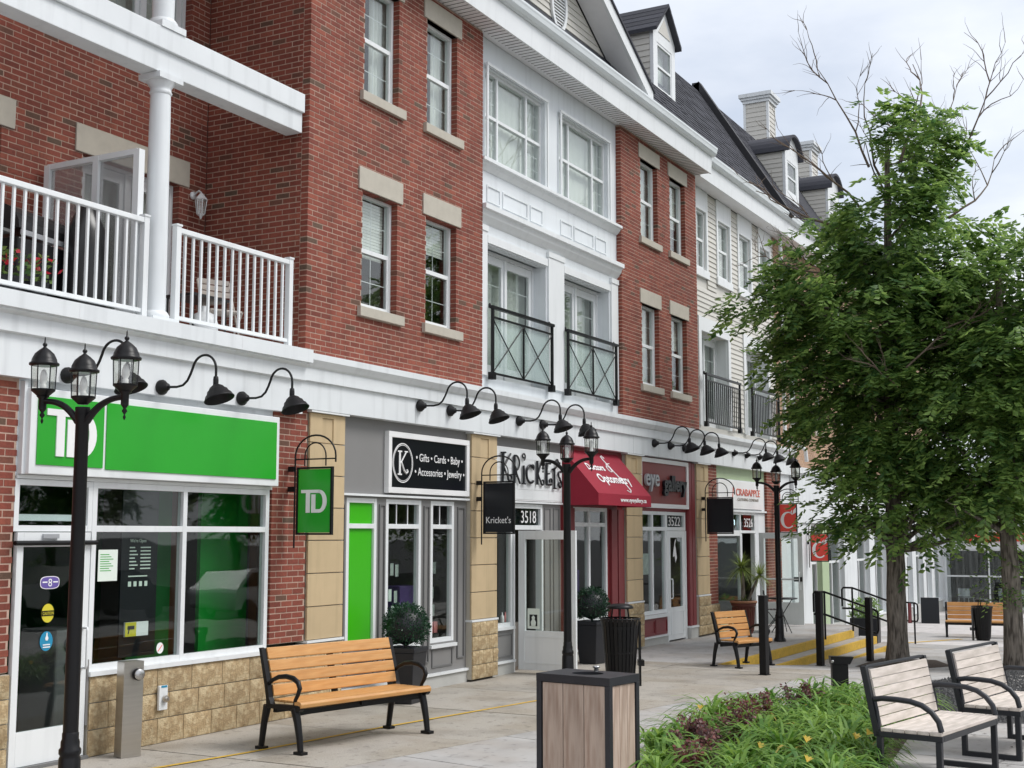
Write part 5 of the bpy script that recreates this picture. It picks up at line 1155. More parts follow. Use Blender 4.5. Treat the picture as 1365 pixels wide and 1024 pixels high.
text('3526', 'lettering', 'white_sign', g1, .28, (28.95, YR + .02, 2.325), width=.62, depth=.004)
neon = bpy.data.materials.new('neon_open'); neon.use_nodes = True; nb_ = neon.node_tree.nodes['Principled BSDF']; nb_.inputs['Emission Color'].default_value = (.7, .9, 1, 1); nb_.inputs['Emission Strength'].default_value = 1.6; M['neon'] = neon
text('open', 'open_sign', 'neon', g1, .26, (27.95, YR + .1, 2.30), width=.55, depth=.01)
cd = door(0.0, 1.0, .03, 2.10, -.025, kick=.50, handle='r', stile=.11, panel=True)
MB().tube([(.12, -.06, 1.05), (.9, -.06, 1.05)], .022, 8).build('push_bar', 'white_trim', cd)
MB().box(.80, .98, -.075, -.026, 1.0, 1.1).build('latch_box', 'black', cd)
swing(cd, Vector((29.36, -.03, 0)), R(-86))
S = thing('clothing_shop_sign', 'white sign board with faded coral lettering beneath a sage green band', 'sign', (28.3, 0, 2.6))
MB().box(26.75, 29.9, YR - .05, YR - .002, 2.63, 3.24).build('sign_board', 'white_sign', S)
text('CRABAPPLE', 'lettering', 'coral_text', S, .22, (28.75, YR - .058, 3.0), width=1.7, depth=.008); text('CLOTHING COMPANY', 'lettering', 'pale_text', S, .09, (28.75, YR - .058, 2.84), width=1.5, depth=.006)
b = MB(); b.tube([(27.65, YR - .056, 2.85), (27.70, YR - .056, 3.0), (27.72, YR - .056, 3.12)], .012, 6); b.build('logo', 'coral_text', S)
for k, (xx, mm) in enumerate(((27.0, 'blue_st'), (27.45, 'paper'), (28.0, 'card'))):
    b = MB(); b.lathe([(.16, .55), (.2, .8), (.14, 1.15), (.19, 1.45), (.06, 1.6), (.05, 1.7)], (xx, .7, 0), 12); b.build('garment', mm, B1)
MB().box(31.2, 32.0, .0, .3, 0, 3.53).build('shop_pier', 'white', B1)
# ------------------------------------------------------------------ hanging bracket signs
def bracket_sign(name, label, X, z0, z1, w, face, y0=-.14, group=None):
    r = thing(name, label, 'sign', (X, 0, z0 - .1))
    b = MB(); n = 14; yo, yi = y0, y0 - w; zt = z1 + .12; ry = (yo - yi) / 2 + .035; cy = (yo + yi) / 2
    arc = [(X, cy + ry * math.cos(math.pi * i / n), zt + ry * .85 * math.sin(math.pi * i / n)) for i in range(n + 1)]
    b.tube([(X, cy + ry, z0 - .15)] + arc + [(X, cy - ry, zt - .07)], .011, 6)
    arc2 = [(X, cy + ry * .52 * math.cos(math.pi * i / n), zt + ry * .55 * math.sin(math.pi * i / n)) for i in range(n + 1)]
    b.tube([(X, cy + ry * .52, z1 + .01)] + arc2 + [(X, cy - ry * .52, z1 + .01)], .009, 6)
    b.tube([(X, cy + ry, zt - .03), (X, cy - ry, zt - .03)], .009, 6)
    b.build('bracket', 'black', r)
    for zz in (z1 - .02, z1 - .25): MB().box(X - .025, X + .025, cy + ry + .005, -.02, zz - .03, zz + .03).build('wall_mount', 'black', r)
    fr = MB(); t = .022; xa, xb = X - .02, X + .02
    fr.box(xa, xb, yi, yi + t, z0, z1); fr.box(xa, xb, yo - t, yo, z0, z1); fr.box(xa, xb, yi + t, yo - t, z0, z0 + t); fr.box(xa, xb, yi + t, yo - t, z1 - t, z1); fr.build('sign_frame', 'black', r)
    MB().box(X - .012, X + .012, yi + t + .004, yo - t - .004, z0 + t + .004, z1 - t - .004).build('sign_board', face, r)
    return r, cy
r, cy = bracket_sign('hanging_sign', 'green hanging sign with white logo on a black arched bracket by the brick pier', 12.02, 2.06, 2.83, .50, 'green')
td_logo(12.02 - .02, 2.31, .36, .26, cy + .18, 'white_sign', 'logo', r, face='side', t=.006)
r, cy = bracket_sign('hanging_sign', 'black hanging sign with white curly name low on its board', 16.34, 2.07, 2.82, .50, 'black_sign')
text("Kricket's", 'lettering', 'white_sign', r, .13, (16.34 - .016, cy, 2.27), width=.40, depth=.004, face='side')
r, cy = bracket_sign('hanging_sign', 'plain black hanging sign beside the eyewear shop pier', 25.62, 2.07, 2.82, .56, 'black_sign')
def c_logo(X, cy, z, s, parent):
    b = MB(); pts = [(X, cy - s * .42 * math.cos(a) , z + s * .5 * math.sin(a)) for a in [math.radians(50 + 260 * i / 18) for i in range(19)]]
    n = 18; vs = []; 
    for i in range(n + 1):
        a = math.radians(45 + 270 * i / n); th = .10 + .10 * math.sin(math.pi * i / n) ** 1.5
        vs.append((X, cy - s * .45 * math.cos(a), z + s * .5 * math.sin(a))); vs.append((X, cy - s * (.45 - th) * math.cos(a), z + s * (.5 - th * .6) * math.sin(a)))
    b.add(vs, [(2 * i, 2 * i + 1, 2 * i + 3, 2 * i + 2) for i in range(n)])
    b.add([(X, cy - s * .28, z + s * .32), (X, cy - s * .5, z + s * .45), (X, cy - s * .52, z + s * .78), (X, cy - s * .33, z + s * .58)], [(0, 1, 2, 3)])
    b.add([(X, cy - s * .10, z + s * .40), (X, cy - s * .25, z + s * .42), (X, cy - s * .26, z + s * .62)], [(0, 1, 2)])
    b.build('logo', 'white_sign', parent)
r, cy = bracket_sign('hanging_sign', 'coral hanging sign with white letter and leaf behind the lamp post', 30.6, 2.10, 2.80, .44, 'crimson'); c_logo(30.584, cy, 2.40, .40, r)
r, cy = bracket_sign('hanging_sign', 'coral hanging sign with white letter and leaf hung lower, next to the tree', 33.25, 1.37, 2.09, .47, 'crimson'); c_logo(33.234, cy, 1.67, .42, r)
# ------------------------------------------------------------------ street lamps
def street_lamp(label):
    r = thing('street_lamp', label, 'street lamp', (0, 0, 0), 'three-headed street lamps along the shops')
    H = 3.02
    b = MB(); b.lathe([(.056, .50), (.053, 1.6), (.049, H - .1), (.055, H - .09), (.055, H)], (0, 0, 0), 16); b.build('pole', 'black', r)
    b = MB(); b.lathe([(.115, 0), (.115, .05), (.092, .08), (.084, .16), (.078, .44), (.070, .46), (.08, .475), (.08, .505), (.068, .52), (.068, .56), (.06, .58), (.06, .62), (.055, .63)], (0, 0, 0), 16); b.build('pole_base', 'black', r)
    for sgn in (-1, 1):
        n = 12; pts = []
        for i in range(n + 1):
            t = i / n; pts.append((0, sgn * (.04 + .36 * t), H - .11 + .17 * (1 - (1 - t) ** 2.6)))
        b = MB(); b.tube(pts, [.030 - .010 * (i / n) for i in range(n + 1)], 8); b.lathe([(.03, -.06), (.03, .02), (.05, .04)], (0, sgn * .40, H + .06), 10)
        b.lathe([(.004, -.17), (.012, -.15), (.004, -.13), (.022, -.105), (.01, -.085), (.028, -.06)], (0, sgn * .40, H + .06), 10); b.build('arm', 'black', r)
    for y, z in ((-.40, H + .09), (0, H + .0), (.40, H + .09)):
        l = MB(); n = 6
        l.lathe([(.045, 0), (.06, .015), (.105, .055), (.112, .06), (.112, .075)], (0, y, z), 12)
        l.lathe([(.104, .292), (.135, .300), (.138, .318), (.118, .332), (.112, .36), (.088, .41), (.05, .445), (.022, .465), (.012, .475), (.022, .49), (.02, .505), (.008, .515), (.006, .555), (.002, .57)], (0, y, z), 24)
        for k in range(n):
            a = 2 * math.pi * k / n + .26; x_, y_ = .104 * math.cos(a), .104 * math.sin(a); x2, y2 = .112 * math.cos(a), .112 * math.sin(a)
            l.tube([(x_, y + y_, z + .07), (x2, y + y2, z + .298)], .007, 4, smooth=False)
        LM = Matrix.Translation((0, y, z + (.004 if y else .02))) @ Matrix.Scale(.82, 4) @ Matrix.Translation((0, -y, -z)); l.xf(LM)
        o = l.build('lantern', 'black', r)
        for k in range(n):
            a, a2 = 2 * math.pi * k / n + .26, 2 * math.pi * (k + 1) / n + .26
            MB().add([(.098 * math.cos(a), y + .098 * math.sin(a), z + .076), (.098 * math.cos(a2), y + .098 * math.sin(a2), z + .076), (.106 * math.cos(a2), y + .106 * math.sin(a2), z + .296), (.106 * math.cos(a), y + .106 * math.sin(a), z + .296)], [(0, 1, 2, 3)]).xf(LM).build('lantern_pane', 'lampglass', o)
        q = MB(); q.lathe([(.028, .076), (.028, .12), (.02, .125), (.036, .16), (.036, .2), (.02, .25), (.006, .262)], (0, y, z), 12); q.xf(LM); q.build('bulb', 'white_sign', o)
    return r
L1 = street_lamp('three-headed black street lamp before the green bank sign')
L2_ = copy_tree(L1); L2_['label'] = 'three-headed black street lamp by the maroon awning and black litter bin'
L3 = copy_tree(L1); L3['label'] = 'three-headed black street lamp by the open door of the clothing shop'
place(L1, (7.08, -1.93, 0), R(4)); place(L2_, (16.07, -1.60, 0), R(-8)); place(L3, (25.1, -1.77, 0), R(-4))
# ------------------------------------------------------------------ gooseneck wall lamps
def gooseneck():
    r = thing('gooseneck_lamp', 'x', 'wall lamp', (0, 0, 0), 'gooseneck lamps over the shop signs')
    m90 = Matrix.Rotation(R(90), 4, 'X')
    b = MB(); b.lathe([(.088, 0), (.095, .015), (.095, .05), (.07, .065), (.07, .085), (.045, .10), (.045, .13), (.014, .135)], (0, 0, 0), 16, M4=m90); b.build('wall_plate', 'black_matte', r)
    n = 16; pts = [(0, -.1, 0), (0, -.30, -.005), (0, -.42, .03)]
    pts += [(0, -.62 - .20 * math.cos(a) , .10 + .20 * math.sin(a)) for a in [math.pi * .86 - math.pi * .86 * i / n for i in range(n + 1)]]
    pts = [(0, -.1, 0), (0, -.28, -.008), (0, -.38, .008), (0, -.45, .06), (0, -.50, .14)] + [(0, -.72 + .19 * math.cos(a), .17 + .19 * math.sin(a)) for a in [.25 + (math.pi - .25) * i / n for i in range(n + 1)]] + [(0, -.91, .06)]
    b = MB(); b.tube(pts, .0155, 8); b.build('arm', 'black_matte', r)
    tilt = Matrix.Rotation(R(-20), 4, 'X')
    s = MB(); s.lathe([(.034, .0), (.034, .06), (.03, .10), (.018, .11)], (0, -.91, -.02), 12); s.build('socket', 'black_matte', r)
    s = MB(); s.lathe([(.185, -.19), (.188, -.182), (.178, -.172), (.160, -.13), (.140, -.115), (.125, -.075), (.104, -.06), (.085, -.03), (.05, -.005), (.036, .0)], (0, -.91, -.02), 24, M4=tilt, cap=False)
    s.lathe([(.036, -.01), (.05, -.015), (.082, -.04), (.12, -.085), (.156, -.14), (.183, -.19)], (0, -.91, -.02), 24, M4=tilt, cap=False); s.build('shade', 'black_matte', r)
    return r
gn = gooseneck()
GL = [(8.6, 3.53, 'black gooseneck lamp whose stem curves over a street lamp lantern'), (9.83, 3.54, 'black gooseneck lamp over the middle of the green bank sign'), (11.06, 3.54, 'black gooseneck lamp above the green hanging sign'),
      (14.68, 3.77, 'black gooseneck lamp over the black gift sign, farther from the beige pilaster'), (15.46, 3.77, 'black gooseneck lamp over the black gift sign, next to the beige pilaster'),
      (17.49, 3.78, 'black gooseneck lamp over the curly lettered sign'), (18.27, 3.78, 'black gooseneck lamp between curly lettered sign and maroon awning'),
      (22.9, 3.77, 'black gooseneck lamp over the eyewear sign, first from the awning'), (23.7, 3.77, 'black gooseneck lamp over the eyewear sign, middle of three'), (24.47, 3.77, 'black gooseneck lamp over the eyewear sign, nearest the plain black hanging sign'),
      (27.49, 3.84, 'black gooseneck lamp over the sage band, first from the eyewear shop'), (28.36, 3.84, 'black gooseneck lamp over the sage band, middle of three'), (29.29, 3.84, 'black gooseneck lamp over the sage band, nearest the tree')]
for i, (x, z, lb) in enumerate(GL):
    o = gn if i == 0 else copy_tree(gn); o['label'] = lb; place(o, (x, -.082, z), R(rs.uniform(-3, 3)), .81)
# ------------------------------------------------------------------ orange slat benches
def slat_bench(L_=1.80):
    r = thing('slat_bench', 'x', 'bench', (0, 0, 0), 'orange slatted benches with black arms')
    h = L_ / 2
    def side(x):
        b = MB(); w_ = .028
        prof = [(.36, .95), (.325, .80), (.285, .62), (.26, .47), (.25, .42)]
        outer = [(.395, .955), (.36, .96), (.325, .86), (.275, .66), (.235, .48), (.22, .40), (-.22, .405), (-.255, .41), (-.26, .455), (-.22, .465), (.20, .455)]
        b.extrX([(.355, .965), (.30, .76), (.262, .62), (.235, .50), (.225, .40), (-.24, .395), (-.265, .42), (-.255, .45), (-.22, .455), (.16, .44), (.19, .50), (.222, .64), (.27, .81), (.315, .955)][::-1], x - w_, x + w_)
        b.tube([(x, .24, .42), (x, .285, .25), (x, .32, .03)], [.042, .034, .03], 8); b.box(x - .04, x + .04, .26, .37, 0, .03)
        b.tube([(x, -.16, .42), (x, -.20, .30), (x, -.235, .14), (x, -.25, .03)], [.044, .038, .033, .03], 8); b.box(x - .04, x + .04, -.31, -.19, 0, .03)
        n = 12; arm = [(x, .235, .62), (x, .17, .665), (x, .08, .70), (x, -.03, .712), (x, -.13, .70), (x, -.20, .665), (x, -.225, .61), (x, -.20, .55), (x, -.165, .50), (x, -.16, .45)]
        b.tube(arm, [.018, .021, .024, .026, .027, .026, .024, .021, .019, .02], 8)
        b.lathe([(.014, 0), (.014, .012)], (x - w_ if x < 0 else x + w_, -.2, .43), 8, M4=Matrix.Rotation(R(90), 4, 'Y'))
        return b.build('side_frame', 'black', r, bevel=.004)
    side(-h + .03); side(h - .03)
    MB().box(-h + .06, h - .06, -.18, -.12, .355, .405).build('rail', 'black', r); MB().box(-h + .06, h - .06, .14, .19, .355, .405).build('rail', 'black', r)
    MB().box(-.03, .03, -.2, .2, .375, .43).build('centre_strap', 'black', r); MB().extrX([(.2, .42), (.235, .42), (.30, .66), (.345, .9), (.31, .9), (.255, .66)], -.03, .03).build('centre_strap', 'black', r)
    for t0, (y0, z0), (y1, z1) in ((0, (.205, .505), (.228, .61)), (1, (.230, .622), (.258, .725)), (2, (.262, .737), (.292, .838)), (3, (.297, .850), (.330, .958))):
        d = Vector((0, y1 - y0, z1 - z0)).normalized(); n_ = Vector((0, -d.z, d.y)); q = .026
        MB().extrX([(y0, z0), (y0 + n_.y * q, z0 + n_.z * q), (y1 + n_.y * q, z1 + n_.z * q), (y1, z1)], -h + .062, h - .062).build('slat', 'wood', r, bevel=.008)
    MB().extrX([(-.275, .43), (-.28, .465), (-.262, .487), (-.225, .49), (-.18, .482), (-.18, .455), (-.225, .455), (-.25, .43)][::-1], -h + .005, h - .005).build('slat', 'wood', r, bevel=.006)
    for y0 in (-.168, -.078, .012, .102): MB().box(-h + .062, h - .062, y0, y0 + .082, .457, .483).build('slat', 'wood', r, bevel=.007)
    return r
bn = slat_bench(); bn['label'] = 'orange slatted bench with black arms below the bank window'
place(bn, (11.06, -1.60, 0), R(-11.2))
b2 = slat_bench(.98); b2['label'] = 'short orange slatted bench with black arms beside the yellow edged steps'; place(b2, (20.25, -2.66, -.005), R(-20), .88)
b3 = copy_tree(bn); b3['label'] = 'orange slatted bench on the far side of the square, showing its seat back whole'; place(b3, (38.6, -3.35, zpl(38.6)), R(-80))
b4 = copy_tree(bn); b4['label'] = 'orange slatted bench partly behind the rough tree trunk beyond the far bin'; place(b4, (38.9, -5.4, zpl(38.9)), R(-84))
# ------------------------------------------------------------------ black slatted litter bins
def litter_bin(lid=True):
    r = thing('litter_bin', 'x', 'litter bin', (0, 0, 0), 'black slatted litter bins')
    n = 26
    for k in range(n):
        a = 2 * math.pi * k / n; m = Matrix.Rotation(a, 4, 'Z')
        b = MB(); b.add([(.20, -.019, .06), (.20, .019, .06), (.262, .025, .84), (.262, -.025, .84), (.285, .026, .93), (.285, -.026, .93), (.194, -.019, .06), (.194, .019, .06), (.256, .025, .84), (.256, -.025, .84)], [(0, 1, 2, 3), (3, 2, 4, 5), (7, 6, 9, 8), (0, 3, 9, 6), (2, 1, 7, 8)]); b.xf(m); b.build('bin_slat', 'black', r)
    b = MB()
    for z, rr in ((.06, .206), (.45, .236), (.80, .262)): b.lathe([(rr - .012, z), (rr - .004, z), (rr - .004, z + .03), (rr - .012, z + .03)], (0, 0, 0), 26, cap=False)
    b.lathe([(.27, .93), (.295, .93), (.298, .945), (.27, .95)], (0, 0, 0), 26, cap=False); b.build('hoop', 'black', r)
    b = MB(); b.lathe([(.17, .0), (.18, .05), (.23, .86), (.235, .9)], (0, 0, 0), 20); b.build('liner', 'black_matte', r)
    if lid:
        b = MB()
        for k in range(3): a = 2.1 * k + .4; b.tube([(.15 * math.cos(a), .15 * math.sin(a), .9), (.12 * math.cos(a), .12 * math.sin(a), 1.10)], .012, 6)
        b.lathe([(.19, 1.08), (.195, 1.10), (.17, 1.125), (.1, 1.145), (.02, 1.15)], (0, 0, 0), 20); b.build('rain_lid', 'black', r)
        b = MB(); b.box(.25, .33, -.09, .09, .28, .36); b.box(.262, .29, -.05, .05, .0, .9); b.build('mounting_post', 'black', r)
    return r
lb = litter_bin(); lb['label'] = 'black slatted litter bin with raised lid before the dark red shop panels'; place(lb, (16.8, -2.05, 0), R(-60), .97)
lb2 = copy_tree(lb); lb2['label'] = 'black slatted litter bin between the far orange benches'; place(lb2, (37.2, -3.65, zpl(37.2)), R(120))
# ------------------------------------------------------------------ wooden box bin in the foreground
r = thing('wooden_bin', 'square litter bin of grey brown boards in a dark steel frame', 'litter bin', (0, 0, 0))
w2, d2 = .215, .335; t = .045; Hb = 1.0
b = MB()
for sx in (-1, 1):
    for sy in (-1, 1): b.box(sx * w2 - (t if sx > 0 else 0), sx * w2 + (0 if sx > 0 else t), sy * d2 - (t if sy > 0 else 0), sy * d2 + (0 if sy > 0 else t), 0, Hb - .061)
for z0, z1 in ((.03, .08),):
    b.box(-w2 + t, w2 - t, -d2, -d2 + t, z0, z1); b.box(-w2 + t, w2 - t, d2 - t, d2, z0, z1); b.box(-w2, -w2 + t, -d2 + t, d2 - t, z0, z1); b.box(w2 - t, w2, -d2 + t, d2 - t, z0, z1)
b.build('frame', 'charcoal', r, bevel=.003)
n = 28; top = MB(); hole = [(.11 * math.cos(2 * math.pi * i / n), .13 * math.sin(2 * math.pi * i / n)) for i in range(n)]
def sq(i):
    a = 2 * math.pi * i / n; c, s_ = math.cos(a), math.sin(a); k = 1 / max(abs(c) / w2, abs(s_) / d2); return (c * k, s_ * k)
# make the outline pass through the four corners
corner = sorted([(math.atan2(sy * d2, sx * w2) % (2 * math.pi), (sx * w2, sy * d2)) for sx in (-1, 1) for sy in (-1, 1)])
out = [sq(i) for i in range(n)]
for a, p in corner: out[min(range(n), key=lambda i: abs((2 * math.pi * i / n - a + math.pi) % (2 * math.pi) - math.pi))] = p
vs = [(x, y, Hb) for x, y in out] + [(x, y, Hb) for x, y in hole] + [(x, y, Hb - .06) for x, y in out] + [(x, y, Hb - .06) for x, y in hole]
top.add(vs, [(i, (i + 1) % n, n + (i + 1) % n, n + i) for i in range(n)] + [(2 * n + i, 2 * n + (i + 1) % n, (i + 1) % n, i) for i in range(n)] + [(n + i, n + (i + 1) % n, 3 * n + (i + 1) % n, 3 * n + i) for i in range(n)])
top.build('lid', 'charcoal', r)
b = MB(); b.lathe([(.02, .2), (.13, .22), (.135, Hb - .07)], (0, 0, 0), 20, cap=False); b.build('liner', 'black_matte', r)
b = MB(); b.lathe([(.018, 0), (.018, .025), (.03, .03), (.028, .042), (.01, .045)], (.155, .02, Hb), 12); b.build('lock_knob', 'steel_bright', r)
for sx in (-1, 1):
    for k in range(3):
        y0 = -d2 + t + .004 + k * (2 * d2 - 2 * t - .008) / 3; MB().box(sx * (w2 - .012), sx * (w2 - .034), y0 + .003, y0 + (2 * d2 - 2 * t - .008) / 3 - .003, .085, Hb - .065).build('board', 'thermo', r, bevel=.003)
for sy in (-1, 1):
    for k in range(3):
        x0 = -w2 + t + .004 + k * (2 * w2 - 2 * t - .008) / 3; MB().box(x0 + .002, x0 + (2 * w2 - 2 * t - .008) / 3 - .002, sy * (d2 - .012), sy * (d2 - .034), .085, Hb - .065).build('board', 'thermo', r, bevel=.003)
bxc = Vector((9.07, -5.36)); e1 = Vector((math.cos(R(-8)), math.sin(R(-8)))); e2 = Vector((-e1.y, e1.x)); c = bxc + e1 * w2 + e2 * d2
place(r, (c.x, c.y, 0), R(-8))
# ------------------------------------------------------------------ whitewashed slat benches
def pale_bench(L_):
    r = thing('steel_frame_bench', 'x', 'bench', (0, 0, 0), 'pale slatted benches with charcoal steel frames'); h = L_ / 2; t = .024
    b = MB()
    for x in (-h + t, h - t):
        b.box(x - t, x + t, -.28, -.28 + 2 * t, 0, .40); b.box(x - t, x + t, .22, .22 + 2 * t, 0, .40); b.box(x - t, x + t, -.28 + 2 * t, .22, 0, .045)
        b.box(x - t, x + t, -.29, .27, .401, .445)
        b.extrX([(.235, .40), (.285, .40), (.395, .965), (.345, .965)], x - t, x + t)
    b.box(-h + 2 * t, h - 2 * t, -.29, -.25, .401, .445); b.box(-h + 2 * t, h - 2 * t, .22, .26, .401, .44)
    b.extrX([(.352, .948), (.398, .94), (.402, .967), (.356, .972)], -h + 2 * t, h - 2 * t); b.build('frame', 'charcoal', r, bevel=.004)
    n = 10
    for x in (-h + t + .004, h - t - .004):
        pts = [(x, .285, .70), (x, .22, .712), (x, .10, .712), (x, -.02, .705), (x, -.12, .68), (x, -.20, .63), (x, -.255, .56), (x, -.275, .48)]
        a = MB(); a.tube(pts, .024, 10); a.tube([(x, .25, .46), (x, .262, .60), (x, .285, .70)], .016, 8); a.build('armrest', 'charcoal', r)
    for k in range(5): y0 = -.285 + k * .104; MB().box(-h + .002, h - .002, y0, y0 + .098, .4465, .478).build('seat_slat', 'paleslat', r, bevel=.005)
    for k in range(6):
        z0 = .485 + k * .0765; o = (z0 - .40) * .195; z1 = z0 + .070; o1 = (z1 - .40) * .195
        MB().extrX([(.218 + o, z0), (.240 + o, z0), (.240 + o1, z1), (.218 + o1, z1)], -h + 2 * t + .003, h - 2 * t - .003).build('back_slat', 'paleslat', r, bevel=.004)
    return r
pb = pale_bench(1.36); pb['label'] = 'pale slatted steel frame bench beside the daylily bed'; place(pb, (11.82, -7.20, 0), R(-10))
pb2 = copy_tree(pb); pb2['label'] = 'pale slatted steel frame bench beyond it, backed by the dark gravel'; place(pb2, (13.72, -7.55, 0), R(-10))
# ------------------------------------------------------------------ bollards, low light, handrails
def bollard(label, x, y, h):
    o = MB(); z = zpl(x); o.box(-.055, .055, -.055, .055, .012, h); o.box(-.062, .062, -.062, .062, h + .001, h + .012); o.box(-.07, .07, -.07, .07, 0, .011)
    o = o.build('bollard', 'black', None, bevel=.006); tag(o, label, 'bollard', 'square black bollards'); o.location = (x, y, z); o.rotation_euler = (0, 0, R(-12))
bollard('square black bollard in front of the orange bench by the steps', 19.1, -3.36, 1.15); bollard('square black bollard before the handrail near the yellow steps', 23.3, -3.05, 1.30); bollard('square black bollard standing closest to the rough tree trunk', 25.3, -3.45, 1.18)
r = thing('bollard_light', 'short black bollard light with slanted head behind the daylilies', 'bollard light', (0, 0, 0))
MB().box(-.10, .10, -.05, .05, 0, .46).build('post', 'black', r, bevel=.005)
b = MB(); b.extrY([(-.11, .461), (.12, .461), (.17, .55), (-.12, .56)], -.06, .06); b.build('head', 'black', r, bevel=.004); b = MB(); b.lathe([(.018, 0), (.02, .02), (.01, .03)], (-.10, -.06, .5), 10, M4=Matrix.Rotation(R(90), 4, 'X')); b.build('lamp', 'steel_bright', r)
place(r, (16.5, -5.15, 0.0), R(-62))
def handrail(label, X, y0, z0, y1, z1, posts, zg):
    r = thing('handrail', label, 'handrail', (X, y0, 0), 'black stair handrails')
    b = MB(); d = .44
    def seg(t, dz): return (X, y0 + (y1 - y0) * t, z0 + (z1 - z0) * t - dz)
    top = [(X, y0 + .22, z0 - d + .04), (X, y0 + .22, z0 - .04), (X, y0 + .19, z0), seg(0, 0), seg(.5, 0), seg(1, 0), (X, y1 - .05, z1 - .03), (X, y1 - .06, z1 - .08), (X, y1 - .06, z1 - d + .06), (X, y1 - .04, z1 - d), seg(1, d), seg(.5, d), seg(0, d), (X, y0 + .22, z0 - d)]
    b.tube(top, .021, 8); b.build('rail', 'black', r)
    for t, zb in posts: p = seg(t, .02); MB().tube([(X, p[1], zb), p], .021, 8).build('post', 'black', r)
    return r
handrail('black stair handrail ending behind two bollards', 26.0, -2.42, .93, -3.4, .60, ((.0, 0.0), (.9, -.31)), 0)
handrail('black stair handrail running behind the rough tree trunk', 28.5, -2.35, .92, -3.4, .56, ((.0, 0.0), (.9, -.35)), 0)
handrail('short black handrail on the lower level beside a planter of red tubes', 33.0, -2.3, .42, -2.75, .40, ((.0, zpl(33)), (.95, zpl(33))), 0)
o = MB().lathe([(.05, 0), (.055, .02), (.045, .03), (.045, .62), (.03, .64)], (0, 0, 0), 12); o = o.build('safety_marker', 'darkred'); tag(o, 'slim dark red tube fixed inside the lower handrail', 'marker'); o.location = (33.0, -2.62, zpl(33) + .5); o.scale = (1, 1, .75)
# ------------------------------------------------------------------ push-button post, outlet on the stone wall
r = thing('door_button_post', 'brushed steel post with a round door button by the stone wall', 'button post', (0, 0, 0))
b = MB(); b.extrY([(-.10, 0), (.10, 0), (.105, .88), (-.095, .88)], -.07, .07); b.build('post', 'steel', r, bevel=.006)
b = MB(); b.lathe([(.056, 0), (.058, .03), (.05, .04)], (.04, -.07, .76), 18, M4=Matrix.Rotation(R(90), 4, 'X')); b.build('button_housing', 'black', r); b = MB(); b.lathe([(.05, .04), (.052, .05), (.045, .056), (.0, .058)], (.04, -.07, .76), 18, M4=Matrix.Rotation(R(90), 4, 'X')); b.build('button', 'steel_bright', r)
place(r, (9.32, -.30, 0), R(-18))
r = thing('wall_outlet', 'small white outlet box on the stone base below the bank window', 'outlet', (10.02, -.06, .36))
MB().box(9.96, 10.08, -.075, -.045, .33, .57).build('plate', 'white_trim', r, bevel=.006)
b = MB(); b.lathe([(.035, 0), (.035, .03), (.02, .05)], (10.03, -.076, .44), 12, M4=Matrix.Rotation(R(90), 4, 'X')); b.build('lock', 'steel', r); MB().box(9.985, 10.065, -.078, -.0755, .55, .57).build('print_line', 'blue_st', r)
# ------------------------------------------------------------------ topiary planters
def topiary():
    r = thing('topiary_planter', 'x', 'planter', (0, 0, 0), 'clipped ball topiaries in black planters')
    p = MB(); 
    for z0, z1, a, b_ in ((0, .62, .15, .20),):
        p.add([(-a, -a, z0), (a, -a, z0), (a, a, z0), (-a, a, z0), (-b_, -b_, z1), (b_, -b_, z1), (b_, b_, z1), (-b_, b_, z1)], [(3, 2, 1, 0), (4, 5, 6, 7), (0, 1, 5, 4), (1, 2, 6, 5), (2, 3, 7, 6), (3, 0, 4, 7)])
    p.box(-.215, .215, -.215, .215, .621, .68); p.build('pot', 'pot_black', r, bevel=.008)
    rn = random.Random(5); l = MB()
    for i in range(5200):
        z = rn.uniform(-1, 1); a = rn.uniform(0, 6.283); k = math.sqrt(1 - z * z); d = Vector((k * math.cos(a), k * math.sin(a), z)); rr = .295 * (rn.random() ** .18) * (1 + .06 * math.sin(4 * a + 3 * z) * math.cos(3 * z + 1) + .03 * math.sin(9 * a)) * (rn.uniform(1.03, 1.14) if rn.random() < .05 else 1)
        if d.z < -.75: continue
        c = d * rr + Vector((0, 0, .93)); t1 = d.orthogonal().normalized(); t1.rotate(Matrix.Rotation(rn.uniform(0, 6.28), 3, d)); t2 = d.cross(t1); up = (d + t1 * rn.uniform(-.8, .8)).normalized(); s_ = rn.uniform(.012, .020)
        l.add([c - t2 * s_ * .5, c + up * s_ * .9 - t1 * .0, c + t2 * s_ * .5, c - up * s_ * .9], [(0, 1, 2, 3)])
    l.build('foliage_ball', 'box', r)
    b = MB(); b.lathe([(.02, .6), (.02, .8)], (0, 0, 0), 8); b.lathe([(.03, .70), (.2, .78), (.255, .93), (.2, 1.08), (.03, 1.16)], (0, 0, 0), 16); b.build('inner_growth', 'pot_black', r); return r
tp = topiary(); tp['label'] = 'dark clipped ball in a black planter behind the orange bench'; place(tp, (13.85, -.45, 0), R(8))
tp2 = copy_tree(tp); tp2['label'] = 'dark clipped ball in a black planter by the maroon awning and street lamp'; place(tp2, (19.42, -.40, 0), R(-5))
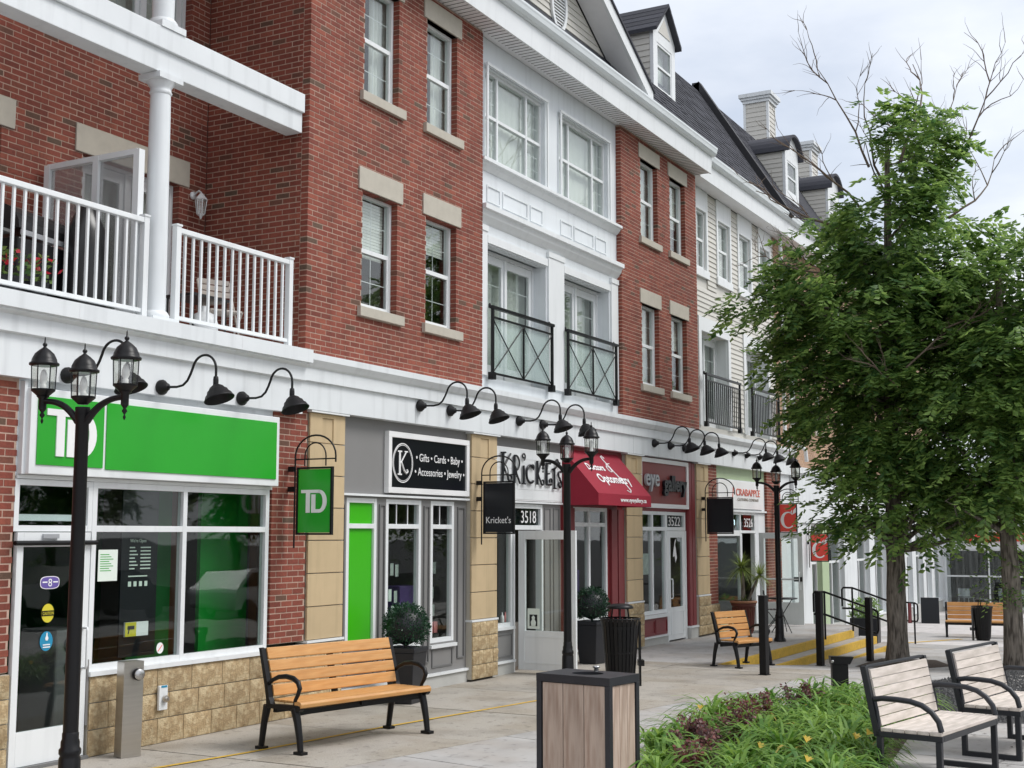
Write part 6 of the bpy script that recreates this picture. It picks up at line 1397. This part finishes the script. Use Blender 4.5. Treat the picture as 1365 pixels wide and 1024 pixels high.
# palm in a brown pot
r = thing('potted_palm', 'spiky palm in a ribbed brown pot before the clothing shop', 'potted plant', (0, 0, 0))
b = MB(); n = 32
b.lathe([(.16, 0), (.175, .04), (.205, .5), (.23, .52), (.24, .56), (.20, .56)], (0, 0, 0), 28); b.build('pot', 'pot_brown', r)
for k in range(24): a = 2 * math.pi * k / 24; b = MB(); b.tube([(.177 * math.cos(a), .177 * math.sin(a), .05), (.208 * math.cos(a), .208 * math.sin(a), .49)], .009, 5); b.build('rib', 'pot_brown', r)
MB().lathe([(.20, .565), (.25, .565), (.26, .585), (.25, .605), (.20, .605)], (0, 0, 0), 28, cap=False).build('rim', 'pot_rim', r)
MB().lathe([(0.01, .57), (.2, .575)], (0, 0, 0), 20).build('soil', 'soil', r)
rn = random.Random(9); l = MB(); st = MB(); st.tube([(0, 0, .55), (.02, .01, .9), (0, .03, 1.25)], [.045, .04, .035], 8); st.tube([(.05, -.05, .55), (.14, -.16, .85), (.2, -.26, 1.1)], [.03, .028, .02], 8)
def palm_head(c, n, Lf):
    for i in range(n):
        a = rn.uniform(0, 6.283); e = rn.uniform(-.5, 1.2); d = Vector((math.cos(a) * math.cos(e), math.sin(a) * math.cos(e), math.sin(e))); sd_ = d.cross(Vector((0, 0, 1))).normalized(); Lk = Lf * rn.uniform(.7, 1.1); w_ = .009; prev = None
        for k in range(5):
            t = k / 4; p = Vector(c) + d * Lk * t + Vector((0, 0, -.30 * Lk * t * t)); ww = w_ * (1 - t * .9); cur = (p - sd_ * ww, p + sd_ * ww)
            if prev: l.add([prev[0], prev[1], cur[1], cur[0]], [(0, 1, 2, 3)])
            prev = cur
palm_head((0, .03, 1.22), 190, .50); palm_head((.2, -.26, 1.08), 150, .44); palm_head((0, 0, .58), 90, .24); l.build('fronds', 'palm', r); st.build('stem', 'bark', r)
place(r, (26.75, -.50, 0), 0, 1.12)
# black planter box and sandwich board further on
r = thing('square_planter', 'black square planter with green plants at the end of the steps', 'planter', (0, 0, 0))
MB().box(-.32, .32, -.32, .32, 0, .62).build('pot', 'pot_black', r, bevel=.01); l = MB(); rn = random.Random(4)
for i in range(260):
    c = Vector((rn.uniform(-.32, .32), rn.uniform(-.32, .32), .62 + rn.random() ** 1.5 * .42)); d = Vector((rn.uniform(-1, 1), rn.uniform(-1, 1), rn.uniform(-.3, 1))).normalized(); s_ = d.orthogonal().normalized() * .03; l.add([c, c + d * .06 + s_, c + d * .14, c + d * .06 - s_], [(0, 1, 2, 3)])
l.build('foliage', 'leaf2', r); place(r, (32.1, -1.75, zpl(32.1)), R(6))
r = thing('sandwich_board', 'dark folding pavement board by the far shop corner', 'sign board', (0, 0, 0))
for sx in (-1, 1): MB().extrY([(sx * .02, .82), (sx * .05, .82), (sx * .25, 0), (sx * .21, 0)] if sx < 0 else [(.02, .82), (.21, 0), (.25, 0), (.05, .82)], -.28, .28).build('board', 'black_sign', r)
place(r, (44.2, -.95, zpl(44)), R(12))
# bistro set
def bistro_chair(label, x, y, rz, z=0):
    r = thing('bistro_chair', label, 'chair', (0, 0, 0)); b = MB()
    for sx in (-.17, .17):
        b.tube([(sx, -.18, 0), (sx, .16, .45)], .010, 6); b.tube([(sx, .18, 0), (sx, -.16, .45)], .010, 6); b.tube([(sx, .16, .45), (sx, .22, .86)], .010, 6)
    b.build('frame', 'black', r)
    for k in range(5): MB().box(-.19, .19, -.17 + k * .07, -.115 + k * .07, .452, .466).build('seat_slat', 'black', r)
    for k in range(2): MB().box(-.18, .18, .205 + k * .012, .217 + k * .012, .68 + k * .1, .74 + k * .1).build('back_slat', 'black', r)
    place(r, (x, y, z), rz); return r
bistro_chair('black folding bistro chair by the potted palm', 27.75, -.85, R(20)); r = thing('bistro_table', 'small round black bistro table by the potted palm', 'table', (0, 0, 0))
MB().lathe([(.30, .70), (.31, .71), (.31, .725), (.0, .727)], (0, 0, 0), 20).build('table_top', 'black', r); b = MB()
for k in range(3): a = 2.1 * k; MB().tube([(.25 * math.cos(a), .25 * math.sin(a), 0), (-.2 * math.cos(a), -.2 * math.sin(a), .70)], .010, 6).build('leg', 'black', r)
place(r, (27.4, -1.15, 0))
def cafe_chair(x, y, rz):
    r = thing('cafe_chair', 'light grey cafe chair inside the far dark windows', 'chair', (0, 0, 0), 'cafe chairs behind the far windows'); b = MB()
    for sx in (-.2, .2):
        for sy in (-.18, .18): MB().tube([(sx * 1.1, sy * 1.1, 0), (sx, sy, .44)], .014, 6).build('leg', 'grey_letter', r)
    MB().box(-.22, .22, -.21, .21, .44, .465).build('seat', 'grey_letter', r)
    n = 8; b = MB(); b.add([(.24 * math.cos(math.pi * i / n), .14 + .16 * math.sin(math.pi * i / n), z) for z in (.5, .80) for i in range(n + 1)], [(i, i + 1, i + n + 2, i + n + 1) for i in range(n)], True); b.build('backrest', 'grey_letter', r)
    place(r, (x, y, -.8), rz)
for x, y, a in ((52.9, -.65, 1.2), (53.1, -2.05, -1.3), (52.9, -2.75, 1.6), (53.2, -4.0, .4)): cafe_chair(x, y, a)
# ------------------------------------------------------------------ things on the balcony
Zf = 4.217
r = thing('barbecue_grill', 'black covered barbecue grill on the brick balcony behind white railing', 'grill', (0, 0, 0))
b = MB(); b.box(-.38, .38, -.25, .25, .1, .72); b.build('cabinet', 'bbq', r, bevel=.02); b = MB(); n = 10
b.extrX([(.26 * math.cos(math.pi * i / n), .80 + .26 * math.sin(math.pi * i / n)) for i in range(n + 1)], -.40, .40); b.build('hood', 'bbq', r); MB().box(-.36, .36, -.27, -.24, .74, .79).build('control_panel', 'grey_letter', r); MB().box(-.75, -.41, -.2, .2, .74, .77).build('side_shelf', 'grey_dark', r)
place(r, (8.95, .95, Zf), R(10))
r = thing('patio_heater_cover', 'tall black covered patio item against the privacy screen', 'covered item', (0, 0, 0)); b = MB(); b.lathe([(.22, 0), (.24, .3), (.20, .9), (.1, 1.15), (.02, 1.22)], (0, 0, 0), 14); b.build('cover', 'bbq', r); place(r, (9.42, .6, Zf))
def flowerpot(label, x, y, m):
    r = thing('flower_pot', label, 'flower pot', (0, 0, 0)); b = MB(); b.lathe([(.10, 0), (.13, .2), (.14, .21)], (0, 0, 0), 14); b.build('pot', 'pot_black', r); rn = random.Random(int(x * 100)); l = MB(); f = MB()
    for i in range(90):
        c = Vector((rn.gauss(0, .09), rn.gauss(0, .09), .2 + rn.random() * .26)); d = Vector((rn.uniform(-1, 1), rn.uniform(-1, 1), rn.uniform(0, 1))).normalized(); s_ = d.orthogonal().normalized() * .03; (f if i % 3 == 0 and c.z > .3 else l).add([c, c + d * .04 + s_, c + d * .08, c + d * .04 - s_], [(0, 1, 2, 3)])
    l.build('leaves', 'leaf', r); f.build('flowers', m, r, kind='stuff'); place(r, (x, y, Zf))
flowerpot('red geraniums in a pot behind the white balcony rail, next to the grill', 8.55, .32, 'redflower'); flowerpot('red geraniums in a pot on the balcony edge, away from the grill', 8.2, .3, 'redflower')
r = thing('balcony_chair', 'pale slatted folding chair on the balcony by the brick return wall', 'chair', (0, 0, 0))
b = MB()
for sx in (-.2, .2): b.tube([(sx, -.2, 0), (sx, .2, .86)], .014, 6); b.tube([(sx, .22, 0), (sx, -.2, .44)], .014, 6)
b.build('frame', 'paleslat', r)
for k in range(4): MB().box(-.2, .2, -.2 + k * .1, -.12 + k * .1, .44, .46).build('seat_slat', 'paleslat', r)
for k in range(3): MB().box(-.2, .2, .12 + k * .035, .135 + k * .035, .66 + k * .08, .72 + k * .08).build('back_slat', 'paleslat', r)
place(r, (11.75, .85, Zf), R(-25))
r = thing('balcony_table', 'small dark balcony table with a white tank beneath it', 'table', (0, 0, 0)); MB().box(-.3, .3, -.22, .22, .5, .53).build('table_top', 'bbq', r); b = MB()
for sx in (-.27, .27):
    for sy in (-.19, .19): MB().tube([(sx, sy, 0), (sx, sy, .5)], .012, 6).build('leg', 'bbq', r)
place(r, (11.2, .7, Zf))
b = MB(); b.lathe([(.1, 0), (.15, .04), (.16, .2), (.12, .3), (.04, .34), (.03, .4)], (0, 0, 0), 16); o = b.build('gas_tank', 'white_trim'); tag(o, 'white gas tank standing under the balcony table', 'gas tank'); o.location = (11.1, .5, Zf)
r = thing('wall_lantern', 'small white lantern lamp on the brick wall above the balcony', 'wall lamp', (0, 0, 0))
b = MB(); b.lathe([(.05, 0), (.05, .02), (.02, .03)], (0, 0, .15), 12, M4=Matrix.Rotation(R(90), 4, 'X')); b.tube([(0, -.02, .15), (0, -.1, .2), (0, -.14, .17)], .012, 6); b.build('bracket', 'white_trim', r)
b = MB(); b.lathe([(.02, .16), (.075, .09), (.08, .08)], (0, -.14, 0), 6, smooth=False); b.lathe([(.01, -.16), (.02, -.13), (.045, -.11), (.05, -.10)], (0, -.14, 0), 6, smooth=False)
for k in range(6): a = 2 * math.pi * k / 6; b.tube([(.048 * math.cos(a), -.14 + .048 * math.sin(a), -.1), (.072 * math.cos(a), -.14 + .072 * math.sin(a), .08)], .007, 4)
o = b.build('cage', 'white_trim', r); b = MB(); b.lathe([(.044, -.098), (.068, .078)], (0, -.14, 0), 6, cap=False, smooth=False); b.build('lantern_glass', 'lampglass', o); place(r, (12.06, 1.6, 6.1))
# ------------------------------------------------------------------ trees
RT = Vector((math.sin(R(YAW)), -math.cos(R(YAW)), 0)); FW = Vector((math.cos(R(YAW)), math.sin(R(YAW)), 0)); UP = Vector((0, 0, 1))
def leafspray(l, tip, d, rn, n, size):
    """a drooping compound twig: leaflets in two ranks along it"""
    L_ = rn.uniform(.28, .5); side = d.cross(UP); side = side.normalized() if side.length > .05 else Vector((1, 0, 0))
    side = (side + UP * rn.uniform(-.5, .5)).normalized(); up = side.cross(d).normalized()
    for i in range(n):
        t = (i + .5) / n; p = tip + d * L_ * t + Vector((0, 0, -.16 * t * t))
        s_ = (1 if i % 2 else -1); ld = (d * rn.uniform(.35, .9) + side * s_ * rn.uniform(.6, 1.1) + UP * rn.uniform(-.55, .15)).normalized()
        ln = size * rn.uniform(.75, 1.25); wv = ld.cross(up + side * rn.uniform(-.4, .4)); wv = wv.normalized() * ln * .27 if wv.length > .01 else side * ln * .27
        nn = ld.cross(wv).normalized() * ln * .06
        l.add([p, p + ld * ln * .45 + wv + nn, p + ld * ln, p + ld * ln * .45 - wv + nn, p + ld * ln * .5 - nn], [(0, 4, 1), (1, 4, 2), (2, 4, 3), (3, 4, 0)])
def limb(b, p0, p1, r0, r1, rn, sag=0.1, n=7):
    p0, p1 = Vector(p0), Vector(p1); d = p1 - p0; o = d.orthogonal().normalized() * d.length * sag * rn.uniform(-1, 1); pts = []
    for i in range(n + 1):
        t = i / n; pts.append(p0 + d * t + o * math.sin(math.pi * t) + Vector((rn.gauss(0, .02), rn.gauss(0, .02), rn.gauss(0, .02))) * d.length * .25 * (0 < i < n))
    b.tube(pts, [r0 + (r1 - r0) * i / n for i in range(n + 1)], 6); return pts
def bare(b, p, d, L_, r, rn, depth):
    d = d.normalized(); pts = [Vector(p)]; n = 6; dd = d.copy()
    for i in range(n):
        dd = (dd + Vector((rn.gauss(0, .19), rn.gauss(0, .19), rn.gauss(.02, .15)))).normalized(); pts.append(pts[-1] + dd * L_ / n)
    b.tube(pts, [r * (1 - .75 * i / n) for i in range(n + 1)], 5)
    if depth > 0:
        for k in range(rn.randint(4, 6)):
            i = rn.randint(1, n); q = (dd + Vector((rn.uniform(-1, 1), rn.uniform(-1, 1), rn.uniform(-.4, .8))) * .8); bare(b, pts[i], q, L_ * rn.uniform(.3, .55), r * .5, rn, depth - 1)
def make_tree(label, base, seed, trunk_h, tr, blobs, nsp, leafsize, lean=(0, 0), bares=(), lm='leaf', group='street trees'):
    rn = random.Random(seed); r = thing('street_tree', label, 'tree', base, group); B_ = Vector(base)
    t = MB(); n = 22; top = max(b[1] for b in blobs) + .3; pts = []; rad = []
    for i in range(n + 1):
        k = i / n; z = top * k; pts.append(B_ + RT * (lean[0] * k + .05 * math.sin(3 * k + seed)) + FW * (lean[1] * k + .04 * math.sin(4 * k)) + UP * (z - .05)); rad.append(tr * (1 + .22 * math.exp(-z / .2)) * (1 - .82 * k) + .01)
    ring = []; NS = 18
    for i, p in enumerate(pts):
        for j in range(NS):
            a = 2 * math.pi * j / NS; rr = rad[i] * (1 + .07 * math.sin(5 * a + .5 * i) + rn.uniform(-.06, .06)); ring.append(p + Vector((math.cos(a), math.sin(a), 0)) * rr)
    t.add(ring, [(i * NS + j, i * NS + (j + 1) % NS, (i + 1) * NS + (j + 1) % NS, (i + 1) * NS + j) for i in range(n) for j in range(NS)], True)
    tk = t.build('trunk', 'bark', r)
    lb = MB(); L_ = MB()
    def on_trunk(h): k = min(max(h / top, 0), 1); i = min(int(k * n), n - 1); f = k * n - i; return pts[i].lerp(pts[i + 1], f), rad[i] * (1 - f) + rad[i + 1] * f
    tot = sum(b[2] * b[3] * b[4] for b in blobs)
    for (cr, cu, rr, ru, rd, cd) in blobs:
        C = B_ + RT * cr + UP * cu + FW * cd
        # limbs into the blob
        for k in range(max(4, int(rr * 4))):
            d = Vector((rn.gauss(0, 1), rn.gauss(0, 1), rn.gauss(.1, .8))).normalized(); e = C + RT * d.x * rr * .8 + FW * d.y * rd * .8 + UP * d.z * ru * .8
            h0 = max(trunk_h, min(e.z - B_.z - rn.uniform(.3, 1.0), cu)); p0, r0 = on_trunk(h0); q = limb(lb, p0, e, max(r0 * .38, .018), .007, rn, .14)
            for m in range(3): i = rn.randint(3, 7); limb(lb, q[i], q[i] + Vector((rn.gauss(0, .4), rn.gauss(0, .4), rn.gauss(.05, .3))), .010, .003, rn, .1, 4)
        m = int(nsp * rr * ru * rd / tot)
        # clumps: sub-centres give gaps and light/dark masses
        subs = []
        for k in range(max(12, int(16 * rr * ru))):
            while True:
                d = Vector((rn.uniform(-1, 1), rn.uniform(-1, 1), rn.uniform(-1, 1)))
                if d.length < 1: break
            d = d.normalized() * (d.length ** .45); subs.append((d, rn.uniform(.16, .34)))
        for k in range(m):
            d, s_ = rn.choice(subs); p = C + RT * d.x * rr + FW * d.y * rd + UP * d.z * ru + Vector((rn.gauss(0, s_), rn.gauss(0, s_), rn.gauss(0, s_ * .75)))
            out = (p - (B_ + UP * (cu * .9 + .1 * p.z))); out = Vector((out.x, out.y, out.z * .35)) + RT * d.x + FW * d.y; out = out.normalized() if out.length > .01 else RT
            out = (out + Vector((rn.gauss(0, .35), rn.gauss(0, .35), rn.gauss(-.15, .3)))).normalized(); leafspray(L_, p, out, rn, rn.randint(9, 13), leafsize)
    lb.build('limbs', 'bark', r); L_.build('crown', lm, r)
    if bares:
        bb = MB()
        for (pr, pu, pd, dr, du, dd_, ln, rad_) in bares: bare(bb, B_ + RT * pr + UP * pu + FW * pd, RT * dr + UP * du + FW * dd_, ln * .88, rad_ * .66, rn, 2)
        bb.build('dead_branches', 'twig', r)
    return r
T1 = make_tree('leafy street tree with bare dead twigs at its top by the handrails', (24.95, -4.0, -.30), 21, 2.1, .18,
    [(.3, 9.6, .95, 1.15, 1.0, 0), (.4, 8.0, 1.5, 1.0, 1.4, 0), (-.35, 6.7, 1.7, 1.25, 1.6, 0), (-1.8, 6.5, 1.0, .7, 1.0, .1), (-.6, 4.8, 1.1, 1.1, 1.4, 0), (-1.2, 5.5, .8, .6, 1.0, 0), (.7, 5.2, 1.75, 1.9, 1.7, 0), (-.1, 3.3, 1.0, .85, 1.1, -.2), (.9, 3.1, 1.3, .8, 1.3, 0), (.2, 2.75, 1.2, .4, 1.2, 0), (1.75, 3.1, .9, .6, 1.0, 0), (-.95, 2.75, .35, .3, .4, -.2)],
    4900, .158, (.2, 0), [(-.4, 8.6, 0, -.8, 1.0, 0, 2.5, .04), (-.8, 8.2, 0, -1, .35, .1, 2.1, .045), (.4, 9.5, 0, .35, 1, 0, 3.2, .05), (1.0, 9.0, 0, .9, .9, -.2, 2.7, .045), (-.2, 9.4, 0, -.5, 1, .2, 2.5, .04), (1.3, 8.4, 0, 1.0, .6, 0, 2.3, .04), (.1, 9.2, .2, -.9, .8, 0, 2.2, .04), (.9, 9.5, 0, .7, 1, .1, 2.2, .035), (-1.3, 7.2, -.6, -1, .12, 0, 1.6, .03), (-.2, 5.2, -1.6, .7, .9, -.2, 1.9, .035), (-.3, 5.0, -1.6, -.8, .8, -.3, 1.3, .03), (.6, 6.0, -1.5, 1, .35, -.3, 2.4, .03), (-1.4, 7.4, -.3, -1, .7, 0, 1.2, .02)])
T2 = make_tree('street tree with pitted trunk beside the pale benches and gravel', (24.84, -6.08, -.30), 34, 2.4, .17,
    [(-.3, 6.6, 1.2, 1.1, 1.2, 0), (-.6, 5.2, 1.35, 1.1, 1.4, .1), (.8, 5.6, 1.7, 1.6, 1.6, 0), (-.2, 3.9, 1.2, .85, 1.3, 0), (1.3, 3.9, 1.4, 1.0, 1.4, 0), (.9, 7.2, 1.2, 1.0, 1.2, 0), (-.8, 3.0, .95, .55, 1.0, 0)], 2900, .155, (.05, 0), lm='leaf2')
# low epicormic shoots on the second trunk
rn = random.Random(77); l = MB()
for k in range(60):
    p = Vector((24.84, -6.08, -.3)) + UP * rn.uniform(1.2, 2.2) + Vector((rn.gauss(0, .22), rn.gauss(0, .22), 0)); leafspray(l, p, Vector((rn.gauss(0, 1), rn.gauss(0, 1), -.3)).normalized(), rn, 8, .08)
l.build('trunk_shoots', 'leaf2', T2, kind='stuff')
# ------------------------------------------------------------------ planting bed
def blade(l, c, a, L_, w_, rn, droop=1.0):
    d = Vector((math.cos(a), math.sin(a), 0)); s_ = Vector((-d.y, d.x, 0)); e = rn.uniform(1.05, 1.5); prev = None; n = 6; p = Vector(c); vel = (d * math.cos(e) + UP * math.sin(e)); tw = rn.uniform(-.3, .3)
    for k in range(n + 1):
        t = k / n; ww = w_ * (1 - .85 * t ** 1.6) * (.75 + .5 * math.sin(min(1, t * 2.2) * math.pi / 2)); sv = (s_ + UP * tw * t).normalized(); cur = (p - sv * ww, p + sv * ww + UP * 0)
        if prev: l.add([prev[0], prev[1], cur[1], cur[0]], [(0, 1, 2, 3)])
        prev = cur; p = p + vel * L_ / n; vel = (vel + (d * .18 - UP * .34 * droop) * (1 + t)).normalized()
def daylily_mesh(seed, n):
    rn = random.Random(seed); g = MB(); dry = MB()
    for i in range(n):
        a = rn.uniform(0, 6.283); c = (rn.gauss(0, .05), rn.gauss(0, .05), 0); blade(dry if rn.random() < .012 else g, c, a, rn.uniform(.7, 1.15), rn.uniform(.017, .029), rn, rn.uniform(.7, 1.15))
    return g, dry
protos = []
def daylily(label, i):
    g, dry = daylily_mesh(100 + i, 50); r = thing('daylily', label, 'plant', (0, 0, 0), 'daylily clumps in the planting bed'); g.build('leaves', 'blade', r)
    if dry.v: dry.build('dry_leaves', 'blade_dry', r)
    return r
for i in range(4): protos.append(daylily('arching green daylily clump in the planting bed', i))
spots = []; rn = random.Random(15); used = [False] * 4
def inside(x, y, poly):
    c = False; n = len(poly)
    for i in range(n):
        (x1, y1), (x2, y2) = poly[i], poly[(i + 1) % n]
        if (y1 > y) != (y2 > y) and x < (x2 - x1) * (y - y1) / (y2 - y1) + x1: c = not c
    return c
bx = 9.7
while bx < 16.9:
    by = -6.7
    while by < -4.2:
        x, y_ = bx + rn.uniform(-.12, .12), by + rn.uniform(-.1, .1)
        if inside(x, y_, BED) and not (x > 15.9 and y_ < -5.0 and y_ > -5.4): spots.append((x, y_))
        by += .40
    bx += .44
barb = [(11.05, -5.35), (11.75, -5.0), (12.4, -5.25), (13.35, -5.1), (14.7, -5.2), (10.3, -5.55)]
for i, (x, y_) in enumerate(spots):
    if any((x - a) ** 2 + (y_ - b_) ** 2 < .07 for a, b_ in barb): continue
    k = i % 4; o = protos[k] if not used[k] else copy_tree(protos[k]); used[k] = True; place(o, (x, y_, .03), rn.uniform(0, 6.28), rn.uniform(.5, .74))
def lily(label, x, y_, h, n):
    r = thing('daylily_bloom', label, 'flower', (0, 0, 0), 'yellow daylily blooms'); s_ = MB(); q = random.Random(int(x * 37))
    for k in range(n):
        tx, ty = q.gauss(0, .12), q.gauss(0, .12); tz = h + q.uniform(-.1, .06); s_.tube([(0, 0, 0), (tx * .3, ty * .3, tz * .6), (tx, ty, tz)], .004, 5)
        ax = Vector((q.gauss(0, .6), q.gauss(0, .6), 1)).normalized(); o1 = ax.orthogonal().normalized(); f = MB()
        for m in range(6):
            w_ = Matrix.Rotation(m * math.pi / 3, 3, ax) @ o1; sd_ = ax.cross(w_); c = Vector((tx, ty, tz)); f.add([c, c + ax * .04 + w_ * .022 + sd_ * .012, c + ax * .05 + w_ * .04, c + ax * .04 + w_ * .022 - sd_ * .012], [(0, 1, 2, 3)])
        f.build('bloom', 'flower', r)
    s_.build('stalk', 'blade', r); place(r, (x, y_, .03))
lily('yellow daylily blooms in the middle of the planting bed', 10.3, -6.62, .42, 2); lily('yellow daylily blooms beside the pale bench', 11.3, -6.68, .40, 2); lily('lone pale daylily bloom low in the bed', 10.7, -6.0, .36, 1); lily('small yellow bloom at the bed edge by the purple shrubs', 12.6, -4.7, .36, 1)
def barberry(label, x, y_, s):
    r = thing('barberry', label, 'shrub', (0, 0, 0), 'purple barberry shrubs'); q = random.Random(int(x * 91)); st = MB(); l = MB()
    for k in range(15):
        a = q.uniform(0, 6.283); e = q.uniform(.95, 1.5); L_ = q.uniform(.35, .62) * s; d = Vector((math.cos(a) * math.cos(e), math.sin(a) * math.cos(e), math.sin(e))); p = Vector((q.gauss(0, .05), q.gauss(0, .05), 0)); pts = [p + d * L_ * t + Vector((q.gauss(0, .012), q.gauss(0, .012), 0)) for t in (0, .35, .7, 1)]; st.tube(pts, [.006, .005, .004, .002], 4)
        for m in range(58):
            t = q.random() ** .7; c = p + d * L_ * t + Vector((q.gauss(0, .022), q.gauss(0, .022), q.gauss(0, .02))); ld = Vector((q.gauss(0, 1), q.gauss(0, 1), q.gauss(.2, .8))).normalized(); s2 = ld.orthogonal().normalized() * .014; l.add([c, c + ld * .02 + s2, c + ld * .038, c + ld * .02 - s2], [(0, 1, 2, 3)])
    st.build('stems', 'twig', r); l.build('leaves', 'barberry', r); place(r, (x, y_, .03))
bl = ['purple leaved shrub at the bed edge nearest the wooden bin', 'purple leaved shrub second along the bed edge from the wooden bin', 'purple leaved shrub sunk among daylilies mid bed', 'tall dusky red shrub on the far edge of the bed', 'dusky red shrub beside the bollard light', 'dark purple shrub low at the bed corner by the wooden bin']
for (x, y_), lb_ in zip(barb, bl): barberry(lb_, x, y_, .66)
# fallen leaves and bark chips: nobody could count them
m = MB(); rn = random.Random(8)
for i in range(2600):
    x, y_ = rn.uniform(10.2, 17), rn.uniform(-6.8, -4.2)
    if not inside(x, y_, BED): continue
    a = rn.uniform(0, 3.14); s_ = rn.uniform(.01, .03); z = .04 + rn.uniform(0, .03); m.add([(x - s_ * math.cos(a), y_ - s_ * math.sin(a), z), (x + s_ * .3 * math.sin(a), y_ - s_ * .3 * math.cos(a), z + .008), (x + s_ * math.cos(a), y_ + s_ * math.sin(a), z + rn.uniform(0, .015)), (x - s_ * .3 * math.sin(a), y_ + s_ * .3 * math.cos(a), z + .004)], [(0, 1, 2, 3)])
o = m.build('bark_chips', 'soil'); o['kind'] = 'stuff'; tag(o, 'brown bark chips scattered over the planting bed', 'bark chips')
m = MB()
for i in range(9000):
    x, y_ = rn.uniform(15.2, 21.2), rn.uniform(-8.2, -5.6)
    if ((x - 18.2) / 2.9) ** 2 + ((y_ + 6.9) / 1.15) ** 2 > 1: continue
    s_ = rn.uniform(.012, .03); a = rn.uniform(0, 6.28); z = .03; vs = [(x + s_ * math.cos(a + k * 2.09) * rn.uniform(.7, 1.2), y_ + s_ * math.sin(a + k * 2.09), z) for k in range(3)] + [(x, y_, z + s_ * rn.uniform(.7, 1.2))]; m.add(vs, [(0, 1, 3), (1, 2, 3), (2, 0, 3)])
o = m.build('gravel_stones', 'gravel'); o['kind'] = 'stuff'; tag(o, 'dark grey crushed stone round the street trees', 'gravel')

m = MB(); rn = random.Random(66)
for i in range(70):
    x, y_ = rn.uniform(10.6, 15.5), rn.uniform(-8.3, -6.9); a = rn.uniform(0, 6.28); s_ = rn.uniform(.012, .03); z = zpl(x) + .006
    m.add([(x - s_ * math.cos(a), y_ - s_ * math.sin(a), z), (x + s_ * .4 * math.sin(a), y_ - s_ * .4 * math.cos(a), z + .006), (x + s_ * math.cos(a), y_ + s_ * math.sin(a), z + .003), (x - s_ * .4 * math.sin(a), y_ + s_ * .4 * math.cos(a), z + .004)], [(0, 1, 2, 3)])
o = m.build('fallen_leaves', 'soil'); o['kind'] = 'stuff'; tag(o, 'scattered dry leaves on the paving under the pale benches', 'leaves')
# ------------------------------------------------------------------ across the street, seen in the shop windows: parked cars and trees
def car(label, x, y, rz, paint):
    r = thing('parked_car', label, 'car', (0, 0, 0), 'cars parked across the street'); pr = [(-2.2, .35), (2.2, .35), (2.25, .6), (2.15, .85), (1.2, .98), (.55, 1.5), (-1.35, 1.55), (-2.05, 1.05), (-2.25, .9)]
    b = MB(); b.extrY(pr, -.88, .88); b.build('body', paint, r, bevel=.14)
    for sy in (-1, 1):
        MB().extrY([(1.0, 1.0), (.5, 1.42), (-.35, 1.44), (-.35, 1.0)], sy * .881, sy * .89).build('side_window', 'carglass', r); MB().extrY([(-.42, 1.0), (-.42, 1.44), (-1.25, 1.45), (-1.75, 1.05)], sy * .881, sy * .89).build('side_window', 'carglass', r)
        for xx in (-1.4, 1.4):
            b = MB(); b.lathe([(.2, -.11), (.34, -.11), (.34, .11), (.2, .11)], (xx, sy * .8, .34), 20, M4=Matrix.Rotation(R(90), 4, 'X')); w_ = b.build('wheel', 'rubber', r)
            b = MB(); b.lathe([(.0, .115), (.2, .112)], (xx, sy * .8, .34), 14, M4=Matrix.Rotation(R(90 * sy), 4, 'X')); b.build('rim', 'grey_letter', w_)
    MB().add([(1.21, -.75, 1.0), (1.21, .75, 1.0), (.6, .68, 1.48), (.6, -.68, 1.48)], [(0, 1, 2, 3)]).xf(Matrix.Translation((.02, 0, .012))).build('windscreen', 'carglass', r)
    place(r, (x, y, zpl(x)), rz)
for i, (x, y, p) in enumerate(((13.0, -17.5, 'carpaint'), (17.2, -18.0, 'carpaint'), (21.5, -17.6, 'carpaint2'), (26.5, -17.8, 'carpaint'), (33, -17.6, 'carpaint2'), (41, -17.7, 'carpaint'))):
    car(['dark car parked across the street opposite the bank', 'dark car second in the row opposite the bank', 'white car parked opposite the awning', 'dark car parked opposite the eyewear shop', 'white car parked opposite the clothing shop', 'dark car parked at the far end of the street'][i], x, y, R(rs.uniform(-3, 3)), p)
bt = None
for i, (x, y, s_, a) in enumerate(((12, -27, .95, .5), (19, -29, 1.1, 2.2), (26, -26, .9, 4.0), (34, -28, 1.05, 1.1), (43, -27, 1.0, 3.0), (53, -30, 1.1, 5.0), (64, -26, 1.2, .2), (60, -14, 1.1, 2.0), (68, -17, 1.2, 4.1), (77, -15, 1.2, 5.5))):  # last three trees are added, out of view, to darken the far panes' reflections
    o = copy_tree(T2); o['label'] = 'unseen tree across the road, put in for the shop glass reflections'; o['group'] = 'trees across the road'; place(o, (x, y, zpl(x)), a, s_ * 1.15)
